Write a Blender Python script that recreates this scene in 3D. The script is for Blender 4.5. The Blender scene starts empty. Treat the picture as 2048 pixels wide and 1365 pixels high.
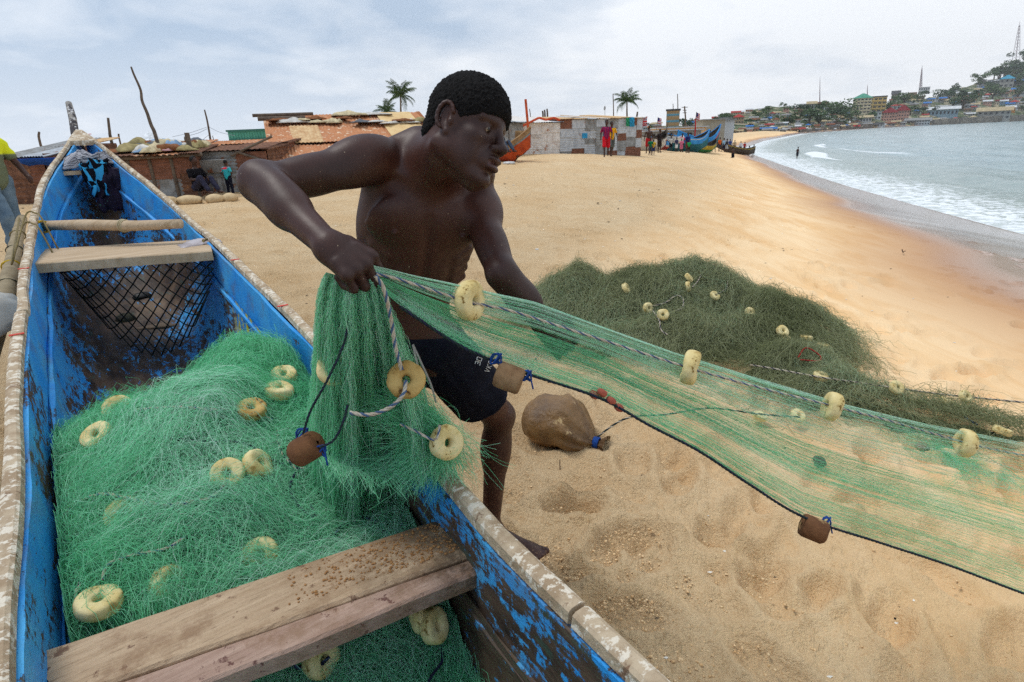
import bpy, math, random
import numpy as np
from mathutils import Vector, Matrix
random.seed(7); rng = np.random.default_rng(7)
SC = bpy.context.scene
COL = SC.collection
R_ = math.radians
# ------------------------------------------------------------------ camera
FPX = 1138.0                      # focal length in pixels of the 2048 wide photograph (20 mm lens)
EYE = np.array((0.0, 0.0, 1.5))
_p, _r = R_(19.7), R_(2.2)
FW = np.array((0, math.cos(_p), -math.sin(_p)))
_U = np.array((0, math.sin(_p), math.cos(_p))); _R = np.array((1.0, 0, 0))
RT = _R*math.cos(_r) - _U*math.sin(_r)
UP = _U*math.cos(_r) + _R*math.sin(_r)
cam_d = bpy.data.cameras.new('camera'); cam = bpy.data.objects.new('camera', cam_d); COL.objects.link(cam)
cam_d.sensor_width = 36; cam_d.lens = FPX/2048*36; cam_d.clip_start = 0.05; cam_d.clip_end = 12000
cam.matrix_world = Matrix(((RT[0], UP[0], -FW[0], EYE[0]), (RT[1], UP[1], -FW[1], EYE[1]), (RT[2], UP[2], -FW[2], EYE[2]), (0, 0, 0, 1)))
SC.camera = cam
cam_d.dof.use_dof = False
SC.render.resolution_x, SC.render.resolution_y = 1024, 682
SC.view_settings.view_transform = 'Standard'; SC.view_settings.look = 'None'
SC.view_settings.exposure = 0.44; SC.view_settings.gamma = 1; SC.view_settings.use_curve_mapping = False
SC.render.engine = 'CYCLES'; SC.cycles.max_bounces = 6; SC.cycles.transparent_max_bounces = 16
SC.cycles.use_denoising = False

def ray(px, py):
    return FW + RT*((px-1024)/FPX) + UP*((682.5-py)/FPX)
def P(px, py, t):                 # a point t metres deep behind a spot of the photograph
    return EYE + ray(px, py)*t
def G(px, py, z=0.0):             # where that line of sight meets the height z
    d = ray(px, py); return EYE + d*((z-EYE[2])/d[2])

# ------------------------------------------------------------------ node helper
def lin(c):
    if isinstance(c, (int, float)): c = (c, c, c)
    return tuple(((v/255)/12.92 if v/255 <= .04045 else ((v/255+.055)/1.055)**2.4) for v in c) + (1.0,)
class NT:
    def __init__(s, tree): s.t = tree; tree.nodes.clear()
    def n(s, typ, ins=None, **kw):
        nd = s.t.nodes.new(typ)
        for k, v in kw.items(): setattr(nd, k, v)
        for k, v in (ins or {}).items():
            sock = nd.inputs[k]
            if isinstance(v, bpy.types.NodeSocket): s.t.links.new(v, sock)
            else: sock.default_value = v
        return nd
    def noise(s, vec, scale, detail=5, rough=.6, dist=0.0):
        return s.n('ShaderNodeTexNoise', {'Vector': vec, 'Scale': scale, 'Detail': detail, 'Roughness': rough, 'Distortion': dist}).outputs['Fac']
    def ramp(s, fac, lo, hi, a=0.0, b=1.0):
        return s.n('ShaderNodeMapRange', {'Value': fac, 'From Min': lo, 'From Max': hi, 'To Min': a, 'To Max': b}).outputs['Result']
    def mix(s, fac, a, b, mode='MIX'):
        nd = s.n('ShaderNodeMix', data_type='RGBA', blend_type=mode)
        for k, v in ((0, fac), (6, a), (7, b)):
            if isinstance(v, bpy.types.NodeSocket): s.t.links.new(v, nd.inputs[k])
            else: nd.inputs[k].default_value = v
        return nd.outputs[2]
    def math(s, op, a, b=0.0, c=0.0):
        nd = s.n('ShaderNodeMath', operation=op)
        for k, v in ((0, a), (1, b), (2, c)):
            if isinstance(v, bpy.types.NodeSocket): s.t.links.new(v, nd.inputs[k])
            else: nd.inputs[k].default_value = v
        return nd.outputs[0]
    def coords(s, kind='Object', sc=(1, 1, 1)):
        c = s.n('ShaderNodeTexCoord').outputs[kind]
        return s.n('ShaderNodeMapping', {'Vector': c, 'Scale': sc}).outputs[0]
    def attr(s, name): return s.n('ShaderNodeAttribute', attribute_name=name)
    def bump(s, h, strength=.5, dist=.01, normal=None):
        i = {'Height': h, 'Strength': strength, 'Distance': dist}
        if normal is not None: i['Normal'] = normal
        return s.n('ShaderNodeBump', i).outputs[0]
    def out(s, shader): s.n('ShaderNodeOutputMaterial', {'Surface': shader})
    def bsdf(s, col, rough=.7, spec=.3, normal=None, **kw):
        i = {'Base Color': col, 'Roughness': rough, 'Specular IOR Level': spec}
        if normal is not None: i['Normal'] = normal
        i.update({k.replace('_', ' '): v for k, v in kw.items()})
        return s.n('ShaderNodeBsdfPrincipled', i).outputs[0]
_mats = {}
def newmat(name):
    m = bpy.data.materials.new(name); m.use_nodes = True; return m, NT(m.node_tree)
def mat(name, c1, c2=None, scale=8, detail=6, lo=.35, hi=.65, rough=.75, spec=.25, bump=None, sc=(1, 1, 1), spot=None, spot2=None, metallic=0.0, coords='Object', translucent=0):
    """colour c1 broken up with c2 by noise, spots of a third colour, fine relief"""
    if name in _mats: return _mats[name]
    m, t = newmat(name); v = t.coords(coords, sc)
    col = lin(c1)
    if c2 is not None: col = t.mix(t.ramp(t.noise(v, scale, detail), lo, hi), lin(c1), lin(c2))
    for sp in (spot, spot2):
        if sp: col = t.mix(t.ramp(t.noise(v, sp[1], 4, .7), sp[2], sp[2]+.06), col, lin(sp[0]))
    nrm = t.bump(t.noise(v, bump[0], 6, .65), bump[1], bump[2]) if bump else None
    sh = t.bsdf(col, rough, spec, nrm, Metallic=metallic)
    if translucent:
        tr = t.n('ShaderNodeBsdfTranslucent', {'Color': col}).outputs[0]
        sh = t.n('ShaderNodeMixShader', {0: translucent, 1: sh, 2: tr}).outputs[0]
    t.out(sh); _mats[name] = m; return m

# ------------------------------------------------------------------ object helpers
def obj(name, me, m=None, parent=None, loc=None):
    o = bpy.data.objects.new(name, me); COL.objects.link(o)
    if m is not None:
        for mm in (m if isinstance(m, (list, tuple)) else [m]): me.materials.append(mm)
    if parent is not None: o.parent = parent
    if loc is not None: o.location = loc
    return o
def tag(o, label=None, cat=None, group=None, kind=None):
    for k, v in (('label', label), ('category', cat), ('group', group), ('kind', kind)):
        if v: o[k] = v
    return o
def thing(name, label, cat, loc=(0, 0, 0), rz=0.0, group=None):
    o = bpy.data.objects.new(name, None); COL.objects.link(o)
    o.location = [float(v) for v in loc]; o.rotation_euler = (0, 0, rz); o.empty_display_size = .1
    return tag(o, label, cat, group)
def copy_tree(o, parent=None):
    c = o.copy(); COL.objects.link(c); c.parent = parent
    for ch in list(o.children): copy_tree(ch, c)
    return c
def npmesh(name, V, F, smooth=True, mi=None):
    """V (n,3), F (m,3|4) arrays"""
    me = bpy.data.meshes.new(name); V = np.asarray(V, np.float32); F = np.asarray(F, np.int32)
    me.vertices.add(len(V)); me.vertices.foreach_set('co', V.ravel())
    k = F.shape[1]; me.loops.add(F.size); me.loops.foreach_set('vertex_index', F.ravel())
    me.polygons.add(len(F)); me.polygons.foreach_set('loop_start', np.arange(len(F), dtype=np.int32)*k)
    if mi is not None: me.polygons.foreach_set('material_index', np.asarray(mi, np.int32))
    me.polygons.foreach_set('use_smooth', np.full(len(F), smooth)); me.update(calc_edges=True)
    return me
def vattr(me, name, vals):
    a = me.attributes.new(name, 'FLOAT', 'POINT'); a.data.foreach_set('value', np.asarray(vals, np.float32))
class MB:
    """collects boxes, tubes, grids into ONE mesh"""
    def __init__(s): s.v = []; s.f = []; s.m = []; s.mi = 0
    def add(s, V, F):
        b = len(s.v); s.v += [tuple(map(float, p)) for p in V]; s.f += [tuple(i+b for i in f) for f in F]; s.m += [s.mi]*len(F); return s
    def box(s, c, size, rot=None, bev=0.0, jit=0.0):
        x, y, z = (q/2 for q in size); c = np.asarray(c, float)
        if bev <= 0:
            V = np.array([(i*x, j*y, k*z) for i in (-1, 1) for j in (-1, 1) for k in (-1, 1)])
            F = [(0, 1, 3, 2), (4, 6, 7, 5), (0, 4, 5, 1), (2, 3, 7, 6), (0, 2, 6, 4), (1, 5, 7, 3)]
        else:
            b = min(bev, x*.9, y*.9, z*.9); V = []
            for k, (zz, ins) in enumerate(((-z, b), (-z+b, 0), (z-b, 0), (z, b))):
                X, Y = x-ins, y-ins
                V += [(-X+b, -Y, zz), (X-b, -Y, zz), (X, -Y+b, zz), (X, Y-b, zz), (X-b, Y, zz), (-X+b, Y, zz), (-X, Y-b, zz), (-X, -Y+b, zz)]
            V = np.array(V); F = [tuple(range(7, -1, -1)), tuple(range(24, 32))]
            F += [(k*8+i, k*8+(i+1) % 8, k*8+8+(i+1) % 8, k*8+8+i) for k in range(3) for i in range(8)]
        if jit: V = V + rng.uniform(-jit, jit, V.shape)
        if rot is not None: V = V @ np.asarray(rot).T
        return s.add(V + c, F)
    def tube(s, pts, r, n=6, cap=True, flat=None):
        pts = np.asarray(pts, float); m = len(pts); r = np.broadcast_to(np.asarray(r, float), (m,))
        T = np.gradient(pts, axis=0); T /= np.linalg.norm(T, axis=1)[:, None]+1e-9
        up = np.array((0, 0, 1.0)) if abs(T[0][2]) < .9 else np.array((1.0, 0, 0))
        N = np.cross(T[0], up); V = []
        for i in range(m):
            N = N - T[i]*N.dot(T[i]); N /= np.linalg.norm(N)+1e-9; B = np.cross(T[i], N)
            for k in range(n):
                a = 2*math.pi*k/n; V.append(pts[i] + r[i]*(N*math.cos(a) + B*math.sin(a)*(flat or 1)))
        F = [(i*n+k, i*n+(k+1) % n, (i+1)*n+(k+1) % n, (i+1)*n+k) for i in range(m-1) for k in range(n)]
        if cap: F += [tuple(range(n-1, -1, -1)), tuple(range((m-1)*n, m*n))]
        return s.add(V, F)
    def lathe(s, prof, n=16, c=(0, 0, 0), rot=None, jit=0.0, closed=False):
        m = len(prof); V = np.array([(r*math.cos(2*math.pi*k/n), r*math.sin(2*math.pi*k/n), z) for r, z in prof for k in range(n)])
        if jit: V = V*(1+rng.uniform(-jit, jit, (len(V), 1)))
        if rot is not None: V = V @ np.asarray(rot).T
        F = [(i % m*n+k, i % m*n+(k+1) % n, (i+1) % m*n+(k+1) % n, (i+1) % m*n+k) for i in range(m if closed else m-1) for k in range(n)]
        return s.add(V+np.asarray(c), F)
    def quad(s, a, b, c, d): return s.add([a, b, c, d], [(0, 1, 2, 3)])
    def grid(s, A):                       # A (n,m,3)
        n, m = A.shape[:2]
        return s.add(A.reshape(-1, 3), [(i*m+j, (i+1)*m+j, (i+1)*m+j+1, i*m+j+1) for i in range(n-1) for j in range(m-1)])
    def prism(s, outline, h0, h1):        # outline xy list, extruded in z
        n = len(outline); V = [(x, y, h0) for x, y in outline]+[(x, y, h1) for x, y in outline]
        return s.add(V, [tuple(range(n-1, -1, -1)), tuple(range(n, 2*n))]+[(i, (i+1) % n, n+(i+1) % n, n+i) for i in range(n)])
    def mesh(s, name, smooth=False):
        me = bpy.data.meshes.new(name); me.from_pydata(s.v, [], s.f); me.polygons.foreach_set('material_index', s.m)
        me.polygons.foreach_set('use_smooth', [smooth]*len(s.f)); me.update(); return me
    def build(s, name, m=None, parent=None, smooth=False, loc=None):
        return obj(name, s.mesh(name, smooth), m, parent, loc)
def rotz(a): c, s = math.cos(a), math.sin(a); return np.array(((c, -s, 0), (s, c, 0), (0, 0, 1)))
def roty(a): c, s = math.cos(a), math.sin(a); return np.array(((c, 0, s), (0, 1, 0), (-s, 0, c)))
def rotx(a): c, s = math.cos(a), math.sin(a); return np.array(((1, 0, 0), (0, c, -s), (0, s, c)))
def unit(v): v = np.asarray(v, float); return v/(np.linalg.norm(v)+1e-12)
def basis(x, z):                          # columns: x axis, y, z
    x = unit(x); z = np.asarray(z, float); z = unit(z - x*x.dot(z)); return np.stack((x, np.cross(z, x), z), 1)
def smooth_path(pts, n):
    """Catmull-Rom through pts"""
    p = np.asarray(pts, float); p = np.vstack((2*p[0]-p[1], p, 2*p[-1]-p[-2])); k = len(p)-3
    u = np.linspace(0, k-1e-6, n); i = u.astype(int); f = (u-i)[:, None]
    a, b, c, d = p[i], p[i+1], p[i+2], p[i+3]
    return .5*((2*b)+(c-a)*f+(2*a-5*b+4*c-d)*f**2+(3*b-a-3*c+d)*f**3)

# ------------------------------------------------------------------ numpy noise
def _hash(ix, iy, iz, seed):
    h = (ix.astype(np.int64)*374761393 + iy.astype(np.int64)*668265263 + iz.astype(np.int64)*2147483647 + seed*1274126177) & 0xffffffff
    h = ((h ^ (h >> 13))*1274126177) & 0xffffffff; h = h ^ (h >> 16)
    return (h & 0xffff)/65535.0
def vnoise(x, y, z=None, seed=0):
    x, y = np.broadcast_arrays(np.asarray(x, float), np.asarray(y, float)); z = np.zeros_like(x) if z is None else np.broadcast_to(np.asarray(z, float), x.shape)
    ix, iy, iz = np.floor(x), np.floor(y), np.floor(z); fx, fy, fz = x-ix, y-iy, z-iz
    fx, fy, fz = (f*f*(3-2*f) for f in (fx, fy, fz)); r = 0
    for a in (0, 1):
        for b in (0, 1):
            for c in (0, 1):
                r = r + _hash(ix+a, iy+b, iz+c, seed)*(fx if a else 1-fx)*(fy if b else 1-fy)*(fz if c else 1-fz)
    return r*2-1
def fbm(x, y, z=None, octv=4, seed=0, gain=.5):
    r = 0; a = 1.0; s = 1.0
    for i in range(octv):
        r = r + a*vnoise(np.asarray(x)*s, np.asarray(y)*s, None if z is None else np.asarray(z)*s, seed+i); a *= gain; s *= 2.03
    return r
def sstep(a, b, x): t = np.clip((np.asarray(x, float)-a)/(b-a), 0, 1); return t*t*(3-2*t)

# ------------------------------------------------------------------ signed distance sculpting -> one continuous surface
class SDF:
    def __init__(s): s.p = []
    def cone(s, a, b, ra, rb=None, k=.02, sub=False):
        a, b = np.asarray(a, float), np.asarray(b, float); rb = ra if rb is None else rb; rm = max(ra, rb)
        s.p.append(('c', a, b-a, ra, rb, k, sub, np.minimum(a, b)-rm-k, np.maximum(a, b)+rm+k)); return s
    def chain(s, pts, rs, k=.02):
        for i in range(len(pts)-1): s.cone(pts[i], pts[i+1], rs[i], rs[i+1], k)
        return s
    def ell(s, c, r, B=None, k=.02, sub=False):
        c = np.asarray(c, float); r = np.asarray(r, float)*np.ones(3); B = np.eye(3) if B is None else np.asarray(B)
        e = np.sqrt(((B*r)**2).sum(1)); s.p.append(('e', c, B, r, None, k, sub, c-e-k, c+e+k)); return s
    def ev(s, X, Y, Z, lo, hi):
        d = np.full(np.broadcast_shapes(X.shape, Y.shape, Z.shape), .5, np.float32)
        for q in s.p:
            if (q[7] > hi).any() or (q[8] < lo).any(): continue
            k = q[5]
            if q[0] == 'c':
                _, a, ba, ra, rb = q[:5]; x, y, z = X-a[0], Y-a[1], Z-a[2]
                h = np.clip((x*ba[0]+y*ba[1]+z*ba[2])/max(ba.dot(ba), 1e-9), 0, 1)
                dd = np.sqrt((x-ba[0]*h)**2+(y-ba[1]*h)**2+(z-ba[2]*h)**2)-(ra+(rb-ra)*h)
            else:
                _, c, B, r = q[:4]; x, y, z = X-c[0], Y-c[1], Z-c[2]
                u, v, w = (x*B[0, i]+y*B[1, i]+z*B[2, i] for i in range(3))
                k0 = np.sqrt((u/r[0])**2+(v/r[1])**2+(w/r[2])**2)+1e-9
                k1 = np.sqrt((u/r[0]**2)**2+(v/r[1]**2)**2+(w/r[2]**2)**2)+1e-9
                dd = k0*(k0-1)/k1
            if q[6]:
                h = np.maximum(k-np.abs(d+dd), 0)/k; d = np.maximum(d, -dd)+h*h*k*.25
            else:
                h = np.maximum(k-np.abs(d-dd), 0)/k; d = np.minimum(d, dd)-h*h*k*.25
        return d
    def mesh(s, name, vox, clip=None, noise=None):
        N = 32; adds = [q for q in s.p if not q[6]]
        lo = np.min([q[7] for q in adds], 0)-vox*2; hi = np.max([q[8] for q in adds], 0)+vox*2
        dims = np.ceil((hi-lo)/vox).astype(int)+2; nc = dims//N+1; S = dims+N+4
        allV, allK, allQ = [], [], []
        for ci in range(nc[0]):
            for cj in range(nc[1]):
                for ck in range(nc[2]):
                    base = np.array((ci, cj, ck))*N-1
                    l = lo+base*vox; h = l+(N+2)*vox
                    if not any((q[7] <= h).all() and (q[8] >= l).all() for q in adds): continue
                    c = (l+h)/2; rad = np.linalg.norm(h-l)/2
                    dc = s.ev(np.array([c[0]]), np.array([c[1]]), np.array([c[2]]), l, h)[0]
                    if dc > rad*1.6 or dc < -rad*1.6: continue
                    ax = [(l[i]+np.arange(N+2)*vox).astype(np.float32) for i in range(3)]
                    D = s.ev(ax[0][:, None, None], ax[1][None, :, None], ax[2][None, None, :], l, h)
                    if clip is not None: D = clip(D, ax[0][:, None, None], ax[1][None, :, None], ax[2][None, None, :])
                    I = D < 0
                    if I.all() or not I.any(): continue
                    # cell vertices
                    cs = np.zeros((N+1,)*3, np.int8)
                    for a in (0, 1):
                        for b in (0, 1):
                            for e in (0, 1): cs += I[a:a+N+1, b:b+N+1, e:e+N+1]
                    cx, cy, cz = np.nonzero((cs > 0) & (cs < 8))
                    acc = np.zeros((len(cx), 3)); cnt = np.zeros(len(cx))
                    for axis in range(3):
                        for u in (0, 1):
                            for w in (0, 1):
                                o0 = [0, 0, 0]; oth = [i for i in range(3) if i != axis]; o0[oth[0]] = u; o0[oth[1]] = w; o1 = list(o0); o1[axis] = 1
                                d0 = D[cx+o0[0], cy+o0[1], cz+o0[2]]; d1 = D[cx+o1[0], cy+o1[1], cz+o1[2]]
                                m_ = (d0 < 0) != (d1 < 0); tt = np.where(m_, d0/(d0-d1+1e-20), 0)
                                pt = np.tile(np.array(o0, float), (len(cx), 1)); pt[:, axis] = tt
                                acc += pt*m_[:, None]; cnt += m_
                    V = (np.stack((cx, cy, cz), 1)+acc/cnt[:, None]+base)*vox+lo
                    def key(x, y, z): return ((x+base[0]+1)*S[1]+(y+base[1]+1))*S[2]+(z+base[2]+1)
                    allV.append(V); allK.append(key(cx, cy, cz))
                    for axis in range(3):
                        a, b = I[1:N+1, 1:N+1, 1:N+1], None
                        sl = [slice(1, N+1)]*3; sl[axis] = slice(2, N+2); b = I[tuple(sl)]
                        ex, ey, ez = np.nonzero(a != b); ex += 1; ey += 1; ez += 1; flip = I[ex, ey, ez]
                        o1, o2 = [i for i in range(3) if i != axis]; q = []
                        for da, db in ((-1, -1), (0, -1), (0, 0), (-1, 0)):
                            off = [0, 0, 0]; off[o1] = da; off[o2] = db; q.append(key(ex+off[0], ey+off[1], ez+off[2]))
                        Q = np.stack(q, 1)
                        if axis == 1: flip = ~flip
                        Q[~flip] = Q[~flip][:, ::-1]; allQ.append(Q)
        V = np.concatenate(allV); K = np.concatenate(allK); Q = np.concatenate(allQ)
        K, first = np.unique(K, return_index=True); V = V[first]
        idx = np.searchsorted(K, Q); idx = np.minimum(idx, len(K)-1); ok = (K[idx] == Q).all(1)
        return V, idx[ok]
# ------------------------------------------------------------------ world: overcast sky
SUN_EL, SUN_AZ = R_(66), R_(-75)          # azimuth measured from +Y towards +X
world = bpy.data.worlds.new('World'); SC.world = world; world.use_nodes = True
w = NT(world.node_tree)
sky = w.n('ShaderNodeTexSky', sky_type='NISHITA', sun_disc=False, sun_elevation=SUN_EL, sun_rotation=SUN_AZ, air_density=1.2, dust_density=2.5).outputs[0]
gen = w.n('ShaderNodeTexCoord').outputs['Generated']
sep = w.n('ShaderNodeSeparateXYZ', {0: gen}).outputs
# project the direction on a cloud deck so that clouds flatten towards the horizon
den = w.math('ADD', w.math('MAXIMUM', sep[2], 0.0), .22)
deck = w.n('ShaderNodeCombineXYZ', {0: w.math('DIVIDE', sep[0], den), 1: w.math('DIVIDE', sep[1], den), 2: 0.0}).outputs[0]
n1 = w.noise(deck, .75, 5, .5, .25); n2 = w.noise(deck, 2.6, 5, .55, .3)
nn = w.math('ADD', w.math('MULTIPLY', n1, .72), w.math('MULTIPLY', n2, .28))
# clouds are thicker towards the upper left (west), thin milky veil to the right
side = w.math('ADD', w.math('MULTIPLY', sep[0], -.24), w.math('MULTIPLY', sep[2], .22))
dark = w.ramp(w.math('ADD', nn, side), .42, .63)
cloud = w.mix(dark, (.90, .93, .975, 1), (.42, .53, .68, 1))
hor = w.ramp(sep[2], 0.0, .16, .55, 0.0)
cloud = w.mix(hor, cloud, (.90, .925, .96, 1))
skyw = w.n('ShaderNodeVectorMath', {0: sky, 1: (.10, .10, .10)}, operation='MULTIPLY').outputs[0]
cloud = w.mix(1.0, cloud, (.865, .865, .865, 1), 'MULTIPLY')
tot = w.mix(.96, skyw, cloud)
w.n('ShaderNodeOutputWorld', {'Surface': w.n('ShaderNodeBackground', {'Color': tot, 'Strength': 1.0}).outputs[0]})
sd = bpy.data.lights.new('sun', 'SUN'); sd.energy = 1.5; sd.angle = R_(22); sd.color = (1.0, .965, .91)
sun = bpy.data.objects.new('sun', sd); COL.objects.link(sun)
_sd = Vector((math.sin(SUN_AZ)*math.cos(SUN_EL), math.cos(SUN_AZ)*math.cos(SUN_EL), math.sin(SUN_EL)))
sun.rotation_euler = _sd.to_track_quat('Z', 'Y').to_euler()

# ------------------------------------------------------------------ shape of the beach
SEA_Z = -2.5
_sy = np.array((-300, -40, 0, 20.5, 25.8, 39.3, 66, 119, 190, 332, 537, 648, 1006, 9000)); _sx = np.array((14, 15.5, 17, 18.7, 19.9, 23.2, 30.8, 46.7, 82, 163, 335, 479, 867, 9000))
def shore(y): return np.interp(y, _sy, _sx)
def beach_z(x, y):
    x, y = np.asarray(x, float), np.asarray(y, float)
    d = shore(y)-x                        # metres inland of the water's edge
    z = np.where(d > 0, SEA_Z + 2.58*np.tanh(np.maximum(d, 0)/10.5)**1.15, SEA_Z + d*.07)
    r = np.hypot(x, y)
    z = z + .58*sstep(7, 27, y)*sstep(7, 17, d)*sstep(75, 38, y)
    bk = (x+20)*-.54+(y-20.5)*.84
    z = z - 3.4*sstep(0, 15, bk)*sstep(17, 34, d)*sstep(420, 250, y)
    z = z + .10*fbm(x*.16, y*.16, seed=3, octv=3)*sstep(2, 9, d)*sstep(2.5, 9, r)
    return z
def sand_z(x, y, fine=True):
    z = beach_z(x, y); d = shore(y)-x; r = np.hypot(x, y)
    dry = sstep(13, 18.5, d+1.6*fbm(x*.3, y*.3, seed=21, octv=2))
    rough = dry*(.35+.65*sstep(-.35, .4, fbm(x*.55, y*.55, seed=9, octv=2)))
    z = z + .018*rough*fbm(x*2.1, y*1.6, seed=5, octv=3) + .017*rough*fbm(x*7, y*6, seed=6, octv=4)*np.exp(-r/30)
    lump = np.maximum(fbm(x*21, y*21, seed=7, octv=4, gain=.7), 0)
    z = z + .019*lump*dry*(.4+.9*sstep(-.3, .4, fbm(x*1.3, y*1.3, seed=77, octv=2)))*np.exp(-r/6)
    return z
FOOT = G(1030, 1075, .03)
def build_sand():
    th = np.concatenate((np.linspace(-1.12, 1.12, 620), np.linspace(1.12, 2*math.pi-1.12, 90)[1:-1])); th = np.append(th, th[0]+2*math.pi)
    rr = [.30]
    while rr[-1] < 5200: rr.append(rr[-1]*(1.0105 if rr[-1] < 15 else 1.016 if rr[-1] < 60 else 1.05))
    rr = np.array(rr); A, Rr = np.meshgrid(th, rr); X = Rr*np.sin(A); Y = Rr*np.cos(A)
    Z = sand_z(X, Y)
    # footprints trodden in the dry sand
    pr = np.random.default_rng(11); n = 1700
    ph = pr.uniform(-1.05, 1.05, n); pd = 1.6*np.exp(pr.uniform(0, 1, n)**.62*math.log(30/1.6)); fx, fy = pd*np.sin(ph), pd*np.cos(ph)
    extra = [(.38, 1.62), (.55, 1.95), (.82, 1.35), (.25, 2.25), (.9, 2.1), (1.35, 1.6), (.62, 1.15), (1.2, 2.6)]
    fx = np.append(fx, [e[0] for e in extra]); fy = np.append(fy, [e[1] for e in extra])
    for i in range(len(fx)):
        dd = float(shore(fy[i])-fx[i])
        if dd < 10+3*pr.uniform(-1, 1): continue
        ang = pr.uniform(0, math.pi); a, b = pr.uniform(.12, .18), pr.uniform(.055, .085); dep = pr.uniform(.018, .05)
        dist = math.hypot(fx[i], fy[i]); ir = np.searchsorted(rr, (dist-.45, dist+.45)); t0 = math.atan2(fx[i], fy[i]); it = np.searchsorted(th[:620], (t0-.45/dist, t0+.45/dist))
        sl = (slice(*ir), slice(*it)); x, y = X[sl]-fx[i], Y[sl]-fy[i]
        u, v = x*math.cos(ang)+y*math.sin(ang), -x*math.sin(ang)+y*math.cos(ang); q = np.sqrt((u/a)**2+(v/b)**2)
        Z[sl] += -dep*np.exp(-q**4) + dep*.55*np.exp(-((q-1.45)/.35)**2)
    # heap of turned sand beside the fisherman's foot
    q = np.hypot((X-FOOT[0])/.20, (Y-FOOT[1])/.15)
    Z += (-.045*np.exp(-q**4)+.055*np.exp(-((q-1.5)/.4)**2)*(.6+.8*vnoise(X*9, Y*9, seed=31)))+.012*np.exp(-(q/3.2)**2)*fbm(X*14, Y*14, seed=33, octv=4, gain=.7)
    me = npmesh('beach_sand', np.stack((X, Y, Z), -1).reshape(-1, 3), _gridfaces(*X.shape))
    d = shore(Y)-X; bb = np.interp(Y, (-300, 6.5, 23, 46, 100, 400), (11.8, 11.5, 5.8, 3.2, 1.8, 1.8)); d = np.where(d < bb, d*8/bb, d-bb+8) + .7*fbm(X*.12, Y*.12, seed=41, octv=3)
    vattr(me, 'inland', d.ravel())
    m, t = newmat('sand'); v = t.coords('Object'); dd = t.attr('inland').outputs['Fac']
    big = t.noise(v, .55, 5, .6); mid = t.noise(v, 5, 6, .7); grain = t.noise(v, 190, 3, .8); g2 = t.noise(v, 55, 4, .75)
    dry = t.mix(t.ramp(big, .35, .66), lin((234, 208, 168)), lin((222, 188, 142)))
    dry = t.mix(t.ramp(mid, .45, .75), dry, lin((218, 184, 138)))
    dry = t.mix(t.ramp(g2, .52, .68, 0, .75), dry, lin((192, 144, 90)))
    dry = t.mix(t.ramp(grain, .60, .72, 0, .6), dry, lin((140, 96, 56)))
    dry = t.mix(t.ramp(grain, .40, .30, 0, .6), dry, lin((250, 234, 206)))
    stre = t.noise(t.coords('Object', (1.6, .35, 1)), 1.4, 5, .6, .6)
    damp = t.mix(t.ramp(stre, .4, .65), lin((240, 208, 164)), lin((228, 186, 134)))
    wet = lin((176, 128, 86)); 
    col = t.mix(t.ramp(dd, 14.5, 11.5), dry, damp)
    col = t.mix(t.ramp(dd, 10.5, 8.2), col, wet)
    col = t.mix(t.ramp(dd, 8.6, 6.5), col, lin((150, 128, 116)))
    ro = t.ramp(dd, 9.0, 7.6, .92, .16); sp = t.ramp(dd, 10.0, 7.6, .12, .7)
    hb = t.math('ADD', t.math('MULTIPLY', grain, .22), t.math('ADD', t.math('MULTIPLY', g2, 1.3), t.math('MULTIPLY', t.noise(v, 18, 5, .7), .9)))
    st = t.ramp(dd, 9, 14, .0, 1.0)
    b = t.n('ShaderNodeBump', {'Height': hb, 'Strength': st, 'Distance': .03}).outputs[0]
    t.out(t.bsdf(col, ro, sp, b))
    tag(obj('beach_sand', me, m), kind='structure')
def _gridfaces(n, m):
    i, j = np.meshgrid(np.arange(n-1), np.arange(m-1), indexing='ij'); a = (i*m+j).ravel(); return np.stack((a, a+1, a+m+1, a+m), 1)[:, ::-1]
build_sand()
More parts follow.
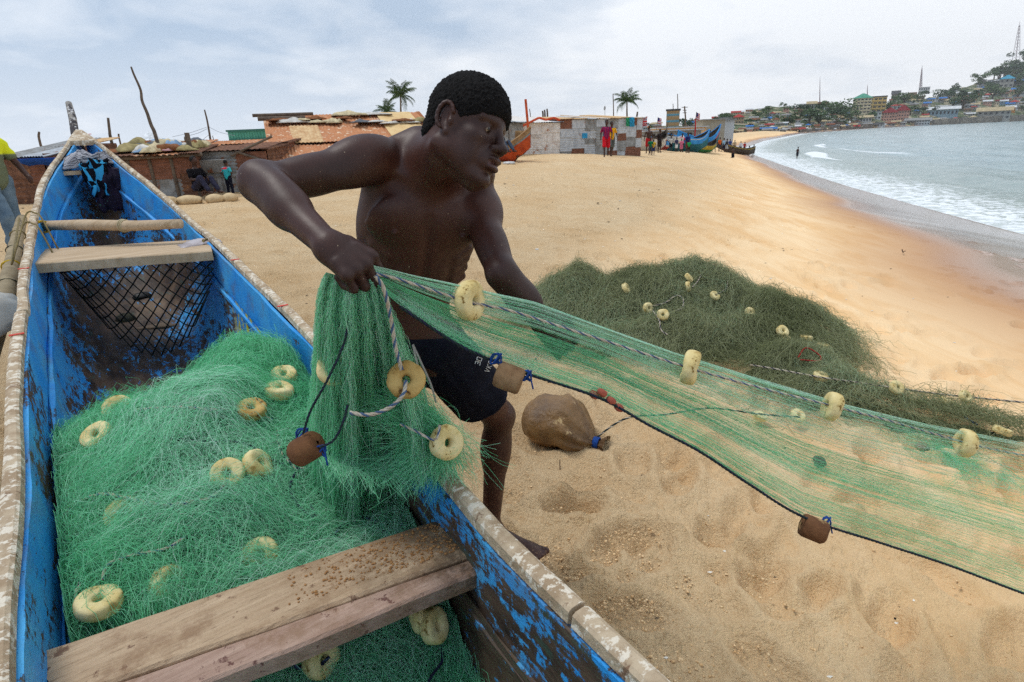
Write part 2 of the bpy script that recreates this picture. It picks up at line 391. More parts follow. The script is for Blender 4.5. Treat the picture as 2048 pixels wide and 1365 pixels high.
def build_clods():
    r = np.random.default_rng(88); n = 20000; th = r.uniform(-1.0, 1.0, n); d = .75+4.2*r.random(n)**1.5; x, y = d*np.sin(th), d*np.cos(th)
    k = int(n*.35); x[:k] = FOOT[0]+.22+r.normal(0, .38, k); y[:k] = FOOT[1]-.05+r.normal(0, .30, k)
    g = fbm(x*1.7, y*1.7, seed=90, octv=3); ok = (g > -.12) | (np.arange(n) < k); x, y = x[ok], y[ok]; n = len(x)
    s = .0016+.0062*r.random(n)**4; z = sand_z(x, y)+s*.25
    base = np.array([(1, 0, 0), (-1, 0, 0), (0, 1, 0), (0, -1, 0), (0, 0, 1), (0, 0, -1)], float); F = np.array([(0, 2, 4), (2, 1, 4), (1, 3, 4), (3, 0, 4), (2, 0, 5), (1, 2, 5), (3, 1, 5), (0, 3, 5)])
    V = base[None]*s[:, None, None]*r.uniform(.6, 1.3, (n, 6, 1))*np.array((1.15, 1.15, .8)); a = r.uniform(0, 6.28, n); c_, s_ = np.cos(a)[:, None], np.sin(a)[:, None]
    V = np.stack((V[..., 0]*c_-V[..., 1]*s_, V[..., 0]*s_+V[..., 1]*c_, V[..., 2]), -1)+np.stack((x, y, z), -1)[:, None]
    me = npmesh('sand_clods', V.reshape(-1, 3), (F[None]+(np.arange(n)*6)[:, None, None]).reshape(-1, 3), True)
    tag(obj('sand_clods', me, mat('sand_clod', (236, 208, 166), (214, 174, 124), 40, bump=(200, .5, .004))), kind='stuff')
    # flecks of shell, charcoal and plastic strewn over the beach
    n = 420; th = r.uniform(-.9, .75, n); d = 1.4*np.exp(r.random(n)*math.log(24/1.4)); x, y = d*np.sin(th), d*np.cos(th); ok = (shore(y)-x) > 12; x, y, d = x[ok], y[ok], d[ok]; n = len(x); s = (.0028+.0035*r.random(n))*(1+.28*d)
    V = base[None]*s[:, None, None]*r.uniform(.4, 1.3, (n, 6, 1))*np.array((1.3, .8, .35)); V = V+np.stack((x, y, sand_z(x, y)+s*.3), -1)[:, None]
    me = npmesh('beach_litter', V.reshape(-1, 3), (F[None]+(np.arange(n)*6)[:, None, None]).reshape(-1, 3), False, np.repeat((r.random(n) < .4).astype(int), 8))
    tag(obj('beach_litter', me, [mat('fleck_dark', (58, 46, 40)), mat('fleck_pale', (226, 222, 212))]), kind='stuff')
build_clods()

# ------------------------------------------------------------------ sea
def build_sea():
    th = np.linspace(.12, 2.4, 420); rr = [8.0]
    while rr[-1] < 9000: rr.append(rr[-1]*(1.012 if rr[-1] < 420 else 1.06))
    rr = np.array(rr); A, Rr = np.meshgrid(th, rr); X = Rr*np.sin(A); Y = Rr*np.cos(A)
    d = X-shore(Y)                        # metres out to sea
    ph = d*.62+1.3*fbm(X*.05, Y*.05, seed=51, octv=2)
    amp = .16*sstep(0, 14, d)*np.exp(-np.maximum(d-14, 0)/160)
    Z = SEA_Z + amp*(np.sin(ph)+.55*np.sin(ph*2.1+Y*.15)) + .10*sstep(1, 8, d)*fbm(X*.5, Y*.28, seed=52, octv=3)*np.exp(-Rr/260)
    # one breaker standing up close to the shore
    br = np.exp(-((d-7.5-1.5*fbm(X*.06, Y*.06, seed=55, octv=2))/1.0)**2)*sstep(-.45, .2, vnoise(Y*.055+.4, Y*0, seed=56))*sstep(34, 50, Y)*sstep(140, 80, Y); Z = Z+.34*br
    br2 = np.exp(-((d-17-2*fbm(X*.05, Y*.05, seed=57, octv=2))/1.1)**2)*sstep(.0, .5, vnoise(Y*.04, Y*0+3, seed=58))*sstep(60, 90, Y)*.7; Z = Z+.35*br2
    me = npmesh('sea', np.stack((X, Y, Z), -1).reshape(-1, 3), _gridfaces(*X.shape))
    vattr(me, 'out', (d+.8*fbm(X*.2, Y*.2, seed=53, octv=3)).ravel()); vattr(me, 'break', np.maximum(br, br2).ravel())
    m, t = newmat('sea_water'); v = t.coords('Object'); o = t.attr('out').outputs['Fac']; brk = t.attr('break').outputs['Fac']
    n1 = t.noise(v, .9, 7, .62, .3); n2 = t.noise(v, 3.2, 6, .65)
    lace = t.noise(v, 2.0, 8, .72, .8)
    zone = t.ramp(o, -1.5, .4, 0, 1); zone2 = t.ramp(o, 9, 2.5, 0, 1)
    foam = t.ramp(t.math('ADD', lace, t.math('MULTIPLY', t.math('MULTIPLY', zone, zone2), .15)), .60, .67)
    foam = t.math('MULTIPLY', foam, zone2)
    foam = t.math('MAXIMUM', foam, t.ramp(t.math('ADD', brk, t.math('MULTIPLY', lace, .5)), .62, .85))
    foam = t.math('MAXIMUM', foam, t.math('MULTIPLY', t.ramp(o, 1.7, .5, 0, 1), t.ramp(lace, .44, .56, .35, 1)))
    caps = t.math('MULTIPLY', t.ramp(t.noise(t.coords('Object', (.5, .14, 1)), 1.2, 8, .7, .5), .665, .70, 0, .6), t.ramp(o, 6, 30))
    foam = t.math('MAXIMUM', foam, caps)
    deep = t.mix(t.ramp(n1, .3, .7), lin((110, 140, 148)), lin((146, 170, 172)))
    deep = t.mix(t.ramp(o, 20, 2, 0, .6), deep, lin((150, 158, 140)))
    col = t.mix(foam, deep, lin((232, 236, 238)))
    h = t.math('ADD', t.math('MULTIPLY', n1, 1.0), t.math('MULTIPLY', n2, .35))
    b = t.n('ShaderNodeBump', {'Height': h, 'Strength': t.ramp(o, 1, 6, .12, .75), 'Distance': .35}).outputs[0]
    t.out(t.bsdf(col, t.ramp(foam, 0, 1, .16, .8), .5, b))
    tag(obj('sea', me, m), kind='structure')
build_sea()
# ------------------------------------------------------------------ the blue wooden canoe in the foreground
BO = np.array((-.59, 1.03, 0.0)); BA = unit((-.5857, .8105, 0)); BL = np.array((-BA[1], BA[0], 0))   # origin, axis to the prow, left side
BANG = math.atan2(BA[1], BA[0])
def bw(p): p = np.atleast_2d(np.asarray(p, float)); return (BO + p[:, :1]*BA + p[:, 1:2]*BL + p[:, 2:3]*np.array((0, 0, 1.))).squeeze()
def bl(pw):
    q = np.atleast_2d(np.asarray(pw, float))-BO; return np.stack((q@BA, q@BL, q[:, 2]), 1).squeeze()
def BG(px, py, z): return bl(G(px, py, z))
# inner edge of the gunwales: picture spot and height
_rg = [(1300, 1365, .70), (992, 1070, .70), (868, 920, .70), (760, 800, .72), (640, 690, .79), (520, 572, .88), (420, 476, .97), (330, 395, 1.17), (240, 326, 1.42)]
_lg = [(20, 1000, .70), (30, 700, .86), (50, 500, 1.0), (72, 400, 1.2), (100, 330, 1.43)]
_zs = np.array((-2.4, -1.2, -.4, .5, 1.5, 2.4, 2.9, 3.4, 3.87, 4.45, 5.0, 5.42)); _zz = np.array((.95, .74, .70, .74, .84, .93, .98, 1.07, 1.17, 1.37, 1.56, 1.69))
def _onrail(px, py, z):
    zc = np.linspace(.6, 1.75, 700); q = np.array([BG(px, py, v) for v in zc]); e = np.abs(np.interp(q[:, 0], _zs, _zz)-zc)
    return q[np.argmin(e + .02*np.abs(zc-z))]
_rp = np.array([_onrail(*g) for g in _rg]); _lp = np.array([_onrail(*g) for g in _lg])
S0, S1 = -2.4, 5.42
_sr = np.concatenate(([-2.4, -1.6], _rp[:, 0], [5.0, 5.42])); _wr = np.concatenate(([.24, .37], -_rp[:, 1], [.12, .025]))
_sl = np.concatenate(([-2.4, -1.5, -.5], _lp[:, 0], [5.0, 5.42])); _wl = np.concatenate(([.24, .34, .40], _lp[:, 1], [.10, .025]))
_o = np.argsort(_sr); _sr, _wr = _sr[_o], _wr[_o]
_zs = np.array((-2.4, -1.2, -.4, .5, 1.5, 2.4, 2.9, 3.4, 3.87, 4.45, 5.0, 5.42)); _zz = np.array((.95, .74, .70, .74, .84, .93, .98, 1.07, 1.17, 1.37, 1.56, 1.69))
def _sm(x, xs, ys):
    r = 0
    for o, k in ((-.25, .25), (0, .5), (.25, .25)): r = r + k*np.interp(np.asarray(x)+o*1.0, xs, ys)
    return r
def gz(s): return _sm(s, _zs, _zz)
def gw(s, side): return _sm(s, _sr, _wr) if side < 0 else _sm(s, _sl, _wl)
def kz(s): return np.interp(s, (-2.4, -1.6, -.5, 1.2, 2.8, 3.8, 4.6, 5.1, 5.42), (.55, .2, .06, .09, .24, .42, .74, 1.12, 1.50))
canoe = thing('fishing_canoe', 'long wooden fishing canoe with chipped blue paint inside, full of green net', 'boat', BO, BANG)
def paint_mat(name, blue=(36, 146, 228), wood=(96, 76, 62), worn=.5, yellow=False, fade=(84, 176, 226)):
    m, t = newmat(name); v = t.coords('Object', (1, 1, 1)); vs = t.coords('Object', (1.0, 3.2, 3.2)); vv = t.coords('Object', (2.6, 2.6, .9))
    big = t.noise(v, 1.1, 4, .6, .3); chips = t.noise(vs, 9, 9, .72, .5); chips2 = t.noise(vv, 16, 8, .75, .3)
    k = t.math('ADD', t.math('MULTIPLY', big, .8), t.math('ADD', t.math('MULTIPLY', chips, .65), t.math('MULTIPLY', chips2, .35)))
    # paint is rubbed off more towards the bottom and amidships
    s = t.n('ShaderNodeSeparateXYZ', {0: t.n('ShaderNodeTexCoord').outputs['Object']}).outputs
    wear = t.math('ADD', t.ramp(s[2], .12, 1.0, .24, .0), t.ramp(s[0], 2.4, 3.7, .05, .10))
    k = t.math('SUBTRACT', k, wear)
    mask = t.ramp(k, .90-.18*(1-worn)-.05, .93-.18*(1-worn)-.05)
    woodc = t.mix(t.ramp(t.noise(vs, 5, 6, .6), .35, .65), lin(wood), lin((48, 38, 34)))
    woodc = t.mix(t.ramp(t.noise(v, 2.3, 5, .6), .56, .68, 0, .75), woodc, lin((128, 106, 84)))
    woodc = t.mix(t.ramp(t.noise(vs, 6.5, 5, .6), .60, .66, 0, .6), woodc, lin((60, 84, 72)))
    pc = t.mix(t.ramp(t.noise(v, 4, 5, .6), .35, .7), lin(blue), lin(fade))
    pc = t.mix(t.ramp(t.noise(vs, 40, 4, .7), .60, .72, 0, .8), pc, lin((30, 96, 160)))
    if yellow:
        yz = t.math('MULTIPLY', t.ramp(s[0], 1.25, 1.5), t.ramp(s[0], 2.45, 2.1)); yz = t.math('MULTIPLY', yz, t.ramp(s[1], -.2, -.3))
        ym = t.math('MULTIPLY', t.ramp(t.noise(t.coords('Object', (3.5, 2, 1.6)), 5, 8, .7), .50, .54), yz)
        pc = t.mix(ym, pc, lin((206, 190, 18)))
    col = t.mix(mask, woodc, pc)
    dirt = t.ramp(t.noise(t.coords('Object', (1.3, 3, 2)), 3.1, 7, .68, .4), .50, .70, 0, .6); col = t.mix(dirt, col, lin((112, 100, 84)))
    b = t.bump(t.math('ADD', t.math('MULTIPLY', mask, .8), t.math('MULTIPLY', t.noise(vs, 30, 6, .7), 1.0)), .5, .006)
    t.out(t.bsdf(col, t.ramp(mask, 0, 1, .62, .5), .3, b)); return m
m_blue = paint_mat('worn_blue_paint', yellow=True, worn=.38); m_strake = paint_mat('worn_blue_strake', worn=.02)
m_out = paint_mat('hull_outside_paint', blue=(40, 96, 150), wood=(70, 58, 50), worn=.8)
m_rail = mat('weathered_rail', (188, 170, 144), (158, 136, 110), 14, 8, .40, .60, .85, .15, bump=(60, .7, .008), sc=(1.2, .8, 1), spot=((218, 208, 190), 34, .52), spot2=((124, 98, 78), 22, .63))
m_board = mat('weathered_board', (196, 174, 146), (168, 144, 114), 9, 8, .35, .65, .8, .2, bump=(42, .55, .006), sc=(6, .35, 1), spot=((130, 98, 70), 9, .66))
m_board2 = mat('stained_board', (186, 158, 128), (152, 122, 94), 7, 8, .35, .65, .75, .25, bump=(40, .6, .006), sc=(4, .5, 1), spot=((104, 66, 50), 5, .60), spot2=((88, 70, 52), 2.0, .63))
def plank_mat(name, c1, c2, stain):
    m, t = newmat(name); v = t.coords('Object', (7, .45, 2)); w_ = t.coords('Object'); s = t.n('ShaderNodeSeparateXYZ', {0: t.n('ShaderNodeTexCoord').outputs['Object']}).outputs
    c = t.mix(t.ramp(t.noise(v, 9, 9, .68), .34, .66), lin(c1), lin(c2)); c = t.mix(t.ramp(t.noise(v, 34, 6, .7), .56, .66, 0, .55), c, lin((112, 88, 66)))
    c = t.mix(t.ramp(t.noise(w_, 26, 6, .7), .60, .64, 0, .8), c, lin(stain)); c = t.mix(t.ramp(t.noise(w_, 7, 7, .7), .55, .66, 0, .6), c, lin((136, 104, 78)))
    end = t.math('MULTIPLY', t.ramp(s[1], .05, -.38), t.ramp(t.noise(w_, 11, 8, .72), .40, .56)); c = t.mix(t.math('MULTIPLY', end, .75), c, lin((112, 80, 50)))
    wet = t.math('MULTIPLY', t.ramp(s[1], -.26, -.42), t.ramp(t.noise(w_, 16, 6, .7), .42, .54)); c = t.mix(t.math('MULTIPLY', wet, .85), c, lin((46, 38, 32)))
    b = t.bump(t.math('ADD', t.noise(v, 30, 8, .7), t.math('MULTIPLY', t.noise(w_, 60, 5, .7), .6)), .75, .006); t.out(t.bsdf(c, .72, .25, b)); return m
m_board2 = plank_mat('stained_plank', (198, 172, 142), (170, 142, 112), (104, 72, 56)); m_board3 = plank_mat('reddish_plank', (186, 158, 140), (160, 130, 114), (84, 44, 42))
m_red = mat('red_mark', (206, 62, 52), (190, 90, 76), 60)
m_dark = mat('dark_wet_wood', (46, 38, 34), (26, 22, 22), 12, bump=(30, .4, .01))
def hull_surface(inset, ztop, n=110, m=17, side=0):
    """grid over the stations; u runs from the left rail over the keel to the right rail"""
    S = np.linspace(S0, S1, n); A = np.zeros((n, m, 3))
    for j in range(m):
        a = (j/(m-1)*2-1); sd = 1 if a < 0 else -1; a = abs(a); th = (1-a)*math.pi/2
        wy = np.maximum(gw(S, sd)-inset, .004)*(math.cos(th)**.62 if a > 0 else 0)
        zt, zb = gz(S)-ztop, kz(S)+inset*.6; zb = np.minimum(zb, zt-.01)
        z = zb+(zt-zb)*(1-math.sin(th)**.85)
        A[:, j] = np.stack((S, sd*wy+.03*sstep(0, 1, .5)*0, z), 1)
    return A
A = hull_surface(.052, .19); A[:, :, 2] += .006*fbm(A[:, :, 0]*3, A[:, :, 1]*9, octv=2); A[:, :, 1] += .007*fbm(A[:, :, 0]*2, A[:, :, 2]*6, seed=3, octv=2)
MB().grid(A[:, ::-1]).build('hull_inside', m_blue, canoe, True)
A = hull_surface(-.004, .0); MB().grid(A).build('hull_outside', m_out, canoe, True)
# upper strakes: the plank between the seam and the rail, one per side, thick, standing proud of the hull skin
for sd in (1, -1):
    S = np.linspace(S0, 5.30, 120); W = gw(S, sd); z = gz(S); wob = .004*fbm(S*4, S*0, octv=3, seed=5+sd)
    prof = [(-.020, -.012), (-.034, -.012), (-.038+0, -.10), (-.046, -.205), (-.062, -.215), (-.062, -.235), (-.040, -.24)]
    A = np.array([[(s, sd*max(w+a+ww, .003), zz+b) for a, b in prof] for s, w, zz, ww in zip(S, W, z, wob)])
    if sd < 0: A = A[:, ::-1]
    MB().grid(A).build('upper_strake', m_strake, canoe, False)
# rail boards, several lengths butted end to end
def rail(sd, a, b, off=0.0, width=.040, th=.026, dz=0.0):
    S = np.linspace(a, b, max(int((b-a)/.06), 4)); A = []
    for s in S:
        w_, zz = float(gw(s, sd)), float(gz(s))+dz; ww = width*(1+.10*float(vnoise(s*2.3, sd*7)))*float(np.interp(s, (4.2, 5.4), (1, .55))); o = off+.006*float(vnoise(s*3.1, sd*3, seed=4))
        i, e = w_-ww*.62+o, w_+ww*.38+o; i = max(i, .004)
        r = [(i, -.002+.0), (i+.003, th*.8), (i+.010, th), (e-.010, th), (e, th*.72), (e, -th*.55), (e-.014, -th*.8), (i+.014, -th*.5)]
        A.append([(s, sd*y, zz-.004+h+.002*float(vnoise(s*14, y*30))) for y, h in r]+[(s, sd*r[0][0], zz-.004+r[0][1])])
    A = np.array(A)
    mb = MB().grid(A if sd > 0 else A[:, ::-1])
    for row, rev in ((A[0, :-1], 0), (A[-1, :-1], 1)):
        mb.add(row, [tuple(range(8)) if rev else tuple(range(7, -1, -1))])
    return mb.build('rail_board', m_rail, canoe, False)
for a, b, o in ((S0, -.42, 0), (-.41, 1.86, .0), (1.87, 3.5, -.006), (3.51, 5.30, .0)): rail(1, a, b, o)
for a, b, o in ((S0, -.62, 0), (-.61, .86, .0), (.87, 2.93, .004), (2.94, 5.30, .0)): rail(-1, a, b, o)
# red paint dabs on the rails
def dab(sd, s, l=.012):
    w_, zz = float(gw(s, sd)), float(gz(s)); sl = float(gz(s+.05)-gz(s-.05))/.1
    MB().box((0, 0, 0), (l, .045, .003), roty(-math.atan(sl))).build('paint_mark', m_red, canoe, loc=(s, sd*(w_-.007), zz+.0235))
for px, py in ((48, 565), (40, 652), (75, 345)): dab(1, float(BG(px, py, .9 if py > 400 else 1.33)[0]))
for px, py in ((545, 605), (486, 540), (278, 338)): dab(-1, float(BG(px, py, .87 if py > 400 else 1.35)[0]))
# stem: breasthook and painted post
MB().add([(5.08, .105, 1.605), (5.08, -.105, 1.605), (5.38, -.022, 1.70), (5.38, .022, 1.70), (5.08, .105, 1.565), (5.08, -.105, 1.565), (5.38, -.022, 1.66), (5.38, .022, 1.66)],
     [(0, 1, 2, 3), (7, 6, 5, 4), (0, 4, 5, 1), (1, 5, 6, 2), (2, 6, 7, 3), (3, 7, 4, 0)]).build('breasthook', m_rail, canoe)
mb = MB(); pr = np.array([(5.36, .7), (5.43, 1.28), (5.47, 1.5), (5.53, 1.72)])
mb.tube([(5.36, 0, 1.3), bl(P(150, 268, 5.02)), bl(P(145, 236, 5.05)), bl(P(137, 206, 5.08))], (.03, .032, .030, .024), 8); mb.build('stem_post', mat('chipped_post', (150, 146, 140), (60, 56, 60), 22, 6, .45, .52, .6, .3, spot=((225, 225, 225), 30, .58)), canoe, False)
# thwarts
def slab(name, pts, th, m, drop=.0, sub=26, wob=.004, parent=canoe):
    """pts: four corners (local boat) in order a0,a1 (one end), b0,b1 (other end); a0-b0 is one long edge"""
    a0, a1, b0, b1 = (np.asarray(q, float) for q in pts); A = []
    for i in range(sub):
        f = i/(sub-1); p0 = a0+(b0-a0)*f; p1 = a1+(b1-a1)*f; e = unit(p1-p0); ww = wob*float(vnoise(f*9+p0[0]*5, 3)); w2 = wob*float(vnoise(f*9, 13+p0[0]))
        p0 = p0+e*ww; p1 = p1+e*w2; bv = .006; z = np.array((0, 0, 1.))
        A.append([p0-z*th, p0-z*bv, p0+e*bv, p0+e*bv*2+.0*z, p1-e*bv*2, p1-e*bv, p1-z*bv, p1-z*th, p0-z*th])
    A = np.array(A); mb = MB().grid(A); mb.add(A[0, :-1], [tuple(range(8))]); mb.add(A[-1, :-1], [tuple(range(7, -1, -1))])
    # orient by the object's own axes so that the grain follows the board
    o = mb.build(name, m, parent, False); return o
def slab_px(name, q, z, th, m, **k):
    return slab(name, [BG(x, y, zz if isinstance(zz, float) else z) for x, y, zz in [(a[0], a[1], a[2] if len(a) > 2 else z) for a in q]], th, m, **k)
zp = .60
slab_px('thwart_plank', [(62, 1308), (120, 1400), (868, 1040), (936, 1112)], zp, .034, m_board2)
slab_px('thwart_plank', [(130, 1402), (190, 1455), (938, 1118), (962, 1142)], zp-.008, .040, m_board3)
_zt = float(_onrail(60, 512, .98)[2])-.035; _zp = float(_onrail(64, 448, 1.1)[2])-.03
slab_px('thwart', [(60, 500, _zt), (58, 528, _zt), (418, 478, _zt), (424, 502, _zt)], .8, .055, m_board)
lg = [BG(80, 452, _zp), BG(170, 450, _zp+.01), BG(270, 452, _zp), BG(362, 448, _zp)]
MB().tube(lg, (.038, .042, .040, .036), 10, flat=.8).build('thwart_pole', m_board, canoe, True)
# cleats under the thwarts and small seat at the bow
slab('bow_seat', [(4.78, .17, 1.375), (4.62, .19, 1.375), (4.78, -.18, 1.375), (4.62, -.20, 1.375)], .03, m_board)
for px, py, sd in ((66, 545, 1), (412, 520, -1), (100, 468, 1), (366, 470, -1)):
    p = BG(px, py, .80); MB().box((0, 0, 0), (.10, .05, .10), jit=.004).build('cleat', m_dark, canoe, loc=(p[0], p[1], .80))
for px0, px1, py, z in ((140, 268, 470, .64), (150, 262, 482, .58)):
    MB().tube([BG(px0, py+2, z), BG((px0+px1)/2, py, z+.01), BG(px1, py-1, z)], .024, 8).build('floor_slat', m_dark, canoe, True)
slab_px('floor_slat', [(135, 664, .36), (137, 674, .36), (392, 634, .38), (394, 645, .38)], .25, .02, mat('grey_lath', (120, 104, 88), (90, 78, 66), 9, bump=(40, .4, .004)))
# sand on near thwart
mb = MB(); q0, q1 = BG(800, 1100, .6), BG(925, 1080, .6)
for i in range(1500):
    px = rng.triangular(560, 900, 948); f = (px-62)/(868-62); py = 1308-268*f+rng.uniform(6, 78); p = BG(px, py, zp)
    r = .0006+.0030*rng.random()**4; mb.box((p[0], p[1], zp+r*.5), (r*2, r*1.6, r*1.3), rotz(rng.uniform(0, 3)), bev=r*.4)
mb.build('sand_clumps', mat('clinging_sand', (168, 124, 78), (140, 98, 58), 60), canoe)
canoe.children[-1]['kind'] = 'stuff'

# black netting lashed under the thwart as a bulkhead
def netgrid(mb, C, nu, nv, r, sag=0, sides=4):
    """C(u,v) -> point; diamond mesh of cords over the patch"""
    for fam in (0, 1):
        for k in range(-nv, nu+1):
            pts = []
            for j in range(nv*2+1):
                u = k+j/2 if fam == 0 else k+nv-j/2; vv = j/2
                if 0 <= u <= nu and vv <= nv:
                    wig = .12*math.sin(j*math.pi+.3)
                    pts.append(C((u+wig*.5)/nu, vv/nv))
            if len(pts) > 2: mb.tube(pts, r, sides, cap=False)
def bulk(u, v):
    x = 66+(404-66)*u; y0 = 524-20*u; y1 = 600+88*(math.sin(math.pi*min(max(u*.9+.05, 0), 1))**.7)-10*u
    z = _zt-.03-(_zt-.03-.30)*v*math.sin(math.pi*(u*.84+.08))**.6
    p = BG(x, 500, _zt); s = p[0]-.03-.12*v; wl, wr = float(gw(s, 1))-.06, float(gw(s, -1))-.06
    nar = 1-.30*v**2
    return np.array((s, (wl-(wl+wr)*u)*nar, z))
bn = MB(); netgrid(bn, bulk, 12, 7, .0042)
e = bn.build('black_netting', mat('black_cord', (20, 24, 26), (30, 40, 38), 40), None); e.location = BO; e.rotation_euler = (0, 0, BANG)
tag(e, 'coarse black knotted netting hanging under the pale plank across the canoe', 'netting')
# things lying in the bottom beyond the netting
mk = mat('black_rubber', (26, 26, 28), (44, 42, 40), 14, rough=.5, bump=(20, .3, .005))
p = bw(BG(228, 560, .46)); o = MB().lathe([(0, 0), (.07, 0), (.082, .1), (.086, .15), (.078, .15), (.072, .1), (.066, .012), (0, .012)], 20).build('bailer_bucket', mk, None, True, loc=p-np.array((0, 0, .06)))
tag(o, 'small black bailing bucket lying beyond the black netting in the canoe', 'bucket')
p = bw(BG(262, 610, .42)); mb = MB(); mb.box((0, 0, 0), (.3, .13, .05), bev=.02, jit=.008); mb.box((.08, .02, .05), (.12, .1, .05), rotz(.5), bev=.02, jit=.006)
o = mb.build('rubber_lump', mk, None, True, loc=p); o.rotation_euler = (0, 0, .3); tag(o, 'flat black rubber piece lying behind the black netting in the canoe', 'rubber scrap')
p = bw(BG(255, 655, .34)); o = MB().lathe([(0, 0), (.06, .0), (.07, .05), (.05, .09), (.0, .1)], 14, jit=.04).build('plastic_pot', mat('dark_pot', (38, 38, 40), (70, 72, 50), 10), None, True, loc=p)
tag(o, 'squat dark pot under the lath behind the black netting', 'pot')
# water stained patch / silt on the starboard inner side is part of paint; lashings
m_cord = mat('tan_cord', (132, 116, 72), (96, 84, 52), 30, bump=(80, .5, .003)); m_ycord = mat('yellow_cord', (196, 164, 28), (150, 120, 20), 30)
def lash(c, n, rad, r, m, axis, name, label, spread=.03):
    mb = MB(); B = basis(axis, (0, .3, 1))
    for k in range(n):
        a = np.linspace(0, 2*math.pi, 15); rr = rad*(1+.06*rng.uniform(-1, 1)); off = (k-(n-1)/2)*spread/n
        mb.tube(np.array([np.asarray(c)+B[:, 0]*off+B[:, 1]*rr*math.cos(q)+B[:, 2]*rr*.8*math.sin(q) for q in a]), r, 5, cap=False)
    o = mb.build(name, m, None, True); tag(o, label, 'lashing'); return o
ax = bw(lg[3])-bw(lg[0])
lash(bw(BG(250, 452, _zp)), 3, .046, .0035, mat('pale_cord', (176, 164, 132)), ax, 'cord_lashing', 'pale cord tied round the pole crosspiece inside the canoe')
lash(bw(BG(86, 454, _zp)), 4, .046, .005, m_ycord, ax, 'cord_lashing', 'frayed yellow cord at the left end of the pole crosspiece')
lash(bw(BG(413, 490, _zt-.01)), 6, .042, .005, m_cord, ax, 'cord_lashing', 'tangled tan cord at the right end of the pale plank crosspiece')
# bamboo pole along the outside and what lies on it
bp = [np.array(q) for q in (G(-60, 800, .56), G(4, 620, .62), G(18, 560, .66), G(36, 470, .74), G(44, 438, .78))]
bp = smooth_path(bp, 40); mb = MB(); rr = np.array([.052+.004*(abs(math.sin(i*.55)) > .96) for i in range(40)])
mb.tube(bp, rr, 12); bam = mb.build('bamboo_pole', mat('old_bamboo', (158, 142, 112), (128, 112, 84), 8, sc=(1, 1, 3), bump=(30, .3, .004)), None, True)
tag(bam, 'thick weathered bamboo pole lashed along the left outside of the blue canoe', 'pole')
for i, (k, m, lb) in enumerate(((14, m_cord, 'tan cord wound round the bamboo pole nearest its far end'), (18, mat('dark_cord', (52, 58, 44)), 'dark green cord wound round the bamboo pole'), (21, m_ycord, 'yellow cord wound round the middle of the bamboo pole'), (25, mat('dark_cord', (52, 58, 44)), 'lowest dark cord wound round the bamboo pole'))):
    k = 39-k+4; lash(bp[k], 2 if i != 2 else 4, .062, .004, m, bp[min(k+1, 39)]-bp[k-1], 'cord_lashing', lb, .02 if i != 2 else .05)
# two ropes from the rail down to the pole
for j, (s, d) in enumerate(((3.62, 0), (3.40, .05))):
    w_, z_ = float(gw(s, 1)), float(gz(s)); pts = [bw((s-.28+d, w_-.09, z_-.17)), bw((s-.1, w_-.05, z_+.005)), bw((s, w_-.02, z_+.036)), bw((s, w_+.03, z_+.03)), bw((s-.2, w_+.12, z_-.16)), bp[36-j*2]+np.array((0, 0, .06)), bp[36-j*2]+np.array((-.06, 0, 0))]
    o = MB().tube(smooth_path(pts, 30), .005, 6).build('tie_rope', m_cord, None, True); tag(o, ('upper' if j == 0 else 'lower')+' tan rope passed over the left rail of the canoe to the bamboo pole', 'rope')
# white sack edge on the pole
G_ = MB(); A = np.zeros((16, 14, 3)); c0 = G(2, 640, .72)
for i in range(16):
    for j in range(14):
        u, v = i/15, j/13; A[i, j] = c0+np.array((-.30+.30*u, -.30+.55*v, .05+.10*math.sin(u*math.pi)-.10*u+.03*float(fbm(u*4, v*5, seed=8))))
sck = G_.grid(A).build('white_sack', mat('white_sackcloth', (206, 202, 192), (176, 170, 160), 9, bump=(60, .4, .004)), None, True)
sm = sck.modifiers.new('thick', 'SOLIDIFY'); sm.thickness = .01; tag(sck, 'crumpled white sack lying on the bamboo pole beside the canoe', 'sack')
# plastic bag piece on the thwart end
A = np.zeros((14, 10, 3)); q = BG(398, 478, _zt+.03)
for i in range(14):
    for j in range(10):
        u, v = i/13-.5, j/9-.5; A[i, j] = bw((q[0]+v*.16+.06*u, q[1]-u*.24, _zt+.028*max(0, 1-(2*u)**2)*max(0, 1-(2*v)**2)+.008*float(fbm(u*8, v*8, seed=3))))
o = MB().grid(A).build('plastic_scrap', mat('cloudy_plastic', (190, 182, 184), (150, 140, 140), 12, rough=.35, bump=(25, .6, .01)), None, True); sm = o.modifiers.new('thick', 'SOLIDIFY'); sm.thickness = .006
tag(o, 'cloudy plastic wrapping on the right end of the pale plank crosspiece', 'plastic')
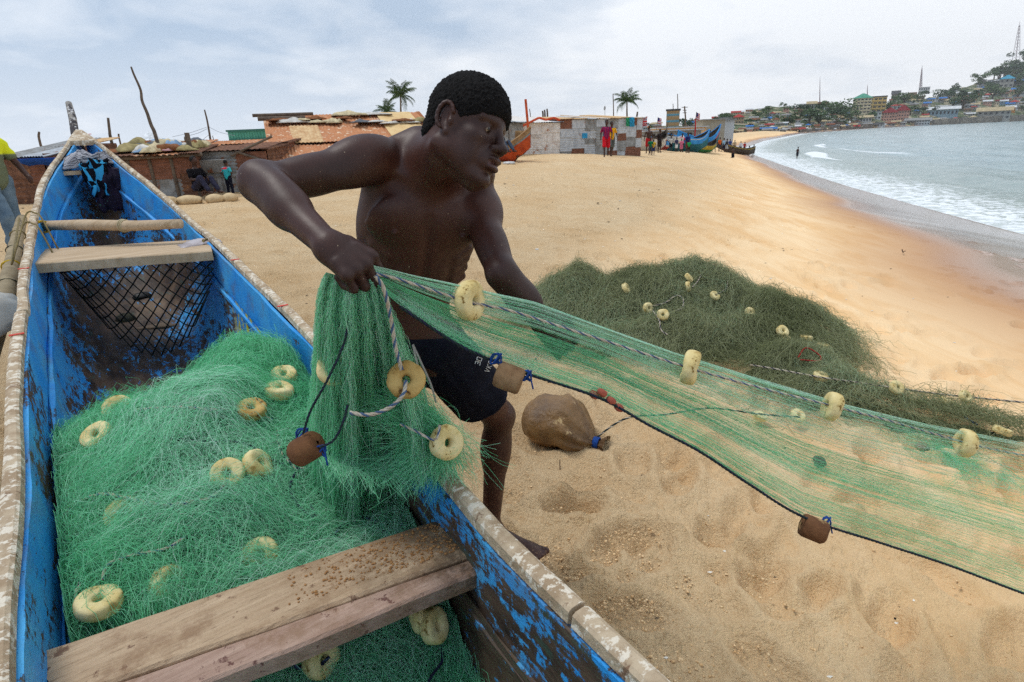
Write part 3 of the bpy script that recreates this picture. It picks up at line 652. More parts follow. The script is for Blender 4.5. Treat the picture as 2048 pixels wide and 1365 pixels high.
# clothes heaped on the bow seat
def cloth(name, label, cat, c, size, mtr, seed, droop=.0, rot=0.0, amp=.05, n=46):
    A = np.zeros((n, n, 3)); u, v = np.meshgrid(np.linspace(-.5, .5, n), np.linspace(-.5, .5, n), indexing='ij')
    f = fbm(u*4.5+seed, v*4.5, seed=seed, octv=4); g = fbm(u*3, v*3+seed, seed=seed+9, octv=2)
    x, y = u*size[0]+.05*g, v*size[1]+.04*f; z = size[2]*np.clip(1-(u*2)**2, 0, 1)**.5*np.clip(1-(v*2)**2, 0, 1)**.5+amp*np.abs(f)-droop*np.maximum(-u-.05, 0)*2.4
    x = x+droop*np.maximum(-u-.15, 0)*.8
    M_ = rotz(rot); A = np.stack((x, y, z), -1)@M_.T
    me = MB().grid(A).mesh(name, True); uv = me.uv_layers.new(name='UVMap'); idx = np.zeros(len(me.loops), np.int32); me.loops.foreach_get('vertex_index', idx)
    uv.data.foreach_set('uv', np.stack((u.ravel(), v.ravel()), 1)[idx].ravel())
    o = obj(name, me, mtr, None, [float(q) for q in bw(c)]); o.rotation_euler = (0, 0, BANG); s_ = o.modifiers.new('thick', 'SOLIDIFY'); s_.thickness = .006
    return tag(o, label, cat)
m, t = newmat('grey_striped_cloth'); uvw = t.n('ShaderNodeTexCoord').outputs['UV']; wv = t.n('ShaderNodeTexWave', {'Vector': uvw, 'Scale': 9.0, 'Distortion': .4}).outputs['Fac']
t.out(t.bsdf(t.mix(t.ramp(wv, .55, .8), lin((176, 176, 182)), lin((96, 96, 104))), .9, .1)); m_grey = m
m, t = newmat('checkered_cloth'); ck = t.n('ShaderNodeTexChecker', {'Vector': t.n('ShaderNodeTexCoord').outputs['UV'], 'Scale': 6.0, 'Color1': lin((60, 160, 206)), 'Color2': lin((16, 16, 24))}).outputs[0]; t.out(t.bsdf(ck, .9, .1)); m_check = m
sx = 4.70
cloth('dark_garment', 'dark purple garment hanging from the bow seat under the checkered cloth', 'clothing', (sx-.10, -.10, 1.32), (.26, .20, .06), mat('dark_purple_cloth', (38, 26, 50), (24, 18, 34), 9, spot=((70, 150, 116), 3.0, .66)), 4, .26)
cloth('checkered_cloth', 'blue and black checkered cloth draped over the bow seat', 'clothing', (sx-.07, -.02, 1.385), (.18, .15, .05), m_check, 8, .20)
cloth('striped_cloth', 'crumpled grey striped cloth heaped on the bow seat of the canoe', 'clothing', (sx+.03, .0, 1.41), (.20, .38, .07), m_grey, 2, .02)
threads_later = []
# ------------------------------------------------------------------ the fisherman
def skin_mat():
    m, t = newmat('dark_skin'); v = t.coords('Object')
    col = t.mix(t.ramp(t.noise(v, 7, 5, .6), .35, .65), lin((66, 37, 28)), lin((50, 28, 22)))
    col = t.mix(t.ramp(t.noise(v, 2.2, 3, .6), .5, .7, 0, .45), col, lin((86, 46, 33)))
    sandy = t.ramp(t.noise(v, 190, 2, .5), .745, .77)
    col = t.mix(t.math('MULTIPLY', sandy, .8), col, lin((196, 178, 150)))
    low = t.n('ShaderNodeSeparateXYZ', {0: v}).outputs[2]
    gr = t.math('MULTIPLY', t.ramp(t.noise(v, 120, 4, .7), .57, .66), t.ramp(low, .62, .10, 0, .8))
    col = t.mix(gr, col, lin((150, 116, 84)))
    pores = t.noise(v, 260, 3, .6); b = t.bump(t.math('ADD', pores, t.math('MULTIPLY', t.noise(v, 40, 4, .6), .6)), .22, .0022)
    t.out(t.bsdf(col, t.ramp(t.noise(v, 14, 4, .6), .3, .7, .44, .58), .36, b, Subsurface_Weight=0.0, Coat_Weight=.04, Coat_Roughness=.35)); return m
m_skin = skin_mat()
ZC = np.array((0, 0, 1.0))
def build_man():
    S = SDF()
    SR, SL = P(748, 322, 1.40), P(952, 408, 1.55)
    PEL = P(818, 672, 1.74); NK = P(862, 338, 1.44)
    mid = (SR+SL)/2
    up = unit(NK-PEL); lat = SL-SR; lat = unit(lat-up*lat.dot(up)); fr = np.cross(lat, up)
    Bd = np.stack((lat, fr, up), 1)                       # columns: lateral, front, up
    def bp(l, u, f): return mid + lat*l + up*u + fr*f
    # trunk
    S.ell(bp(-.004, -.125, -.015), (.155, .102, .17), Bd, .03)
    S.ell(bp(0, -.02, -.03), (.155, .082, .085), Bd, .04)
    S.ell(bp(0, -.285, -.005), (.122, .084, .16), Bd, .05)
    S.ell(PEL+up*.02, (.135, .095, .12), Bd, .05)
    for q in (-1, 1):
        S.ell(bp(.122*q, -.15, -.04), (.042, .055, .125), Bd, .04)          # latissimus
        S.ell(bp(.074*q+.0, -.082, .058), (.086, .031, .064), Bd, .020)     # pectoral
        S.cone(bp(.018*q, .018, .040), bp(.15*q, .045, .012), .0095, .011, .016)   # clavicle
        S.cone(bp(.03*q, .085, -.055), bp(.155*q, .028, -.03), .038, .030, .05)    # trapezius
        for j in range(3):                                                   # abdominal wall
            S.ell(bp(.033*q, -.225-.062*j, .066-.006*j), (.031, .014, .029), Bd, .014)
        for j in range(4):                                                   # serratus and ribs
            S.cone(bp(.128*q, -.165-.030*j, .035), bp(.092*q, -.185-.03*j, .056), .008, .005, .022)
    S.cone(bp(0, -.06, .094), bp(0, -.30, .090), .0065, .004, .02, sub=True)
    S.ell(bp(0, .03, .038), (.020, .014, .016), Bd, .03, sub=True)
    S.ell(bp(0, -.345, .080), (.008, .012, .010), Bd, .012, sub=True)
    S.ell(bp(-.088, -.10, .092), (.006, .006, .006), Bd, .006); S.ell(bp(.088, -.10, .092), (.006, .006, .006), Bd, .006)
    for q in (-1, 1): S.cone(bp(.118*q, .025, .045), bp(.150*q, -.075, .050), .005, .007, .020, sub=True)
    # ---- right arm
    ER = P(524, 366, 1.235); WR = P(655, 490, 1.09)
    ua = unit(ER-SR); fa = unit(WR-ER)
    S.ell(SR+ua*.030+up*.010, (.088, .055, .056), basis(ua, up), .018)         # deltoid
    S.ell(SR+ua*.055+fr*.030-up*.01, (.070, .026, .030), basis(ua+.15*fr, up), .02)
    S.ell(SR+up*.030-ua*.022, (.030, .022, .018), basis(ua, up), .02)
    S.cone(SR, ER, .046, .036, .03)
    S.ell(SR+ua*.165+np.array((0, 0, -.006)), (.085, .040, .043), basis(ua, up), .02)
    S.ell(SR+ua*.17+up*-.024, (.075, .028, .024), basis(ua, up), .02)
    S.ell(ER-ua*.0+np.array((-.010, 0, .004)), (.036, .034, .040), None, .02)
    S.cone(ER, ER+fa*.13, .042, .038, .025); S.cone(ER+fa*.12, WR, .038, .027, .03)
    S.ell(ER+fa*.062+up*.014, (.072, .034, .037), basis(fa, up), .02)
    S.ell(ER+fa*.06-up*.012, (.07, .033, .03), basis(fa, up), .02)
    S.cone(ER+fa*.14+fr*.020+up*.01, WR+fr*.014, .008, .005, .01)
    # ---- right fist, closed on the net
    hd = unit(P(712, 532, 1.085)-WR); side = P(748, 505, 1.10)-P(672, 556, 1.05); side = unit(side-hd*side.dot(hd)); back = np.cross(side, hd)
    if back.dot(FW) > 0: back = -back
    def hp(d, s_, b_): return WR+hd*d+side*s_+back*b_
    HB = np.stack((hd, side, back), 1)
    S.ell(hp(.038, 0, .0), (.048, .038, .021), HB, .02); S.ell(hp(.062, .004, -.001), (.026, .041, .017), HB, .015)
    S.ell(hp(.012, 0, 0), (.03, .029, .022), HB, .02)
    fing = []
    for k, (s_, L, r) in enumerate(((.036, .042, .0100), (.013, .046, .0105), (-.010, .043, .0100), (-.032, .034, .0090))):
        kn = hp(.082-.004*abs(k-1), s_, .004); a = kn+hd*L*.55-back*L*.72; b = a-hd*.022-back*.010; c = b-hd*.016+back*.010
        S.ell(kn, (.0125, .0105, .0125), HB, .008)
        S.cone(hp(.045, s_*.8, .010), kn, .0085, .010, .010)
        S.cone(kn, a, r*1.06, r, .0035); S.cone(a, b, r, r*.95, .0035); S.cone(b, c, r*.95, r*.85, .003); fing.append(a)
    th0, th1, th2 = hp(.022, .034, -.008), hp(.062, .052, -.022), hp(.084, .034, -.040)
    S.cone(th0, th1, .0165, .0130, .012); S.cone(th1, th2, .0125, .0105, .005); S.cone(th2, hp(.088, .012, -.044), .0105, .009, .004)
    # ---- left arm
    EL = P(1004, 548, 1.40); WL = P(1078, 636, 1.47)
    ua2 = unit(EL-SL); fa2 = unit(WL-EL)
    S.ell(SL+ua2*.025+up*.006+lat*.008, (.082, .052, .056), basis(ua2, lat), .03)
    S.cone(SL, EL, .045, .035, .03); S.ell(SL+ua2*.15+fr*.008, (.08, .037, .038), basis(ua2, lat), .02)
    S.cone(SL+ua2*.16-fr*.012, EL, .032, .028, .02)
    S.cone(EL, EL+fa2*.10, .037, .035, .02); S.cone(EL+fa2*.09, WL, .035, .025, .03)
    S.ell(EL+fa2*.05, (.06, .038, .035), basis(fa2, lat), .02)
    hd2 = unit(P(1132, 694, 1.47)-WL); sd2 = unit(np.cross(hd2, FW)); bk2 = -np.cross(sd2, hd2); 
    if bk2.dot(FW) > 0: bk2 = -bk2
    HB2 = np.stack((hd2, sd2, bk2), 1)
    def h2(d, s_, b_): return WL+hd2*d+sd2*s_+bk2*b_
    S.ell(h2(.045, 0, 0), (.052, .037, .018), HB2, .02); S.ell(h2(.01, 0, 0), (.03, .026, .02), HB2, .02)
    for k, s_ in enumerate((.032, .011, -.010, -.030)):
        kn = h2(.085-.004*abs(k-1), s_, 0); a = kn+hd2*.030-bk2*.022; b = a-bk2*.024+hd2*.004; c = b-hd2*.014-bk2*.008
        S.cone(h2(.05, s_*.8, .004), kn, .009, .0098, .008); S.cone(kn, a, .0100, .0092, .004); S.cone(a, b, .0092, .0086, .003); S.cone(b, c, .0086, .0078, .003)
    S.cone(h2(.02, .03, -.006), h2(.055, .052, -.018), .015, .0115, .01); S.cone(h2(.055, .052, -.018), h2(.085, .045, -.032), .0115, .0095, .004)
    # ---- head
    H = P(926, 262, 1.335)
    hf = unit(RT*.86 - UP*.26 - FW*.43); hu = unit((UP*.97 + RT*.20 - FW*.02)); hu = unit(hu-hf*hu.dot(hf)); hl = np.cross(hu, hf)
    Hd = np.stack((hf, hl, hu), 1); k_ = 1.04
    def h(x, y, z): return H+(hf*x+hl*y+hu*z)*k_
    def E(x, y, z, a, b, c, k=.01, sub=False, tilt=0.0):
        B = Hd @ roty(tilt) if tilt else Hd
        S.ell(h(x, y, z), np.array((a, b, c))*k_, B, k, sub)
    def C(p0, p1, ra, rb, k=.01, sub=False): S.cone(h(*p0), h(*p1), ra*k_, rb*k_, k, sub)
    # neck first so that the head blends into it
    S.cone(NK-up*.02-fr*.02, h(-.018, 0, -.050), .064, .060, .045)
    S.cone(NK+up*.0-fr*.045, h(-.038, 0, -.035), .052, .046, .04)
    S.cone(bp(-.016, .022, .050), h(-.012, -.062, -.050), .0125, .017, .014)  # sternomastoid, right
    S.cone(bp(.016, .022, .050), h(-.005, .055, -.060), .011, .016, .014)
    S.cone(h(.035, 0, -.080), bp(0, .05, .048), .026, .024, .02)              # throat
    S.ell(bp(0, .070, .060), (.013, .012, .016), Bd, .014)
    E(-.002, 0, .034, .088, .072, .082, .02)
    E(.020, 0, .030, .070, .068, .068, .02)
    E(.040, 0, -.030, .050, .056, .070, .02)                                  # mid face
    for q in (-1, 1):
        C((.014, .050*q, -.058), (.066, .022*q, -.096), .018, .017, .030)     # jaw
        C((.006, .058*q, -.012), (.014, .052*q, -.055), .014, .016, .028)
        E(.058, .043*q, -.020, .024, .018, .016, .020)                        # cheekbone
        E(.046, .038*q, -.052, .030, .018, .028, .022)
        C((.086, .010*q, .022), (.072, .045*q, .021), .0095, .0085, .010)     # brow
        E(.094, .031*q, .001, .015, .017, .0105, .009, True)                  # eye hollow
        E(.0735, .0305*q, .001, .0145, .0145, .0135, .004)                    # lid mass over the eyeball
        E(.0890, .0310*q, -.0005, .0045, .0108, .0015, .0018, True)           # slit between the lids
        E(.101, .0150*q, -.034, .0105, .0075, .0080, .006)                    # wing of the nose
        E(.108, .0070*q, -.0415, .0060, .0036, .0026, .003, True)             # nostril
        # ear
        B = Hd @ rotz(.32*q)
        B = B @ roty(-.16)
        S.ell(h(.004, .0755*q, -.001), np.array((.0160, .0075, .025))*k_, Hd, .008)
        S.ell(h(.009, .0850*q, -.001), np.array((.0110, .0075, .020))*k_, B, .004, True)
        rim = [(.004+.0175*math.cos(a_), (.0785+.004*(1-math.cos(a_)))*q, .002+.0275*math.sin(a_)) for a_ in np.linspace(.35, 4.4, 10)]
        for a_, b_ in zip(rim[:-1], rim[1:]): C(a_, b_, .0042, .0042, .003)
        S.ell(h(.016, .076*q, -.008), np.array((.005, .005, .007))*k_, B, .004)
        S.ell(h(.010, .0755*q, -.030), np.array((.009, .0058, .0085))*k_, B, .006)
    C((.090, 0, .012), (.108, 0, -.026), .0085, .0105, .010)                  # bridge
    E(.113, 0, -.031, .0125, .0125, .0105, .008)                              # tip
    E(.083, 0, -.062, .022, .033, .026, .014)                                 # muzzle
    E(.1015, 0, -.0560, .0115, .0235, .0075, .004)                            # upper lip
    E(.1000, 0, -.0735, .0115, .0205, .0090, .004)                            # lower lip
    E(.113, 0, -.0645, .0150, .0240, .0009, .0018, True)                      # line of the mouth
    E(.100, 0, -.088, .010, .022, .005, .008, True)
    E(.078, 0, -.104, .022, .026, .017, .014)                                 # chin
    C((.060, 0, -.112), (.020, 0, -.090), .018, .020, .018)
    # ---- legs
    HL = P(876, 700, 1.76); KL = P(998, 832, 2.07); AL = P(982, 1046, 2.22)
    HRr = P(782, 705, 1.72)
    S.ell(PEL-up*.06, (.15, .10, .09), Bd, .04)
    S.cone(HL, KL, .088, .056, .04); kf = unit(KL-HL); sh = unit(AL-KL); kfw = unit(-FW+.2*RT)
    S.ell(HL+kf*.17+kfw*.02, (.14, .062, .066), basis(kf, kfw), .03)
    S.ell(KL+kfw*.016, (.044, .042, .048), basis(sh, kfw), .02); S.ell(KL+kfw*.046-sh*.002, (.026, .014, .030), Bd, .014)
    S.cone(KL, AL, .050, .034, .03)
    S.ell(KL+sh*.13-kfw*.014-RT*.006, (.110, .052, .051), basis(sh, kfw), .025); S.ell(KL+sh*.14+RT*.02, (.10, .032, .036), basis(sh, kfw), .02)
    ft = P(1092, 1086, 2.12); ft[2] = sand_zf(ft[0], ft[1])+.022; ftd = ft-AL; ftd[2] = 0; ftd = unit(ftd)
    an = AL.copy(); an[2] = max(sand_zf(an[0], an[1])+.075, .06)
    S.cone(AL, an, .031, .033, .02); heel = an-ftd*.045; heel[2] = an[2]-.045
    S.cone(heel, an, .030, .030, .03)
    sdn = np.cross(ZC, ftd); FB = np.stack((ftd, sdn, ZC), 1)
    S.cone(an-ZC*.012, an+ftd*.15-ZC*.040, .036, .026, .03); S.ell(an+ftd*.15-ZC*.046, (.06, .044, .022), FB, .02)
    for j, (o, L) in enumerate(((-.030, .066), (-.012, .064), (.003, .058), (.017, .050), (.031, .042))):
        s_ = -1 if True else 1; p0 = an+ftd*.175+sdn*o*s_-ZC*.050; p1 = p0+ftd*L*.72; r = .0125 if j == 0 else .0085
        S.cone(p0, p1, r, r*.95, .008)
    for o in (-1, 1): S.ell(an+sdn*.030*o+ZC*.01, (.014, .012, .014), FB, .012)
    # right leg, braced behind the side of the canoe
    KR = P(772, 850, 1.92); AR = P(762, 1010, 2.18); AR[2] = sand_zf(AR[0], AR[1])+.08
    S.cone(HRr, KR, .088, .055, .04); S.ell(KR+kfw*.016, (.044, .042, .048), None, .02); S.cone(KR, AR, .047, .031, .03); s2 = unit(AR-KR)
    S.ell(KR+s2*.13-kfw*.014, (.105, .046, .045), basis(s2, kfw), .025)
    ft2 = unit(np.array((.25, -1, 0))); S.cone(AR, AR-ft2*.03-ZC*.04, .032, .03, .02); S.cone(AR-ZC*.01, AR+ft2*.13-ZC*.05, .034, .022, .03); S.ell(AR+ft2*.14-ZC*.055, (.06, .042, .02), np.stack((ft2, np.cross(ZC, ft2), ZC), 1), .02)
    V, Q = S.mesh('body', .0025)
    body = npmesh('body', V, Q); fc = V[Q].mean(1)-H; lx, ly, lz = fc@hf/k_, fc@hl/k_, fc@hu/k_
    lip = ((lx-.100)/.016)**2+((ly)/.0225)**2+((lz+.0650)/.0155)**2 < 1; lip &= lx > .0995; body.polygons.foreach_set('material_index', lip.astype(np.int32))
    man = thing('person', 'shirtless man in dark shorts bending over the blue canoe and hauling the green net', 'man', (float(PEL[0]), float(PEL[1]), 0))
    off = np.array((float(PEL[0]), float(PEL[1]), 0))
    def put(name, me, m):
        o = obj(name, me, m, man); o.location = -Vector(off); return o
    ob_ = put('body', body, m_skin); body.materials.append(mat('lip_skin', (74, 43, 39), (62, 36, 33), 60, rough=.42, spec=.45, bump=(300, .3, .001))); body.polygons.foreach_set('material_index', lip.astype(np.int32))
    # eyes
    for q in (-1, 1):
        mb = MB(); c = h(.0740, .0305*q, .0005); r = .0138*k_; B = basis(hf, hu); prof = [(r*math.sin(a), r*math.cos(a)) for a in np.linspace(0, math.pi, 14)]
        Bz = np.stack((hl, hu, hf), 1); mb.lathe(prof, 18, c, Bz); o = put('eye', mb.mesh('eye', True), None)
        o.data.materials.append(mat('eye_white', (128, 116, 100), (96, 80, 68), 60, rough=.2, spec=.5)); o.data.materials.append(mat('iris', (26, 16, 12), rough=.15, spec=.5))
        c2 = Vector(c); 
        for p_ in o.data.polygons:
            d = (Vector(p_.center)-c2).normalized(); p_.material_index = 1 if d.dot(Vector(unit(hf+.15*q*0*hl-.12*hu))) > .88 else 0
    # lips, hair cap
    S2 = SDF()
    def E2(x, y, z, a, b, c, k=.02, sub=False): S2.ell(h(x, y, z), np.array((a, b, c))*k_, Hd, k, sub)
    E2(.000, 0, .042, .0955, .0800, .0880); E2(.026, 0, .040, .076, .070, .075)
    E2(-.060, 0, -.020, .032, .056, .036, .03)
    E2(.128, 0, -.006, .052, .095, .052, .012, True)            # hairline on the forehead
    E2(.082, 0, -.074, .094, .125, .104, .010, True)           # temples and cheeks stay bare
    for q in (-1, 1): E2(.010, .084*q, -.016, .022, .030, .040, .008, True)
    E2(.020, 0, -.105, .085, .085, .068, .02, True); E2(-.055, 0, -.125, .075, .085, .062, .015, True)
    V, Q = S2.mesh('hair', .0022)
    # tight curls as relief
    N = np.zeros_like(V); c0 = h(-.01, 0, .02); N = (V-c0)/np.linalg.norm(V-c0, axis=1)[:, None]
    V = V+N*(.0022*vnoise(V[:, 0]*260, V[:, 1]*260, V[:, 2]*260, seed=3)+.0016*vnoise(V[:, 0]*520, V[:, 1]*520, V[:, 2]*520, seed=4)-.0018)[:, None]
    m_hair = mat('black_hair', (20, 18, 18), (12, 11, 12), 200, rough=.85, spec=.2, bump=(420, .8, .004))
    hc = put('hair', npmesh('hair', V, Q), m_hair)
    rh = np.random.default_rng(4); ii = rh.integers(0, len(V), 11000); b0 = V[ii]+N[ii]*.0005; t0 = np.cross(N[ii], rh.normal(size=(11000, 3))); t0 /= np.linalg.norm(t0, axis=1)[:, None]; t1 = np.cross(N[ii], t0)
    ff = np.linspace(0, 1, 8); aa = ff*7.5; rr_ = rh.uniform(.0008, .0016, 11000)[:, None, None]; hgt = rh.uniform(.001, .0042, 11000)[:, None, None]
    cp = b0[:, None]+t0[:, None]*np.cos(aa)[None, :, None]*rr_+t1[:, None]*np.sin(aa)[None, :, None]*rr_+N[ii][:, None]*ff[None, :, None]*hgt
    threads_later.append((cp-off, m_hair, hc))
    # ---- shorts: own surface around hips and thighs
    S3 = SDF(); 
    S3.ell(PEL-up*.005, (.146, .110, .105), Bd, .03); S3.ell(PEL-up*.085, (.152, .112, .09), Bd, .03)
    S3.cone(HL+up*.01, HL+kf*.30, .094, .096, .03); S3.cone(HL+kf*.1, KL-kf*.075-ZC*.01+kfw*0, .094, .100, .03)
    kr = unit(KR-HRr); S3.cone(HRr+up*.01, HRr+kr*.33, .100, .108, .03)
    def clip(D, X, Y, Z):
        x, y, z = X-KL[0], Y-KL[1], Z-KL[2]; d1 = x*kf[0]+y*kf[1]+z*kf[2]+.150
        x, y, z = X-KR[0], Y-KR[1], Z-KR[2]; d2 = x*kr[0]+y*kr[1]+z*kr[2]+.10
        m_ = (HL+HRr)/2; dl = (X-m_[0])*lat[0]+(Y-m_[1])*lat[1]+(Z-m_[2])*lat[2]
        cut = np.where(dl > 0, d1, d2); x, y, z = X-PEL[0], Y-PEL[1], Z-PEL[2]; top = x*up[0]+y*up[1]+z*up[2]-.055
        return np.maximum(np.maximum(D, cut), top)
    V, Q = S3.mesh('shorts', .004, clip=clip)
    N = V-(PEL+(HL-PEL)*.3); V = V+unit(fr)*(.007*fbm(V[:, 0]*16+V[:, 2]*7, V[:, 1]*9, V[:, 2]*5, seed=8, octv=3))[:, None]+np.array((1, 0, 0))*(.006*fbm(V[:, 0]*6, V[:, 1]*8, V[:, 2]*14, seed=18, octv=2))[:, None]
    put('shorts', npmesh('shorts', V, Q), mat('navy_shorts', (24, 27, 40), (17, 19, 29), 30, rough=.9, spec=.12, bump=(500, .35, .002)))
    # drawstring
    q0 = P(826, 690, 1.62); pts = [q0, P(836, 735, 1.60), P(850, 790, 1.60), P(860, 835, 1.60), P(866, 868, 1.61)]
    put('drawstring', MB().tube(smooth_path(pts, 24), .0032, 6).mesh('drawstring', True), mat('grey_cord', (150, 146, 140)))
    pts = [q0, P(842, 725, 1.605), P(862, 770, 1.60), P(872, 806, 1.60)]
    put('drawstring', MB().tube(smooth_path(pts, 18), .0032, 6).mesh('drawstring', True), mat('grey_cord', (150, 146, 140)))
    # small worn white print on the thigh of the shorts
    mb = MB(); rr = random.Random(5)
    cpr = HL+kf*.20; o_n = unit(kfw+.25*ZC); 
    def pr(px, py):
        # spot on the shorts: distance from the thigh axis along the line of sight
        d = ray(px, py); best = None
        for t_ in np.linspace(1.5, 2.1, 300):
            p_ = EYE+d*t_; h_ = np.clip((p_-HL).dot(KL-HL)/((KL-HL).dot(KL-HL)), 0, 1); 
            if np.linalg.norm(p_-HL-(KL-HL)*h_) < .100: return p_
        return None
    T3 = np.linspace(1.3, 2.1, 1600)
    def pr(px, py):
        q = EYE+ray(px, py)*T3[:, None]; dd = S3.ev(q[:, 0], q[:, 1], q[:, 2], q.min(0), q.max(0)); k = np.nonzero(dd < .006)[0]
        return q[k[0]] if len(k) else None
    def stroke(a, b, w=1.6):
        p0, p1 = pr(*a), pr(*b)
        if p0 is None or p1 is None: return
        n_ = unit(-ray(*a)); d_ = unit(p1-p0); e_ = np.cross(n_, d_)*w/1138*1.8*.5; o_ = n_*.004
        mb.add([p0-e_+o_, p1-e_+o_, p1+e_+o_, p0+e_+o_, p0-e_+o_-n_*.003, p1-e_+o_-n_*.003, p1+e_+o_-n_*.003, p0+e_+o_-n_*.003], [(0, 1, 2, 3), (4, 7, 6, 5), (0, 4, 5, 1), (2, 6, 7, 3), (1, 5, 6, 2), (3, 7, 4, 0)])
    GL = {'D': [(0, 0, 0, 1), (0, 0, .7, .2), (.7, .2, .7, .8), (.7, .8, 0, 1)], 'U': [(0, 0, 0, 1), (0, 1, .7, 1), (.7, 0, .7, 1)], 'L': [(0, 0, 0, 1), (0, 1, .7, 1)], 'K': [(0, 0, 0, 1), (.7, 0, 0, .5), (0, .5, .7, 1)], 'O': [(0, 0, .7, 0), (.7, 0, .7, 1), (.7, 1, 0, 1), (0, 1, 0, 0)], 'N': [(0, 1, 0, 0), (0, 0, .7, 1), (.7, 1, .7, 0)], 'V': [(0, 0, .35, 1), (.35, 1, .7, 0)], '3': [(0, 0, .7, 0), (.7, 0, .7, 1), (.7, 1, 0, 1), (.2, .5, .7, .5)]}
    for word, x0, y0, ang, sz in (('3OUL', 950, 728, -1.22, 8.5), ('VKON', 969, 742, -1.15, 8.5)):
        ca, sa = math.cos(ang), math.sin(ang)
        for i, ch in enumerate(word):
            for a0, b0_, a1, b1_ in GL[ch]:
                f = lambda u, v: (x0+(u*sz+i*sz*1.05)*ca-(v*sz*1.15)*sa, y0+(u*sz+i*sz*1.05)*sa+(v*sz*1.15)*ca)
                stroke(f(a0, b0_), f(a1, b1_))
    if mb.v: put('shorts_print', mb.mesh('shorts_print'), mat('print_white', (206, 206, 206)))['kind'] = 'stuff'
    return hp
def sand_zf(x, y): return float(sand_z(np.array([x]), np.array([y]))[0])
HANDP = build_man()
# ------------------------------------------------------------------ fishing nets: thousands of real threads
def threads(name, paths, width, mtr, parent=None, shade=None, loc=None):
    """paths: array (n, m, 3). Every thread becomes a thin three-sided strand."""
    n, m = paths.shape[:2]; T = np.gradient(paths, axis=1); T /= np.linalg.norm(T, axis=2, keepdims=True)+1e-9
    ref = rng.normal(size=(n, 1, 3)); N = np.cross(T, ref); N /= np.linalg.norm(N, axis=2, keepdims=True)+1e-9; B = np.cross(T, N)
    w_ = (np.broadcast_to(np.asarray(width, float), (n,)))[:, None, None]
    V = np.stack([paths+(N*math.cos(a)+B*math.sin(a))*w_ for a in (0, 2.094, 4.189)], 2)      # n,m,3,3
    base = (np.arange(n)*m*3)[:, None, None]; i = (np.arange(m-1)*3)[None, :, None]; k = np.arange(3)[None, None, :]; k2 = (k+1) % 3
    a = base+i+k; b = base+i+k2; F = np.stack((a, b, b+3, a+3), -1).reshape(-1, 4)
    me = npmesh(name, V.reshape(-1, 3), F)
    sh = rng.uniform(0, 1, n) if shade is None else shade; vattr(me, 'shade', np.repeat(sh, m*3))
    return obj(name, me, mtr, parent, loc)
def net_mat(name, cols, rough=.45, trans=.35):
    m, t = newmat(name); s = t.attr('shade').outputs['Fac']
    rp = t.n('ShaderNodeValToRGB', {'Fac': s}); cr = rp.color_ramp
    cr.elements[0].position = 0; cr.elements[0].color = lin(cols[0]); cr.elements[1].position = 1; cr.elements[1].color = lin(cols[-1])
    for i, c in enumerate(cols[1:-1]): e = cr.elements.new((i+1)/(len(cols)-1)); e.color = lin(c)
    c = rp.outputs[0]; a = t.bsdf(c, rough, .5); b = t.n('ShaderNodeBsdfTranslucent', {'Color': c}).outputs[0]
    t.out(t.n('ShaderNodeMixShader', {0: trans, 1: a, 2: b}).outputs[0]); return m
m_net = net_mat('green_net', [(128, 222, 172), (158, 238, 196), (194, 247, 218), (234, 252, 243)], trans=.5)
m_netd = net_mat('dark_green_net', [(150, 158, 112), (172, 178, 134), (190, 194, 154), (176, 204, 168)], trans=.5)
m_under = mat('net_mass', (34, 104, 74), (22, 78, 56), 14, bump=(60, .9, .02)); m_underd = mat('dark_net_mass', (92, 104, 72), (72, 84, 58), 10, bump=(50, .9, .02))  # dark colour of both masses stands in for shade between the threads
def pile_threads(hfun, inside, n, m, step, seed, lift=.05, curl=2.2, bundle=.5, sc=2.2):
    """threads wandering over a heap: hfun(x,y) height, inside(x,y) bool, direction field from noise"""
    r = np.random.default_rng(seed); x, y = inside(n, r); n = len(x)
    l0 = np.abs(r.normal(0, 1, n))*lift*.45; ph = r.uniform(0, 6.28, n); fr_ = r.uniform(.4, 1.6, n); dirn = np.where(r.random(n) < .5, 1, -1)
    loose = r.random(n) < .30; a0 = np.where(loose, r.uniform(-3.1, 3.1, n), r.normal(0, 1.0-bundle, n)); kk = np.where(loose, r.normal(0, curl*2.6, n), r.normal(0, curl*.8, n)); P_ = np.zeros((n, m, 3)); X, Y = x.copy(), y.copy()
    st = step*r.uniform(.6, 1.4, n)
    for j in range(m):
        f = j/(m-1); z = hfun(X, Y)
        P_[:, j] = np.stack((X, Y, z+l0+lift*.5*np.sin(math.pi*f)*r.random(n)**3*1.6+.004*r.normal(size=n)), 1)
        a = fbm(X*sc, Y*sc, seed=seed, octv=2)*4.2+a0+kk*(f-.5)+.5*np.sin(ph+fr_*j)
        X = X+np.cos(a)*st*dirn; Y = Y+np.sin(a)*st*dirn
    return P_
for cp_, mh_, hc_ in threads_later: threads('coily_curls', cp_, .00028, mh_, hc_)['kind'] = 'stuff'
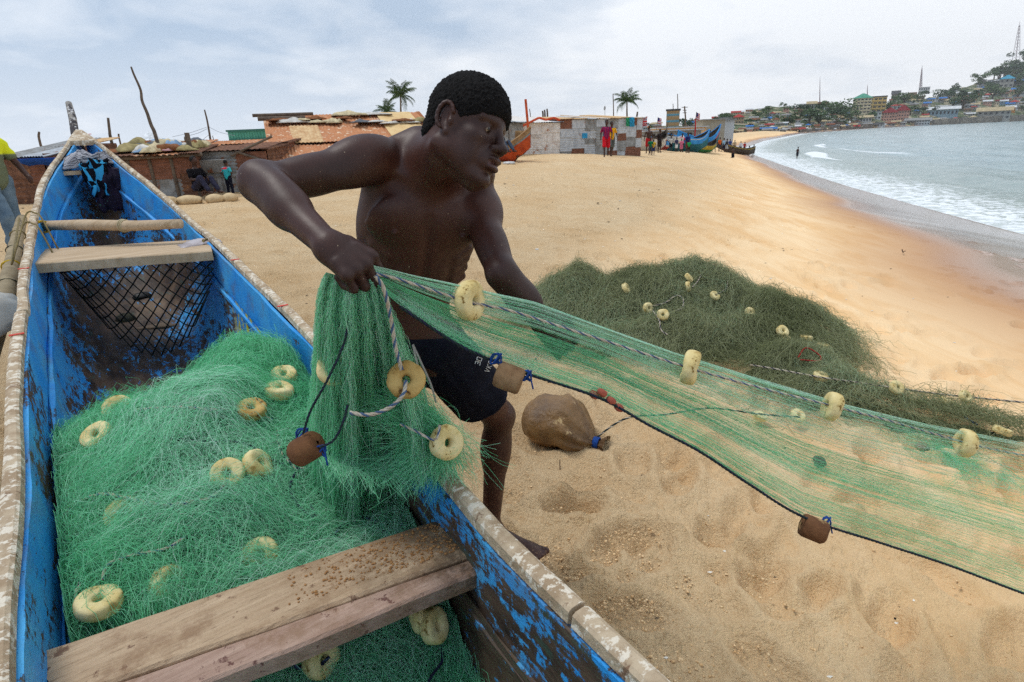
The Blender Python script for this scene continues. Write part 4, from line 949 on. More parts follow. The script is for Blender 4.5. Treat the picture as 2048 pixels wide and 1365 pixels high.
# ---- heap inside the canoe (boat local coordinates)
def hull_halfwidth(s, z, sd):
    zt, zb = gz(s)-.19, kz(s); f = np.clip((z-zb)/(zt-zb), 0, 1); th = np.arcsin(np.clip(1-f, 0, 1)**(1/.85)); return (gw(s, sd)-.06)*np.cos(th)**.62
def heap_h(s, y):
    f = sstep(1.68, 1.22, s+.42*y+.14*fbm(y*4, s*0+2, seed=2, octv=2)); side = sstep(.46, .30, np.abs(y))
    z = .10+f*(.385+.07*s+.17*np.exp(-((s-.75)/.5)**2-((y+.02)/.34)**2)+.13*np.exp(-((s-1.1)/.35)**2-((y+.28)/.2)**2)+.07*np.exp(-((s-.2)/.3)**2-((y-.15)/.3)**2))
    z = z-.14*sstep(.05, -.35, s)
    q_ = fbm(s*2.6, y*2.6, seed=12, octv=3); return z+(.052*q_-.035*np.abs(fbm(s*2.2+4, y*3.1, seed=15, octv=2))-.05*sstep(.35, .05, s+.3*y))*f
def heap_in(n, r):
    s = r.uniform(-1.25, 1.95, n); y = r.uniform(-.44, .44, n); ok = (r.random(n) < .55+.45*sstep(2.0, 1.4, s)); return s[ok], y[ok]
def clampboat(Q):
    s = Q[..., 0]; z = Q[..., 2]; wl = hull_halfwidth(s, z, 1)-.004; wr = hull_halfwidth(s, z, -1)-.004; Q[..., 1] = np.clip(Q[..., 1], -wr, wl)
    Q[..., 2] = np.minimum(Q[..., 2], gz(s)+.04)
    th = sstep(.34, .22, np.abs(s+.31+.0*Q[..., 1])) ; return Q
Q1 = clampboat(pile_threads(heap_h, heap_in, 22000, 17, .028, 31, lift=.055, curl=2.6, bundle=.55))
# threads that lie where the plank crosses stay below it
def below_plank(Q):
    W = bw(Q.reshape(-1, 3)).reshape(Q.shape); d = W-EYE; dep = d@FW; px = 1024+(d@RT)/dep*FPX; py = 682.5-(d@UP)/dep*FPX
    l0 = 1308-(px-62)*268/806; l1 = 1435-(px-62)*290/880; on = (py > l0-12) & (py < l1+30) & (px < 1000)
    Q[..., 2] = np.where(on, np.minimum(Q[..., 2], .53), Q[..., 2]); return Q
Q1 = below_plank(Q1)
pile = thing('net_heap', 'bright green fishing net heaped in the canoe and hanging from the fisherman’s fist'.replace('’', "'"), 'fishing net', BO, BANG)
sh1 = np.clip(.30+.5*fbm(Q1[:, 7, 0]*2.6, Q1[:, 7, 1]*2.6, seed=71, octv=2)+rng.normal(0, .20, len(Q1)), 0, 1)
threads('heaped_threads', Q1, rng.uniform(.0003, .0006, len(Q1)), m_net, pile, sh1)['kind'] = 'stuff'
Sg, Yg = np.meshgrid(np.linspace(-1.9, 2.0, 150), np.linspace(-1, 1, 60), indexing='ij')
Zg = heap_h(Sg, Yg*.44)-.045; Wg = np.where(Yg > 0, hull_halfwidth(Sg, Zg, 1), hull_halfwidth(Sg, Zg, -1)); Ug = np.stack((Sg, Yg*Wg, Zg), -1); Ug = below_plank(Ug)
obj('net_mass', npmesh('net_mass', Ug.reshape(-1, 3), _gridfaces(150, 60)[:, ::-1]), m_under, pile)
# ---- curtain of net falling from the fist
def onheap(px, py, lift=.02):
    """depth at which the line of sight meets the heap in the canoe"""
    d = ray(px, py)
    T_ = np.linspace(.7, 3.2, 600); q = bl(EYE+d*T_[:, None]); k = np.nonzero(q[:, 2] < heap_h(q[:, 0], q[:, 1])+lift)[0]
    return float(T_[k[0]]) if len(k) else 1.6
HT = P(716, 556, 1.10)
def curtain(n, m, seed, spread=1.0):
    r = np.random.default_rng(seed); u0 = r.random(n); v = r.uniform(-1, 1, n); f = np.linspace(0, 1, m)[None, :]
    drift = np.where(r.random(n) < .5, r.normal(0, .06, n), r.normal(0, .28, n)); u = np.clip(u0[:, None]+drift[:, None]*f+.03*np.sin(f*r.uniform(4, 18, (n, 1))+r.uniform(0, 6, (n, 1)))*f, 0, 1)
    f0 = np.where(r.random(n) < .45, 0, r.uniform(0, .6, n))[:, None]; F = f0+(1-f0)*f
    xs = lambda *a: np.interp(u, (0, .25, .5, .75, 1), a)
    X = np.stack((xs(652, 676, 704, 728, 748), xs(630, 662, 702, 742, 772), xs(636, 668, 716, 764, 800), xs(622, 662, 722, 784, 836)), 0)
    Y = np.stack((xs(545, 552, 556, 552, 540), xs(580, 610, 640, 620, 600), xs(730, 740, 750, 745, 720), xs(905, 965, 985, 950, 872)), 0)
    _tb = [onheap(a_, b_, .02) for a_, b_ in ((622, 905), (662, 965), (722, 985), (784, 950))]+[1.38]
    T = np.stack((xs(1.10, 1.10, 1.10, 1.105, 1.11), xs(1.16, 1.13, 1.12, 1.14, 1.15), xs(1.27, 1.18, 1.17, 1.20, 1.24), xs(*_tb)), 0)
    w_ = ((1-F)**3, 3*(1-F)**2*F, 3*(1-F)*F**2, F**3); x, y, t = (sum(w_[k]*A[k] for k in range(4)) for A in (X, Y, T))
    fold = np.sin(u*31+1.5*np.sin(u*7)+F*1.2)
    t = t-.015*fold*F**.5+v[:, None]*(.012+.035*F); x = x+9*np.cos(u*31)*F+r.normal(0, 7, (n, 1))*F; y = y+r.normal(0, 48, (n, 1))*F**2
    q = PW(x, y, t); q = q+.008*np.sin(F[..., None]*r.uniform(10, 60, (n, 1, 1))+r.uniform(0, 6, (n, 1, 3)))*np.minimum(F*4, 1)[..., None]*r.random((n, 1, 1))
    return q, u0, fold.mean(1)
DD = np.stack((RT, UP, FW), 0)
def PW(x, y, t): return EYE+((x-1024)/FPX*t)[..., None]*RT+((682.5-y)/FPX*t)[..., None]*UP+t[..., None]*FW
Q2, u2, fo2 = curtain(9500, 20, 5)
off = bw((0, 0, 0)); Rinv = np.stack((BA, BL, ZC), 1)
def toboat(Q): return (Q-BO)@Rinv
sh2 = np.clip(.42+.25*fo2+rng.normal(0, .2, len(u2)), 0, 1)
threads('hanging_threads', toboat(Q2), rng.uniform(.0002, .00048, len(Q2)), m_net, pile, sh2)['kind'] = 'stuff'
# loose net that spills from the curtain over the rail, towards the leg
def spill(n, m, seed):
    r = np.random.default_rng(seed); q = np.zeros((n, m, 3)); f = np.linspace(0, 1, m)[None, :, None]
    def K(xs, ys, ts, jx, jy, jt): return np.array([P(xs+a, ys+b, ts+c) for a, b, c in zip(r.normal(0, jx, n), r.normal(0, jy, n), r.normal(0, jt, n))])[:, None, :]
    k0 = K(770, 800, 1.30, 26, 30, .03); k1 = K(850, 830, 1.34, 24, 30, .03); k2 = K(900, 880, 1.36, 32, 30, .03); k3 = K(850, 925, 1.36, 50, 36, .04)
    return (1-f)**3*k0+3*(1-f)**2*f*k1+3*(1-f)*f**2*k2+f**3*k3 + .006*np.sin(f*r.uniform(5, 16, (n, 1, 1))+r.uniform(0, 6, (n, 1, 3)))
Q3 = spill(1300, 16, 8); threads('spilled_threads', toboat(Q3), .00035, m_net, pile, np.clip(rng.normal(.3, .2, 1300), 0, 1))['kind'] = 'stuff'
r_ = np.random.default_rng(77); Q5 = []
# threads carried from the curtain foot into the heap
def foot(n, m, seed):
    r = np.random.default_rng(seed); f = np.linspace(0, 1, m)[None, :, None]
    def K(x0, x1, ys, z, jx, jy, jz): return np.array([G(a, ys+b, z+c) for a, b, c in zip(r.uniform(x0, x1, n)+r.normal(0, jx, n), r.normal(0, jy, n), r.normal(0, jz, n))])[:, None, :]
    k0 = K(640, 820, 850, .80, 6, 30, .03); k1 = K(600, 840, 910, .62, 10, 20, .03); k2 = K(520, 840, 950, .50, 20, 30, .03); k3 = K(480, 830, 1010, .46, 40, 40, .02)
    return (1-f)**3*k0+3*(1-f)**2*f*k1+3*(1-f)*f**2*k2+f**3*k3 + .006*np.sin(f*r.uniform(5, 16, (n, 1, 1))+r.uniform(0, 6, (n, 1, 3)))
Q4 = toboat(foot(5400, 14, 9)); threads('gathered_threads', clampboat(Q4), np.full(5400, .00045), m_net, pile, np.clip(rng.normal(.38, .24, 5400), 0, 1))['kind'] = 'stuff'

# ---- the sheet of net drawn out to the right
ux = np.array((742, 830, 900, 985, 1070, 1200, 1350, 1500, 1700, 1850, 2048, 2260)); uy = np.array((530, 552, 566, 586, 604, 652, 706, 752, 812, 848, 886, 930)); ut = np.interp(ux, (742, 1000, 1380, 1700, 2048, 2260), (1.09, 1.27, 1.50, 1.66, 1.86, 1.98))
ly_x = np.array((742, 800, 860, 920, 990, 1050, 1200, 1300, 1400, 1500, 1610, 1760, 1900, 2048, 2260)); ly_y = np.array((560, 612, 652, 690, 722, 745, 795, 850, 902, 968, 1034, 1084, 1130, 1186, 1262)); lt_ = np.interp(ly_x, (742, 1000, 1300, 1640, 2048, 2260), (1.10, 1.28, 1.36, 1.46, 1.62, 1.72))
def edge_u(w): x = 742+(2260-742)*w; return x, np.interp(x, ux, uy), np.interp(x, ux, ut)
def sheet(w, v):
    """w along (0 fist, 1 beyond the frame), v across (0 upper edge, 1 lead line) -> picture x, y, depth"""
    x0, y0, t0 = edge_u(w); x1 = 742+(2260-742)*w; y1 = np.interp(x1, ly_x, ly_y); t1 = np.interp(x1, ly_x, lt_)
    x = x0; y = y0+(y1-y0)*v; t = t0+(t1-t0)*v + .07*np.sin(math.pi*v)*np.clip(w*3, 0, 1)+.02*np.sin(v*11+w*5)*np.clip(w*4, 0, 1)
    return x, y, t
DD = np.stack((RT, UP, FW), 0)
def PW(x, y, t): return EYE+((x-1024)/FPX*t)[..., None]*RT+((682.5-y)/FPX*t)[..., None]*UP+t[..., None]*FW
def sheet_threads(n, m, seed, vs, amp=.0016, w0=0.0):
    r = np.random.default_rng(seed); w_ = np.linspace(0, 1, m)**1.05; wst = r.uniform(0, .0, n)
    wa = np.where(r.random(n) < .55, 0, r.uniform(0, .7, n)); wb = np.where(r.random(n) < .5, 1, r.uniform(.35, 1, n)); wb = np.maximum(wb, wa+.22); wb = np.minimum(wb, 1)
    W = wa[:, None]+(wb-wa)[:, None]*w_[None]; Vv = vs[:, None]+.010*np.sin(W*r.uniform(6, 26, (n, 1))+r.uniform(0, 6, (n, 1)))+.006*np.sign(np.sin(np.arange(m)*math.pi+.5))[None]*r.uniform(0, 1, (n, 1))*np.clip(W*3, 0, 1)
    # all gathered in the fist
    g = sstep(0, .06, W); x, y, t = sheet(W, np.clip(Vv, 0, 1.0)); y = y*(1)+0*g
    t = t+r.normal(0, .012, (n, 1))*np.clip(W*4, 0, 1)
    return PW(x, y, t)
r = np.random.default_rng(3)
def pick(n, mu, sg): return np.clip(r.normal(mu, sg, n), .0, 1.0)
vs = np.concatenate((r.uniform(0, .36, 110), r.uniform(0, 1, 95), pick(150, .60, .07), pick(45, .44, .03), pick(75, .86, .05), pick(24, .985, .012), pick(22, .01, .006)))
sh = np.concatenate((r.uniform(.55, 1, 110), r.uniform(.2, .8, 95), r.uniform(.05, .65, 150), r.uniform(.1, .5, 45), r.uniform(0, .5, 75), r.uniform(.0, .4, 24), r.uniform(.85, 1, 22)))
Q6 = sheet_threads(len(vs), 64, 4, vs)
drawn = thing('drawn_net', "sheet of thin green net stretched from the fisherman's fist to the right over the sand", 'fishing net', (0, 0, 0))
threads('drawn_threads', Q6, rng.uniform(.00016, .00036, len(Q6)), m_net, drawn, sh)['kind'] = 'stuff'
# cross threads: the open diamond mesh that is seen against the shorts, and fine mesh in the upper strip
def mesh_patch(w0, w1, v0, v1, nw, nv, wd, shd):
    out = []
    for fam in (0, 1):
        for k in range(-nv, nw):
            f = np.linspace(0, 1, nv*2+1); a = k+f*nv if fam == 0 else k+nv-f*nv
            W = w0+(w1-w0)*(a/nw)+.0012*np.sin(np.arange(nv*2+1)*math.pi+.4); Vv = v0+(v1-v0)*f+.01*np.sin(a*.7)
            ok = (W >= w0) & (W <= w1)
            if ok.sum() < 5: continue
            fa, fb = f[ok].min(), f[ok].max(); fa, fb = fa+(fb-fa)*r.uniform(0, .3), fb-(fb-fa)*r.uniform(0, .2); g_ = fa+(fb-fa)*f; a = k+g_*nv if fam == 0 else k+nv-g_*nv
            W = w0+(w1-w0)*(a/nw)+.0012*np.sin(np.arange(nv*2+1)*math.pi+.4); Vv = v0+(v1-v0)*g_+.01*np.sin(a*.7)
            W = np.clip(W, w0, w1); x, y, t = sheet(W, Vv); out.append(PW(x, y, t-.004))
    out = np.array(out); return threads('cross_threads', out, wd, m_net, drawn, r.uniform(*shd, len(out)))
mesh_patch(.03, .24, .52, 1.0, 40, 20, .00030, (.5, 1))['kind'] = 'stuff'
mesh_patch(.08, 1.0, .0, .34, 150, 12, .00016, (.6, 1))['kind'] = 'stuff'
mesh_patch(.24, 1.0, .34, 1.0, 100, 20, .00011, (.1, .6))['kind'] = 'stuff'

# ------------------------------------------------------------------ ropes, floats, sinkers
m_ra = mat('rope_white', (196, 188, 172), (164, 150, 130), 60); m_rb = mat('rope_blue', (84, 108, 140), (60, 80, 110), 60); m_rn = mat('rope_navy', (34, 40, 66), (26, 30, 50), 60); m_rg = mat('rope_dark', (34, 52, 52), (26, 40, 44), 60)
def rope(pts, r0, name, label, mats=None, n=None, parent=None, twist=190, cat='rope', group=None):
    p = smooth_path(pts, max(12, len(pts)*8)); L = np.concatenate(([0], np.cumsum(np.linalg.norm(np.diff(p, axis=0), axis=1)))); mats = mats or (m_ra, m_ra, m_rb)
    k = n or int(min(260, max(20, L[-1]/.006))); sN = np.linspace(0, L[-1], k); p = np.stack([np.interp(sN, L, p[:, i]) for i in range(3)], 1)
    T = np.gradient(p, axis=0); T /= np.linalg.norm(T, axis=1)[:, None]+1e-9; ref = np.array((0.13, .2, 1.0)); N = np.cross(T, ref); N /= np.linalg.norm(N, axis=1)[:, None]+1e-9; B = np.cross(T, N)
    mb = MB(); ul = []
    for m_ in mats:
        if m_ not in ul: ul.append(m_)
    for j in range(3):
        a = sN*twist+j*2.094; mb.mi = ul.index(mats[j]); mb.tube(p+(N*np.cos(a)[:, None]+B*np.sin(a)[:, None])*r0*.52, r0*.55, 5, cap=False)
    o = obj(name, mb.mesh(name, True), ul, parent)
    if label: tag(o, label, cat, group)
    return o
m_float = mat('foam_float', (226, 210, 158), (206, 184, 122), 18, 7, .4, .62, .8, .2, bump=(70, .6, .004), spot=((132, 104, 52), 42, .615), spot2=((160, 132, 76), 9, .62))
m_floatd = mat('old_foam_float', (196, 166, 104), (160, 126, 66), 16, 7, .4, .62, .8, .2, bump=(70, .6, .004), spot=((96, 66, 36), 30, .60))
def ring_mesh(seed, R=.041, H=.034):
    rg = np.random.default_rng(seed); nr, ns = 18, 40; V = np.zeros((ns, nr, 3)); ri = .0095; cx = (R+ri)/2; a = (R-ri)/2
    for i in range(ns):
        A_ = 2*math.pi*i/ns
        for j in range(nr):
            q = 2*math.pi*j/nr; c, s = math.cos(q), math.sin(q); e = .62
            x = cx+a*math.copysign(abs(c)**e, c); z = H/2*math.copysign(abs(s)**e, s)*(1+.08*math.sin(A_*2+seed)); V[i, j] = (x*math.cos(A_), x*math.sin(A_), z)
    V = V.reshape(-1, 3); nz = fbm(V[:, 0]*45+seed*3, V[:, 1]*45, V[:, 2]*45, octv=3, seed=seed); rad = V/np.linalg.norm(V, axis=1)[:, None]; V = V+rad*(.0022*nz)[:, None]
    ang = np.arctan2(V[:, 1], V[:, 0])                        # the slit that lets the ring over the rope
    V[:, 2] -= .0; pinch = np.exp(-(ang/.05)**2); V[:, 0] -= pinch*.0012; V[:, 2] *= 1-pinch*.07
    i, j = np.meshgrid(np.arange(ns), np.arange(nr), indexing='ij'); i2, j2 = (i+1) % ns, (j+1) % nr
    F = np.stack((i*nr+j, i2*nr+j, i2*nr+j2, i*nr+j2), -1).reshape(-1, 4); me = npmesh('foam_ring', V, F); return me
ring = [ring_mesh(k) for k in (1, 2, 3, 4)]; ringd = [ring_mesh(k) for k in (5, 6)]
for q in ring: q.materials.append(m_float)
for q in ringd: q.materials.append(m_floatd)
GF = 'foam ring floats on the net ropes'
def flt(px, py, t, n, label, size=1.0, k=None, dark=False, spin=0.0, old=False):
    """n: hole direction in picture terms (right, up, towards the eye)"""
    me = (ringd if dark else ring)[int(rng.integers(0, 2 if dark else 4)) if k is None else k]
    o = obj('net_float', me); o['keep'] = 1
    z = unit(RT*n[0]+UP*n[1]-FW*n[2]); B = basis(np.cross(z, UP+.1*RT), z); B = B@rotz(spin)
    size *= rng.uniform(.94, 1.07); c = P(px, py, t); o.matrix_world = Matrix([list(B[i]*size)+[c[i]] for i in range(3)]+[[0, 0, 0, 1]])
    del o['keep']; tag(o, label, 'float', GF); return c, o
HF = [(238, 820, (.5, .35, .8), 'cream ring float nearest the bow at the far left of the green heap'), (196, 872, (-.1, .6, .8), 'cream ring float half buried below the leftmost rear float'),
      (503, 820, (.15, .75, .5), 'brown stained ring float at the rear middle of the green heap'), (568, 752, (.1, .7, .6), 'cream ring float at the back of the heap near the right rail'), (558, 782, (.2, .9, .3), 'cream ring float peeping out just under the rearmost one'),
      (456, 949, (.25, .45, .86), 'cream ring float face up mid heap with rope through its hole'), (516, 930, (.75, .55, .1), 'cream ring float on edge touching the central one'),
      (672, 928, (.35, .6, .7), 'cream ring float under the dark rope near the hanging net'), (198, 1206, (.1, .93, .3), 'cream ring float lying flat just behind the plank on the left'),
      (336, 1170, (.8, .3, .2), 'ring float sunk deep in the net behind the plank'), (252, 1030, (.2, .5, .8), 'greenish ring float buried under threads left of the centre'), (520, 1112, (.3, .5, .7), 'ring float buried in net behind the middle of the plank')]
fpos = {}
for i, (x, y, n, lb) in enumerate(HF):
    buried = i in (9, 10, 11); t = onheap(x, y, .03 if not buried else -.006); c, o = flt(x, y, t-.01, n, lb, 1.12, dark=(i == 2), spin=i*1.3); fpos[i] = c
for x, y, z, n, lb in ((642, 1318, .42, (.8, .1, .55), 'cream ring float with a blue cord hanging below the front of the plank'), (846, 1232, .45, (.85, .35, .25), 'left one of two ring floats leaning together under the plank end'), (868, 1252, .44, (.80, .30, .40), 'right one of two ring floats leaning together under the plank end')):
    c = G(x, y, z); t = (c-EYE)@FW; flt(x, y, t, n, lb, 1.0)
# floats on the hanging and the drawn net
flt(812, 760, 1.20, (.25, .15, .95), 'ochre ring float facing the camera low on the hanging net', 1.0, dark=True)
flt(668, 738, 1.27, (.2, .2, .95), 'cream ring float seen through the left side of the hanging net', 1.0)
flt(893, 886, 1.30, (.55, .1, .8), 'cream ring float dangling beside the shin over the canoe rail', 1.0)
FR = [(940, 602, 1.24, (.88, -.1, .45), 'ring float on the float line nearest the fisherman'), (1381, 736, 1.46, (.90, -.22, .35), 'second ring float along the drawn net, above the dark heap foot'), (1664, 813, 1.62, (.96, -.25, .12), 'third ring float along the drawn net'), (1931, 886, 1.78, (.95, -.2, .22), 'last ring float along the drawn net, by the right edge')]
for x, y, t, n, lb in FR: flt(x, y, t, n, lb, 1.04)
# float line and lead line of the drawn net
fl = [P(752, 548, 1.10), P(800, 560, 1.13), P(870, 583, 1.18)]+[P(x, y, t) for x, y, t in ((940, 605, 1.235), (1020, 622, 1.28), (1110, 650, 1.33), (1240, 692, 1.395), (1381, 737, 1.455), (1520, 776, 1.54), (1664, 812, 1.62), (1800, 848, 1.70), (1931, 886, 1.78), (2060, 914, 1.86), (2250, 950, 1.97))]
rope(fl, .0034, 'float_line', 'white and blue twisted float line running along the drawn net', (m_ra, m_ra, m_rb), 420, twist=150)
ll = [P(x, y+2, np.interp(x, ly_x, lt_)-.012) for x, y in zip(ly_x[1:], ly_y[1:])]
rope(ll, .0036, 'lead_line', 'dark blue lead line along the lower edge of the drawn net', (m_rg, m_rn, m_rg), 420, twist=170)
m_clay = mat('clay_sinker', (150, 122, 90), (112, 84, 58), 22, rough=.9, bump=(120, .5, .004), spot=((92, 66, 46), 14, .6)); m_claybr = mat('brown_sinker', (122, 84, 54), (86, 56, 36), 16, rough=.9, bump=(90, .6, .005), spot=((160, 130, 90), 12, .6))
def sinker(px, py, t, n, label, m, r=.030, h=.060):
    rg = np.random.default_rng(int(px)); prof = [(.004, -h/2), (r*.86, -h/2), (r*.98, -h/2+.006), (r, 0), (r*.98, h/2-.006), (r*.86, h/2), (.004, h/2)]
    z = unit(RT*n[0]+UP*n[1]-FW*n[2]); B = basis(np.cross(z, UP+.3*RT+.1*FW), z); mb = MB().lathe(prof, 22, (0, 0, 0), None, jit=.02); o = mb.build('clay_sinker', m, None, True)
    c = P(px, py, t); o.matrix_world = Matrix([list(B[i])+[c[i]] for i in range(3)]+[[0, 0, 0, 1]]); tag(o, label, 'sinker', 'clay sinkers of the net'); return c
def knot(px, py, t, m, label, r=.012):
    mb = MB(); c = P(px, py, t); a = np.linspace(0, 2*math.pi*2.3, 26); mb.tube(np.array([c+RT*r*math.cos(q)+UP*r*math.sin(q*1.3)+FW*r*.5*math.sin(q) for q in a]), .0022, 5)
    mb.tube(np.array([c, c+RT*.012-UP*.012, c+RT*.016-UP*.03]), .002, 5); o = mb.build('cord_knot', m, None, True); tag(o, label, 'knot'); return o
sinker(1018, 756, 1.26, (.95, -.35, .1), 'sandy clay sinker tied under the lead line in front of the knee', m_clay)
sinker(1627, 1058, 1.45, (.9, -.35, .25), 'brown clay sinker hanging from the lead line over the sand', m_claybr, .030, .058)
sinker(613, 898, 1.20, (.85, .5, .2), 'brown clay sinker dangling at the foot of the hanging net', m_claybr)
m_bc = mat('blue_cord', (26, 74, 150), (20, 50, 110), 40)
for x, y, t, lb in ((992, 718, 1.25, 'blue cord knot left of the sandy clay sinker'), (1052, 752, 1.27, 'blue cord knot right of the sandy clay sinker'), (1652, 1044, 1.46, 'blue cord end knotted beside the brown sinker over the sand'), (640, 903, 1.19, 'bright blue cord knotted on the dangling sinker'), (604, 868, 1.20, 'blue cord knot above the dangling sinker')): knot(x, y, t, m_bc, lb)
m_cork = mat('red_cork', (176, 92, 72), (140, 70, 54), 20, rough=.7, bump=(60, .4, .004))
for i, (x, y, t) in enumerate(((1188, 790, 1.33), (1204, 786, 1.325), (1222, 802, 1.33), (1238, 816, 1.34))):
    mb = MB().lathe([(.0, -.014), (.007, -.011), (.0095, 0), (.0075, .010), (0, .014)], 12); o = mb.build('bait_cork', m_cork, None, True); c = P(x, y, t); z = unit(RT*.8-UP*.5+FW*.2*i); B = basis(np.cross(z, UP), z)
    o.matrix_world = Matrix([list(B[k])+[c[k]] for k in range(3)]+[[0, 0, 0, 1]]); tag(o, ['first', 'second', 'third', 'fourth'][i]+' small red cork from the left on the lead line above the tied bag', 'cork', 'small red corks on the lead line')
# ropes on and in the heap
def hp_(x, y, l=.03): return P(x, y, onheap(x, y, l)-.008)
rope([hp_(*q) for q in ((456, 962), (430, 992), (385, 1004), (330, 1010), (260, 998), (205, 988), (160, 1004), (126, 1030))], .0048, 'net_rope', 'thick white twisted rope from the central float to the left of the heap')
rope([hp_(*q) for q in ((244, 822), (300, 817), (360, 814), (420, 819), (500, 822), (545, 840))], .0036, 'net_rope', 'thin pale rope joining the two rear floats')
rope([hp_(*q) for q in ((330, 876), (400, 882), (470, 884), (510, 896), (545, 920), (570, 930))], .0034, 'net_rope', 'dark navy rope over the top of the green heap', (m_rn, m_rn, m_rg))
rope([hp_(*q) for q in ((555, 860), (560, 900), (585, 930), (600, 938), (650, 932), (700, 935), (760, 930), (790, 900))], .0040, 'net_rope', 'navy and white rope curving past the float below the hanging net', (m_rn, m_rn, m_ra))
rope([hp_(*q) for q in ((590, 945), (580, 980), (600, 1015), (630, 1035), (622, 1010))], .0034, 'net_rope', 'navy rope loop falling into the heap beneath the dark float', (m_rn, m_rn, m_rn))
rope([hp_(*q) for q in ((370, 1075), (330, 1098), (260, 1112), (215, 1130), (205, 1160))], .0038, 'net_rope', 'white rope half covered by threads in the lower heap', (m_ra, m_ra, m_rb))
rope([hp_(*q) for q in ((160, 1165), (152, 1190), (158, 1215), (175, 1228))], .0040, 'net_rope', 'pale rope end curling by the float behind the plank', (m_ra, m_ra, m_rn))
rope([hp_(*q) for q in ((670, 1070), (690, 1045), (730, 1036), (765, 1050))], .0034, 'net_rope', 'blue rope arching in the net near the right end of the plank', (m_rn, m_rb, m_rn))
rope([P(751, 552, 1.085), P(768, 580, 1.10), P(782, 640, 1.13), P(790, 690, 1.15), P(803, 740, 1.17)], .0046, 'net_rope', "white and blue rope hanging from the fisherman's fist to the ochre float")
rope([P(812, 762, 1.185), P(806, 790, 1.165), P(780, 815, 1.165), P(740, 830, 1.17), P(700, 826, 1.175)], .0046, 'net_rope', 'white and blue rope looping left under the ochre float')
rope([P(700, 600, 1.10), P(690, 680, 1.13), P(655, 760, 1.15), P(622, 820, 1.17), P(606, 868, 1.18)], .0028, 'net_rope', 'dark thin rope down the left side of the hanging net', (m_rg, m_rn, m_rg))
rope([P(640, 895, 1.18), P(668, 880, 1.17), P(688, 840, 1.16), P(695, 810, 1.16)], .0028, 'net_rope', 'dark thin rope rising from the dangling sinker', (m_rg, m_rn, m_rg))
rope([P(800, 848, 1.27), P(830, 862, 1.27), P(870, 880, 1.27), P(880, 850, 1.27)], .0034, 'net_rope', 'pale rope reaching the float beside the shin', (m_ra, m_ra, m_rb))
def gz_(x, y, z): return G(x, y, z)
rope([gz_(x, y, .42) for x, y in ((560, 1322), (600, 1336), (640, 1330), (670, 1300), (690, 1270))], .0042, 'net_rope', 'blue cord through the float below the front of the plank', (m_rn, m_rb, m_rn))
rope([gz_(x, y, .36) for x, y in ((880, 1285), (885, 1320), (865, 1350), (850, 1380))], .0036, 'net_rope', 'dark blue cord low in the canoe right of the paired floats', (m_rn, m_rn, m_rn))

# ------------------------------------------------------------------ dark olive net heaped on the sand
NC = G(1350, 705, -.05)
def dk_h(x, y):
    g0 = beach_z(x, y); c = [(2.25, 4.60, .45, .42, .34), (.66, 5.20, .45, .42, .30), (1.6, 4.3, .9, .28, .20)]+[(*G(a_, b_, .04)[:2], .32, w__*.8, h__*.85) for a_, b_, w__, h__ in ((1600, 692, .26, .22), (1680, 728, .22, .15), (1760, 750, .17, .12), (1850, 764, .15, .10), (1940, 774, .13, .09), (2040, 784, .12, .085), (2160, 794, .12, .085), (2300, 806, .12, .08))]
    h = .43*np.exp(-np.abs((x-1.46)/.88)**3-np.abs((y-4.98)/.54)**2.4)*(1-.12*np.exp(-((x-1.0)/.2)**2))
    for a, b, sx_, sy_, hh in c: h = np.maximum(h, hh*np.exp(-((x-a)/sx_)**2-((y-b)/sy_)**2)*1.15)
    return g0+h*(1+.20*fbm(x*3, y*3, seed=91, octv=3))
def dk_mask(x, y): return dk_h(x, y)-beach_z(x, y)
def dk_in(n, r):
    x = r.uniform(-.3, 5.0, n*6); y = r.uniform(2.5, 6.2, n*6); q = dk_mask(x, y); ok = r.random(n*6) < sstep(.02, .10, q)*(.35+.65*q/.6); x, y = x[ok][:n], y[ok][:n]; return x, y
Q7 = pile_threads(dk_h, dk_in, 21000, 13, .045, 61, lift=.10, curl=4.5, bundle=.25, sc=2.0); Q7[..., 2] = np.maximum(Q7[..., 2], beach_z(Q7[..., 0], Q7[..., 1])+.004)
dark = thing('dark_net_heap', 'big olive green fishing net heaped on the sand with a tail running right', 'fishing net', (0, 0, 0))
threads('heaped_threads', Q7, rng.uniform(.0007, .0013, len(Q7)), m_netd, dark, np.clip(.4+.45*fbm(Q7[:, 6, 0]*1.8, Q7[:, 6, 1]*1.8, seed=33, octv=2)+rng.normal(0, .2, len(Q7)), 0, 1))['kind'] = 'stuff'
Xg, Yg = np.meshgrid(np.linspace(-.6, 5.3, 190), np.linspace(2.4, 6.3, 120), indexing='ij'); qq = dk_mask(Xg, Yg); Zg = dk_h(Xg, Yg)-.055-.06*(qq < .06)+.0
obj('net_mass', npmesh('net_mass', np.stack((Xg, Yg, Zg), -1).reshape(-1, 3), _gridfaces(190, 120)[:, ::-1]), m_underd, dark)
def ondark(px, py, lift=.03):
    d = ray(px, py)
    T_ = np.linspace(2.4, 7, 600); q = EYE+d*T_[:, None]; k = np.nonzero(q[:, 2] < dk_h(q[:, 0], q[:, 1])+lift)[0]
    return float(T_[k[0]]) if len(k) else 5.0
